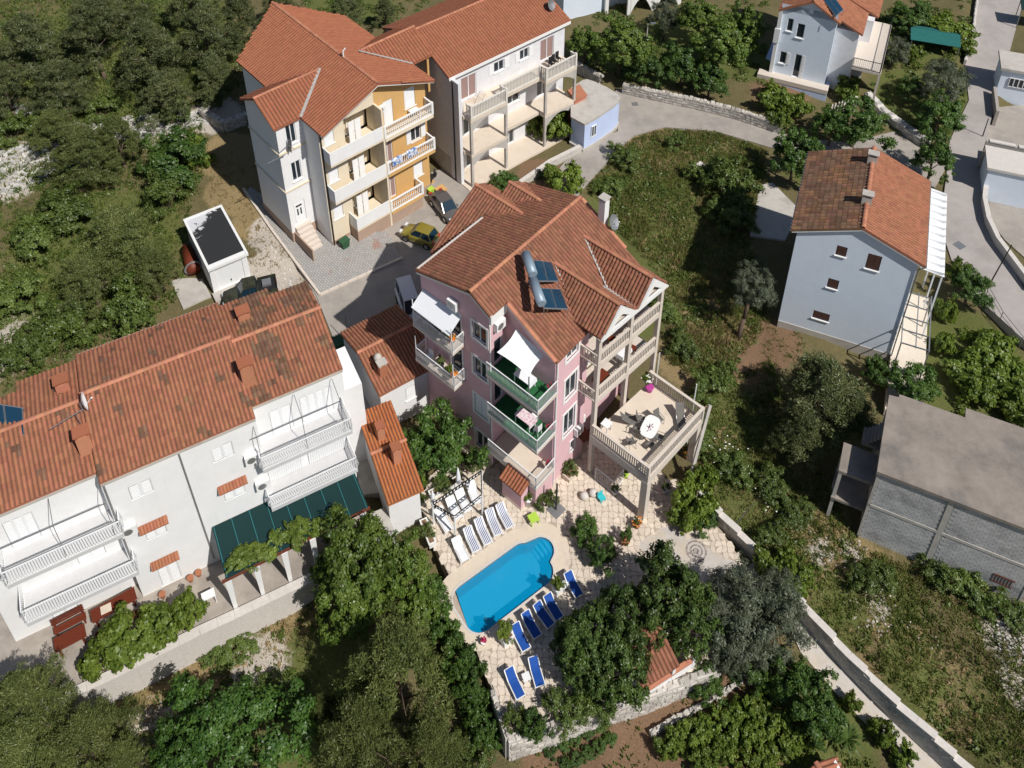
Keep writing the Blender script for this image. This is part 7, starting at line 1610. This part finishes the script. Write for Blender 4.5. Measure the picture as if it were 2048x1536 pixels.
def chairs3():
    for k,(x,y) in enumerate(((13.0,.6),(13.6,.75),(14.3,.9))):
        c,s=math.cos(D(40)),math.sin(D(40)); p=(VI.location.x+x*c-y*s,VI.location.y+x*s+y*c,11.32); 
        t=thing('stacked_chair',('left of three black chairs on the right villa balcony','middle of three black chairs on the right villa balcony','right of three black chairs on the right villa balcony')[k],'chair',p,D(40),'black chairs on the villa balcony'); m=MB(); m.box(-.24,-.24,.55,.24,.24,.6); m.build('seat',M['black'],t); m=MB(); m.box(-.24,.2,.6,.24,.25,1.35); m.build('backrest',M['black'],t)
        for xx in (-1,1):
            for yy in (-1,1): q=MB(); q.box(xx*.2-.03,yy*.2-.03,0,xx*.2+.03,yy*.2+.03,.55); q.build('leg',M['black'],t)
chairs3()
def vloc(x,y,z): c,s=math.cos(D(40)),math.sin(D(40)); return Vector((VI.location.x+x*c-y*s,VI.location.y+x*s+y*c,VI.location.z+z))
t=thing('drying_rack','spindly wire drying rack on the left villa balcony','drying rack',vloc(3.0,.6,9.32),D(40)); m=MB()
for s in (-.4,.4): m.path([(-.5,s,0),(.3,s,1.2)],.02,4); m.path([(.5,s,0),(-.3,s,1.2)],.02,4)
for k in range(6): m.tube((-.5+.2*k,-.5,1.2),(-.5+.2*k,.5,1.2),.015,4)
m.build('frame',M['metalgrey'],t)
t=thing('brick_barbecue','orange brick barbecue with a tiled hood at the end of the villa','barbecue',vloc(16.2,-.4,2.6),D(40)); m=MB(); m.box(-.9,-.6,-2.4,.9,.6,1.8); m.build('body',M['ridge'],t); m=MB(); m.slab([(-1.0,-.7,1.9),(1.0,-.7,1.9),(1.0,.7,2.7),(-1.0,.7,2.7)],.1); m.build('hood',M['tile'],t)
# blue towels over the ochre balcony, drying gear
M['towel']=mat('blue_white_towel',(.03,.14,.42),.9,.1,4,rgb2=(.75,.77,.8),f2=.5,s2=3.5)
def aloc(x,y,z): c,s=math.cos(D(YA)),math.sin(D(YA)); return Vector((AP.location.x+x*c-y*s,AP.location.y+x*s+y*c,AP.location.z+z))
for k,(y,l) in enumerate(((10.2,'blue and white patterned towel hung at the left of the ochre balcony rail'),(12.0,'blue beach towel hung over the middle of the ochre balcony rail'))):
    m=MB(); m.grid([[(-.16,-.6,.5),(-.16,.6,.5)],[(-.12,-.6,1.0),(-.12,.6,1.0)],[(.0,-.6,1.06),(.0,.6,1.06)],[(.16,-.6,.95),(.16,.6,.95)],[(.18,-.6,.3),(.18,.6,.3)]]); o=setp(m.build('towel',M['towel'],None,loc=aloc(3.98,y,5.78)),l,'towel'); o.rotation_euler=(0,0,D(YA)); md=o.modifiers.new('thick','SOLIDIFY'); md.thickness=.02
t=thing('patio_table','small white table on the top ochre balcony','table',aloc(3.3,13.2,9.8),D(YA)); m=MB(); m.box(-.4,-.5,.85,.4,.5,.92); m.build('table_top',M['metalwhite'],t)
for x in (-1,1):
    for y in (-1,1): q=MB(); q.box(x*.33-.03,y*.43-.03,0,x*.33+.03,y*.43+.03,.85); q.build('leg',M['metalwhite'],t)
t=thing('folding_clothes_line','folding clothes line fixed on the cream tower','clothes line',aloc(.3,.4,10.6),D(YA)); m=MB(); m.path([(0,-1.8,-.2),(.1,.0,-.1)],.05,5); m.path([(.05,-1.4,0),(.2,.3,.9),(.35,.9,.2)],.03,5); m.add([(.02,.3,.2),(.3,.55,0),(.3,.75,1.3),(.02,.5,1.5)],[(0,1,2,3),(3,2,1,0)]); m.build('frame',M['metalgrey'],t)
# dining house at the bottom edge: small roof corner and pool kiosk
k0=at(1320,1335,0); KI=thing('garden_kitchen','small garden kitchen with a rust tiled roof on the terrace wall under the fig trees','kitchen',(k0.x,k0.y,0),D(28)); m=MB(); m.box(-2.2,1.2,0,1.2,1.45,2.0); m.box(-2.2,-1.1,0,-1.9,1.2,2.0); m.box(-1.9,-1.1,0,1.8,-.8,.95); m.build('wall',M['white'],KI); m=MB()
for x in (-2.05,.2,1.9): m.box(x-.13,-1.12,0,x+.13,-.85,2.2)
m.build('post',M['whitetrim'],KI); m=MB(); m.box(-1.9,-1.12,.96,1.75,-.82,1.15); m.build('counter',M['ridge'],KI)
roof(KI,[[(-2.5,-1.2,2.25),(.5,-1.2,2.25),(.5,1.6,3.3),(-2.5,1.6,3.3)]],'tileold',w=.29,l=.4,h=.085,maxn=80)
k1=at(1650,1525,-1.0); KJ=thing('garden_hut','corner of a tiled garden hut roof at the bottom edge','hut',(k1.x,k1.y,-2.6),D(22)); m=MB(); m.box(-2.4,-5,0,.6,-.2,1.9); m.build('wall',M['white'],KJ)
roof(KJ,[[(-2.6,-5,1.7),(-2.6,.0,1.7),(-.9,.0,2.5),(-.9,-5,2.5)],[(.8,.0,1.7),(.8,-5,1.7),(-.9,-5,2.5),(-.9,.0,2.5)]],'tile',w=.29,l=.4,h=.085,maxn=80,caps=[((-.9,-5,2.52),(-.9,0,2.52))])
# ------------------------------------------------------------ trees
N_=[0]
def pick(kind): N_[0]+=1; c=CR[kind]; return c[N_[0]%len(c)]
def T(kind,px,py,rp,H,label,z=0,name=None,trunk=None,rz=None,group=None,cat='tree',lean=(0,0),sx=1.0,tr=.16):
    "px,py = crown centre in the photo, rp = crown radius in photo pixels, H tree height"
    g=gz(px,py,z); 
    for _ in range(6):
        p=at(px,py,surfz(g.x,g.y)+H*.58); g=p
    zg=surfz(p.x,p.y); dist=(p-CAM).length; R=rp/FPX*dist*1.02
    nm=name or {'pine':'pine_tree','pinedark':'pine_tree','broad':'broadleaf_tree','fig':'fig_tree','citrus':'citrus_tree','olive':'olive_tree','carob':'carob_tree'}[kind]
    c=pick(kind); th=trunk if trunk is not None else H*.22
    return tree(label,cat,nm,p.x-lean[0]*.8,p.y-lean[1]*.8,zg-.05,R,H,c[0],c[1],c[2],th,rz if rz is not None else random.uniform(0,6.28),lean,group,tr,sx=sx)
def S(kind,px,py,rp,H,label,name='shrub',cat='shrub',group=None,sx=1.0,z=None,rz=None):
    g=gz(px,py,1.0)
    for _ in range(5): p=at(px,py,surfz(g.x,g.y)+H*.5 if z is None else z+H*.5); g=p
    zg=surfz(p.x,p.y) if z is None else z; R=rp/FPX*(p-CAM).length*1.0; c=pick(kind)
    return shrub(label,name,p.x,p.y,zg,R,H,c[0],c[1],c[2],random.uniform(0,6.28) if rz is None else rz,cat,group,sx)
T('pine',795,1350,118,11,'huge yellow green pine left of the hedge at the bottom centre'); T('pine',720,1480,95,9.5,'big yellow green pine at the bottom edge beside the dark carob'); T('pine',860,1500,75,8.5,'yellow green pine at the bottom edge below the hedge'); T('pine',648,1440,38,7,'narrow pine top standing left of the huge bottom pine')
T('pine',55,1420,85,8.5,'bushy pine in front of the courtyard corner at the lower left'); T('pine',175,1490,85,7.5,'spreading pine at the bottom edge on the left'); T('pine',45,1530,80,7,'pine in the bottom left corner'); T('pine',250,1530,55,6,'small pine at the bottom edge left of the dry plot')
T('carob',470,1490,120,7.5,'round dark green carob at the bottom edge left of centre'); T('carob',400,1540,80,6,'low carob crown cut by the bottom edge')
T('broad',720,1120,78,8.5,'light green broadleaf tree in front of the pergola end'); T('broad',700,1210,62,7,'leafy tree below the light green one by the court wall'); T('broad',812,1145,52,6.5,'darker leafy tree between the boiler house and the pool'); T('broad',838,1225,42,4.5,'bushy tree by the gap in the hedge left of the pool'); T('broad',650,1150,28,5,'slim leafy crown at the pergola corner')
for i,(x,y,r,h) in enumerate(((868,1212,38,3.6),(888,1268,40,3.6),(915,1318,40,3.6),(938,1368,38,3.4),(955,1418,34,3.2),(968,1468,34,3.0))): S('citrus',x,y,r,h,('dense green hedge shrub at the left pool corner','dense hedge shrub along the left end of the pool','dense hedge shrub beside the crimson flower pot','dense hedge shrub left of the lowest blue lounger','hedge shrub at the lower left terrace corner','shrub outside the terrace corner at the bottom of the hedge')[i],'hedge_shrub','hedge',group='hedge shrubs left of the pool')
T('citrus',880,880,72,6.5,'dark glossy lemon tree in front of the pink house side wall'); T('citrus',845,905,45,5,'smaller lemon tree beside the boiler house roof'); S('vine',838,965,26,2.0,'yellowing shrub at the corner of the boiler house'); S('shrub',930,925,30,2.2,'dark shrub at the foot of the pink side wall')
T('fig',1335,1185,68,6.0,'big fig tree over the pebble terrace'); T('fig',1392,1238,50,5.2,'fig tree between the pebble terrace and the olive'); T('fig',1185,1285,62,5.2,'spreading fig tree over the blue loungers'); T('fig',1265,1225,52,5.0,'fig tree behind the garden kitchen roof'); T('fig',1140,1275,32,4.2,'outer fig branches above the blue lounger row'); T('fig',1225,1345,52,4.4,'low fig crown at the terrace wall'); T('fig',1170,1355,36,3.4,'fig branches behind the lowest blue lounger'); T('fig',1250,1285,46,4.6,'fig crown left of the garden kitchen')
T('olive',1500,1235,88,6.5,'grey green olive tree beside the stepped wall'); T('olive',1550,1200,50,5.5,'smaller olive against the stepped wall'); T('olive',1470,1300,50,5,'lower olive crown above the terrace wall')
T('citrus',1628,1398,54,4.4,'bright green citrus tree left of the gravel path'); T('citrus',1572,1345,38,3.8,'dark citrus tree between the olive and the path'); T('citrus',1500,1340,38,3.2,'dark bush below the olive at the vegetable plot'); T('citrus',1650,1445,30,3.0,'lower citrus crown next to the palm'); S('vine',1762,1468,24,1.8,'straggly vine bush hanging over the gravel path'); S('vine',1702,1410,18,1.6,'vine strand at the edge of the gravel path'); S('vine',1808,1515,22,1.6,'vine bush at the bottom of the gravel path'); S('citrus',1412,1372,32,2.3,'small round bush casting shade on the vegetable plot')
S('vine',1388,1000,44,3.2,'yellow green grapevine climbing beside the terrace corner','grapevine','vine'); S('vine',1405,955,28,2.5,'grapevine top beside the terrace column','grapevine','vine'); S('vine',1365,1040,30,1.8,'grapevine runner over the paving','grapevine','vine'); S('citrus',1408,1035,28,1.5,'low dark bush at the foot of the pale retaining wall'); S('vine',1548,1130,45,2.4,'bright shrub at the gap of the stepped wall'); S('vine',1590,1165,38,2.2,'leafy shrub beside the upper end of the stepped wall')
S('citrus',1172,1062,30,2.2,'oleander bush nearest the pool steps',cat='bush'); S('citrus',1203,1102,32,2.4,'second oleander bush right of the pool steps',cat='bush'); S('shrub',1090,1000,24,1.3,'trailing rosemary at the corner of the pink house'); S('citrus',1068,1450,26,2.2,'young lemon bush at the bottom terrace corner'); S('shrub',1030,1440,26,1.8,'dark shrub in the bottom terrace corner'); S('shrub',1130,1425,40,1.6,'low shrub row inside the terrace wall'); S('shrub',1200,1410,34,1.5,'low green shrub along the terrace wall by the fig')
for x,y,r,l in ((245,1290,58,'big light green shrub by the red benches'),(310,1260,45,'light green shrub in the middle of the court wall'),(372,1230,36,'rounder light green shrub nearest the pergola'),(205,1320,34,'low end of the shrubs near the left court wall')): S('vine',x,y,r,2.6,l,'court_shrub',group='shrubs along the court wall')
S('vine',165,1335,12,1.5,'small lone plant in a court bed'); 
for i,x in enumerate((540,575,610,640,510)):
    p=lc(6.1+[1.4,2.8,4.2,5.4,.2][i],-3.5+.1*i,3.9); shrub(('grapevine clump at the middle of the green shade net','grapevine clump right of the middle of the shade net','grapevine clump second from the right on the shade net','right end of the grapevine on the shade net','left end of the grapevine on the shade net')[i],'grapevine',p.x,p.y,p.z,1.15,.75,*CR['vine'][i%2],rz=i,cat='vine',group='grapevine over the pergola edge',sx=1.25)
# left wood
for i,(x,y,r,h,l) in enumerate(((235,480,105,8,'broad pine above the row house roof at the left'),(180,560,80,6.5,'pine in front of the concrete slab'),(300,540,60,6,'pine at the edge of the garage clearing'),(160,300,85,7.5,'pine in front of the white rubble bank'),(235,280,60,7,'slender pine beside the rubble bank'),(110,260,55,6,'pine at the left end of the rubble bank'),(60,95,95,10,'large dark pine in the top left corner'),(185,70,95,11,'tall dark pine second from the top left'),(300,110,95,11,'tall dark pine above the rubble bank'),(410,75,85,10,'dark pine left of the apartment house roof'),(480,40,60,9,'dark pine touching the roof corner of the apartment house'),(120,170,75,8,'dark pine below the top left corner'),(330,190,70,7,'low pine just above the rubble bank'),(430,160,55,6.5,'pine beside the apartment house eave'),(240,10,80,10,'pine cut by the top edge left of centre'),(380,5,70,9,'pine cut by the top edge beside the roof'),(10,180,60,8,'pine at the left edge'),(560,10,50,8,'pine behind the apartment house ridge'),(690,20,55,6,'pine between the two roofs at the top'),(770,25,40,5,'small pine beside the villa ridge'))):
    T('pine' if i<6 else 'pinedark',x,y,r*(.95 if i<6 else .86),h,l)
for i,(x,y,r,h,l) in enumerate(((345,310,72,5,'dense bright green lentisk bush beside the dry yard'),(390,300,35,3.5,'yellow green edge of the lentisk bush'),(60,470,50,3,'low bush at the left edge under the rubble bank'),(40,580,55,3,'low bush by the left edge'),(90,660,60,3.5,'round bush above the row house roof'),(40,700,45,3,'bush at the left end of the row house roof'),(150,640,55,4,'dark bush between the pines'),(250,620,55,4.5,'bush next to the row house roof'),(120,420,60,3.5,'bush in front of the pine by the rubble bank'),(20,130,40,4,'bush at the top left edge'),(420,190,30,3,'bright bush below the dark pines'),(350,215,36,2.6,'dark thicket at the top of the rubble bank'),(200,215,40,2.6,'thicket above the rubble bank'),(90,240,40,3,'thicket at the left of the rubble bank'),(20,260,40,3,'thicket at the left edge above the rubble bank'),(330,390,45,4,'dark green bush below the lentisk'),(240,720,40,3,'small bush at the eave of the row house'))):
    S('citrus' if i in (0,) else ('vine' if i==1 else 'shrub'),x,y,r,h,l)
# top middle and right
for kd,x,y,r,h,l in (('broad',1240,90,66,8,'big leafy tree in front of the white top villa'),('broad',1170,90,40,6,'leafy tree beside the villa balcony'),('citrus',1290,135,42,5,'dark tree on the lane wall'),('citrus',1365,130,48,5.5,'dark tree over the lane wall, second from the lamp post'),('broad',1440,90,62,8,'tall leafy tree left of the whitewashed gable house'),('broad',1400,40,45,7,'olive green tree behind the lane trees'),('olive',1330,35,36,6,'grey tree at the top edge above the lane'),('citrus',1420,160,40,4.5,'bushy tree just above the lane wall'),('broad',1490,60,38,8,'slim tree against the gable house'),
 ('citrus',1590,310,58,6.5,'dark round tree behind the brown roof slope'),('citrus',1715,245,62,6,'broad citrus tree behind the pale blue gable house'),('citrus',1665,250,36,5,'left part of the citrus group behind the gable house'),('citrus',1868,315,40,5.5,'round orange tree at the corner of the side road'),('olive',1885,165,52,6.5,'silvery olive beside the side road'),('olive',1790,100,30,4.5,'small silvery olive beside the arcade'),('citrus',1880,230,48,5,'dark lower crown below the silvery olive'),('citrus',1820,180,30,3.2,'bush below the arcade house'),('citrus',1940,575,40,4,'round orange tree right of the lean to roof'),('citrus',1820,30,40,4,'bush at the top edge right of the arcade house'),
 ('pinedark',1650,790,105,8,'big dark pine left of the concrete shell'),('pinedark',1600,860,55,6,'lower dark pine crown on the meadow'),('pinedark',1700,840,60,6.5,'dark pine crown touching the concrete shell roof'),('citrus',1830,770,50,3.5,'dark bush behind the concrete shell roof'),('citrus',1750,740,28,3,'dark green shrub at the corner of the gable house')):
    T(kd,x,y,r,h,l)
T('olive',1503,595,50,7,'tree with a long bare leaning trunk on the meadow',trunk=4.6,lean=(1.2,1.4),tr=.2)
for kd,x,y,r,h,l in (('vine',1545,195,42,2.8,'bright leafy fig bush on the lane bank'),('vine',1590,215,36,2.6,'bright bush under the blue basement wall'),('vine',1555,235,30,2.2,'low bright bush above the lane wall end'),('vine',1690,100,20,3.0,'creeper growing up the arcade terrace'),('vine',1700,180,30,2.6,'creeper at the foot of the arcade'),('vine',1890,60,50,3,'bright vine beside the top of the side road'),('vine',1930,85,36,2.4,'vine touching the side road edge'),('vine',1830,110,26,2.2,'vine beside the teal shade net'),('shrub',1455,360,62,4.2,'big tangled bush at the right of the meadow'),('shrub',1400,350,32,2.2,'bush beside the white rocks in the meadow'),('shrub',1350,285,26,1.6,'small bush at the lane edge of the meadow'),('shrub',1255,310,40,1.8,'grassy bush at the left of the meadow'),('shrub',1220,370,36,1.6,'low bush near the pink house roof end'),('shrub',1480,440,45,3,'bush in the shade of the brown roofed house'),('shrub',1440,420,36,2,'low bush in the middle of the meadow'),('vine',1105,255,42,3.4,'bright shrub under the right villa balcony'),('vine',1110,215,30,3.2,'shrub climbing behind the villa column'),('vine',1070,245,24,3.2,'shrub against the villa arch'),('vine',1125,355,46,2.8,'light green almond bush behind the pink roof'),('citrus',1015,362,28,1.4,'low green shrub bed in front of the villa'),('shrub',985,375,18,1.0,'small herb bush in the villa bed'),('citrus',1085,345,16,1.0,'vegetable clump in the villa plot'),
 ('vine',1890,620,24,2.4,'upper part of the yellow green vine row beside the stone terrace'),('vine',1885,690,24,2.4,'lower part of the yellow green vine row beside the stone terrace'),('vine',1930,740,48,2.4,'grapevine mat left of the side road bank'),('vine',1980,700,50,2.4,'grapevine mat under the tube railing'),('vine',2020,760,50,2.4,'grapevine mat at the right edge'),('vine',1960,790,42,2.2,'grapevine mat behind the concrete shell'),('vine',2035,820,36,2.2,'grapevine mat at the right edge above the concrete roof'),('vine',1920,540,22,1.8,'bush at the lower road bank'),('shrub',1450,740,26,1.8,'dark bush under the leaning trunk'),('shrub',1545,1075,30,1.2,'weedy bush on the slope'),('shrub',1750,1150,42,1.6,'dark bramble at the foot of the block wall'),('shrub',1930,1170,46,1.8,'bramble under the vent grille of the concrete shell'),('shrub',1870,1130,36,1.4,'bramble at the lower block wall'),('shrub',1400,880,36,1.4,'bramble beside the pale post'),('shrub',1420,770,46,1.8,'bramble on the meadow behind the terrace'),('shrub',1360,690,36,1.5,'low thicket behind the columned facade'),('shrub',1330,620,34,1.4,'low thicket below the chimney dish'),('shrub',1470,930,40,1.6,'bramble in the shade of the dark pine'),('shrub',1540,960,40,1.5,'bramble left of the porch frames'),('shrub',1590,1020,34,1.2,'bramble below the porch frames'),('shrub',2010,1220,40,1.4,'bush at the right end of the block wall'),('shrub',460,1290,42,1.0,'patch of ground shrub below the court wall'),('shrub',560,1370,40,1.4,'dark thicket beside the big pine'),('shrub',960,1500,40,2,'thicket at the bottom edge by the hedge')):
    S(kd,x,y,r,h,l)
# vegetable and vine rows at the bottom right
for x0,y0,x1,y1,n,kd,h,nm,rw in ((1330,1490,1540,1400,9,'vine',1.3,'vine','upper row'),(1400,1520,1560,1440,7,'vine',1.3,'vine','middle row'),(1500,1535,1620,1470,5,'vine',1.2,'vine','row nearest the palm'),(1100,1500,1200,1450,5,'citrus',.5,'veg','row nearest the terrace wall'),(1130,1530,1220,1480,5,'citrus',.5,'veg','row nearest the bottom edge')):
    for i in range(n):
        f=i/(n-1); x=x0+(x1-x0)*f; y=y0+(y1-y0)*f; S(kd,x,y,24 if nm=='vine' else 13,h,(('yellowing grapevine in the %s of the bottom garden'%rw) if nm=='vine' else ('low green vegetable in the red soil bed, %s'%rw)),'grapevine' if nm=='vine' else 'vegetable_plant','vine' if nm=='vine' else 'vegetable',group='vines in the bottom garden' if nm=='vine' else 'vegetables in the red soil bed')
p=gz(1690,1490,-2.4); t=thing('palm','small dark spiky palm at the bottom beside the hut roof','palm',p); m=MB(); m.tube((0,0,-.2),(0,0,.9),.16,7); m.build('trunk',M['bark'],t)
for k in range(26):
    a=k*2.4; e=.25+.9*(k%5)/5; f=MB(); l=1.25; d=Vector((math.cos(a)*math.cos(e),math.sin(a)*math.cos(e),math.sin(e))); s=Vector((-math.sin(a),math.cos(a),0)); b0=Vector((0,0,.9)); m1=b0+d*l*.6; m2=b0+d*l-Vector((0,0,.25)); f.add([b0-s*.03,b0+s*.03,m1+s*.08,m2,m1-s*.08],[(0,1,2,4),(4,2,3)]); f.build('frond',L_['fig'],t)
# ------------------------------------------------------------ grass, weeds, dry straw (uncountable)
def scatter(name,regions,mt,seed):
    r=np.random.default_rng(seed); PX=[];HH=[];WW=[]
    for pix,z,den,h,w in regions:
        poly=[tuple(gz(px,py,z)[:2]) for px,py in pix]; a=np.array(poly); x0,y0=a.min(0);x1,y1=a.max(0); n=int((x1-x0)*(y1-y0)*den)
        x=r.uniform(x0,x1,n);y=r.uniform(y0,y1,n); ok=inpoly(x,y,poly)
        nz=vnoise(x,y,1.1,seed+3)+.6*vnoise(x,y,3.1,seed+4); ok&=(nz>r.uniform(-.75,.35,n)); x,y=x[ok],y[ok]; PX.append(np.stack([x,y,groundz(x,y)],1)); HH.append(h*r.uniform(.5,1.4,len(x))*(1+.5*np.clip(nz[ok],-.5,1))); WW.append(np.full(len(x),w))
    P=np.concatenate(PX);h=np.concatenate(HH);w=np.concatenate(WW); keep=np.ones(len(P),bool)
    for poly,zf,mg in PADS: keep&=~inpoly(P[:,0],P[:,1],poly)
    P,h,w=P[keep],h[keep],w[keep]; n=len(P); B=5; P=np.repeat(P,B,0);h=np.repeat(h,B)*r.uniform(.6,1.1,n*B);w=np.repeat(w,B); P[:,:2]+=r.normal(size=(n*B,2))*.10
    a=r.uniform(0,6.28,n*B); l=r.uniform(.2,.9,n*B)*h; d=np.stack([np.cos(a),np.sin(a),np.zeros(n*B)],1); s=np.stack([-np.sin(a),np.cos(a),np.zeros(n*B)],1); up=np.array([0,0,1.])
    V=np.stack([P-s*w[:,None]-up*.05,P+s*w[:,None]-up*.05,P+d*(l*.45)[:,None]+s*(w*.8)[:,None]+up*(h*.6)[:,None],P+d*l[:,None]+up*h[:,None]],1).reshape(-1,3)
    o=link(name,arr_mesh(name,V,np.arange(4*n*B).reshape(-1,4),mt)); o['kind']='stuff'; return n
MEAD=[(1180,372),(1215,330),(1270,275),(1340,258),(1430,266),(1530,300),(1530,420),(1500,480),(1540,640),(1480,720),(1440,760),(1400,760),(1330,720),(1320,560),(1220,440)]
LOW=[(1400,800),(1450,760),(1540,720),(1620,900),(1690,1040),(1720,1090),(2000,1210),(2060,1200),(2060,1570),(1980,1530),(1810,1390),(1690,1280),(1600,1200),(1500,1090),(1400,980)]
SMALL=[(1180,372),(1215,330),(1270,275),(1340,258),(1430,266),(1530,300),(1500,420),(1320,480),(1230,430)]
WOOD=[(-20,-20),(480,-20),(500,160),(400,220),(420,300),(380,420),(360,600),(120,760),(-20,820)]
DRY=[(215,1412),(400,1296),(560,1220),(640,1180),(640,1350),(560,1460),(300,1540),(200,1540)]
GARD=[(1030,1510),(1260,1425),(1440,1360),(1560,1330),(1700,1480),(1800,1560),(1040,1560)]
scatter('meadow_grass',[(MEAD,1.3,26,.34,.022),(LOW,.2,26,.26,.028),(WOOD,4,7,.35,.03),([(1500,480),(1540,640),(1500,760),(1620,700),(1560,620)],1.2,12,.3,.022)],L_['grass'],21)
scatter('dry_grass',[(MEAD,1.3,10,.36,.02),(LOW,.2,11,.24,.02),(DRY,-2.4,9,.25,.03),([(420,290),(470,300),(560,480),(620,590),(520,560),(420,420)],3,7,.25,.03),(GARD,-2,2,.2,.03),([(1350,560),(1480,520),(1480,700),(1400,740)],1,16,.4,.022)],L_['straw'],22)
scatter('weeds',[(MEAD,1.3,9,.26,.05),(LOW,.2,14,.22,.05),(WOOD,4,6,.4,.06),(DRY,-2.4,3,.3,.08),(GARD,-2,2.5,.25,.08),([(960,360),(1040,380),(1150,310),(1100,300)],2,3,.2,.06)],L_['shrub'],23)
def cover_(name,regions,mt,seed,lw=.07,ll=.12):
    r=np.random.default_rng(seed); C=[]
    for pix,z,den,s0,s1,thr in regions:
        poly=[tuple(gz(px,py,z)[:2]) for px,py in pix]; a=np.array(poly); x0,y0=a.min(0);x1,y1=a.max(0); n=int((x1-x0)*(y1-y0)*den)
        x=r.uniform(x0,x1,n);y=r.uniform(y0,y1,n); ok=inpoly(x,y,poly)&(vnoise(x,y,.7,seed)+.5*vnoise(x,y,2.3,seed+1)>thr+r.uniform(-.25,.25,n)); x,y=x[ok],y[ok]; C.append(np.stack([x,y,groundz(x,y),r.uniform(s0,s1,len(x))],1))
    C=np.concatenate(C); keep=np.ones(len(C),bool)
    for poly,zf,mg in PADS: keep&=~inpoly(C[:,0],C[:,1],poly)
    C=C[keep]; nl=(26+70*C[:,3]**2).astype(int); idx=np.repeat(np.arange(len(C)),nl); n=len(idx); d=r.normal(size=(n,3)); d[:,2]=abs(d[:,2]); d/=np.linalg.norm(d,axis=1)[:,None]
    P=C[idx,:3]+d*(r.random(n)**.4*C[idx,3])[:,None]*np.array([1,1,.65]); nn=d+r.normal(size=(n,3))*.5; nn/=np.linalg.norm(nn,axis=1)[:,None]; ax=r.normal(size=(n,3)); ax-=(ax*nn).sum(1)[:,None]*nn; ax/=np.linalg.norm(ax,axis=1)[:,None]; t=np.cross(nn,ax); sc=r.uniform(.6,1.4,n)[:,None]
    V=np.stack([P-ax*ll*sc,P+t*lw*sc,P+ax*ll*sc,P-t*lw*sc],1).reshape(-1,3); link(name,arr_mesh(name,V,np.arange(4*n).reshape(-1,4),mt))['kind']='stuff'; return n
cover_('ground_cover',[(MEAD,1.3,1.6,.25,.75,.12),(LOW,.2,1.0,.18,.5,.22),(WOOD,4,1.0,.3,.9,.0),(DRY,-2.4,.7,.15,.4,.25),([(600,-20),(860,-20),(820,60),(640,60)],4,1,.4,.9,-.2),([(1140,-20),(1540,-20),(1540,170),(1280,180),(1150,120)],3,.9,.3,.8,-.1),([(1740,-20),(1940,-20),(1930,280),(1740,260)],2.2,1.1,.3,.8,-.1)],L_['shrub'],31)
cover_('green_tussocks',[(MEAD,1.3,2.4,.18,.5,-.02),(LOW,.2,2.2,.12,.32,.05),(WOOD,4,.7,.25,.6,.1),([(1640,1440),(1760,1560),(1560,1560)],-2.5,2.5,.1,.25,-.3)],L_['grass'],41,.035,.16)
cover_('straw_tussocks',[(LOW,.2,1.6,.10,.28,.10),(MEAD,1.3,.9,.15,.4,.2),(DRY,-2.4,1.2,.08,.25,.1)],L_['straw'],47,.03,.14)
m=MB(); r=random.Random(4)
for k in range(75):
    px,py=r.choice([(1420,940),(1450,900),(1480,960),(1430,910),(1530,1010),(1380,880),(1560,1040)]); px+=r.gauss(0,22);py+=r.gauss(0,22); p=gz(px,py,.6); m.lathe([(.02,0),(.065,.03),(.02,.06)],6,p.x,p.y) ; 
    for q in range(len(m.v)-18,len(m.v)): m.v[q]=(m.v[q][0],m.v[q][1],m.v[q][2]+p.z+.4)
o=m.build('wild_carrot_flowers',M['whiteflower'],None,kind='stuff')
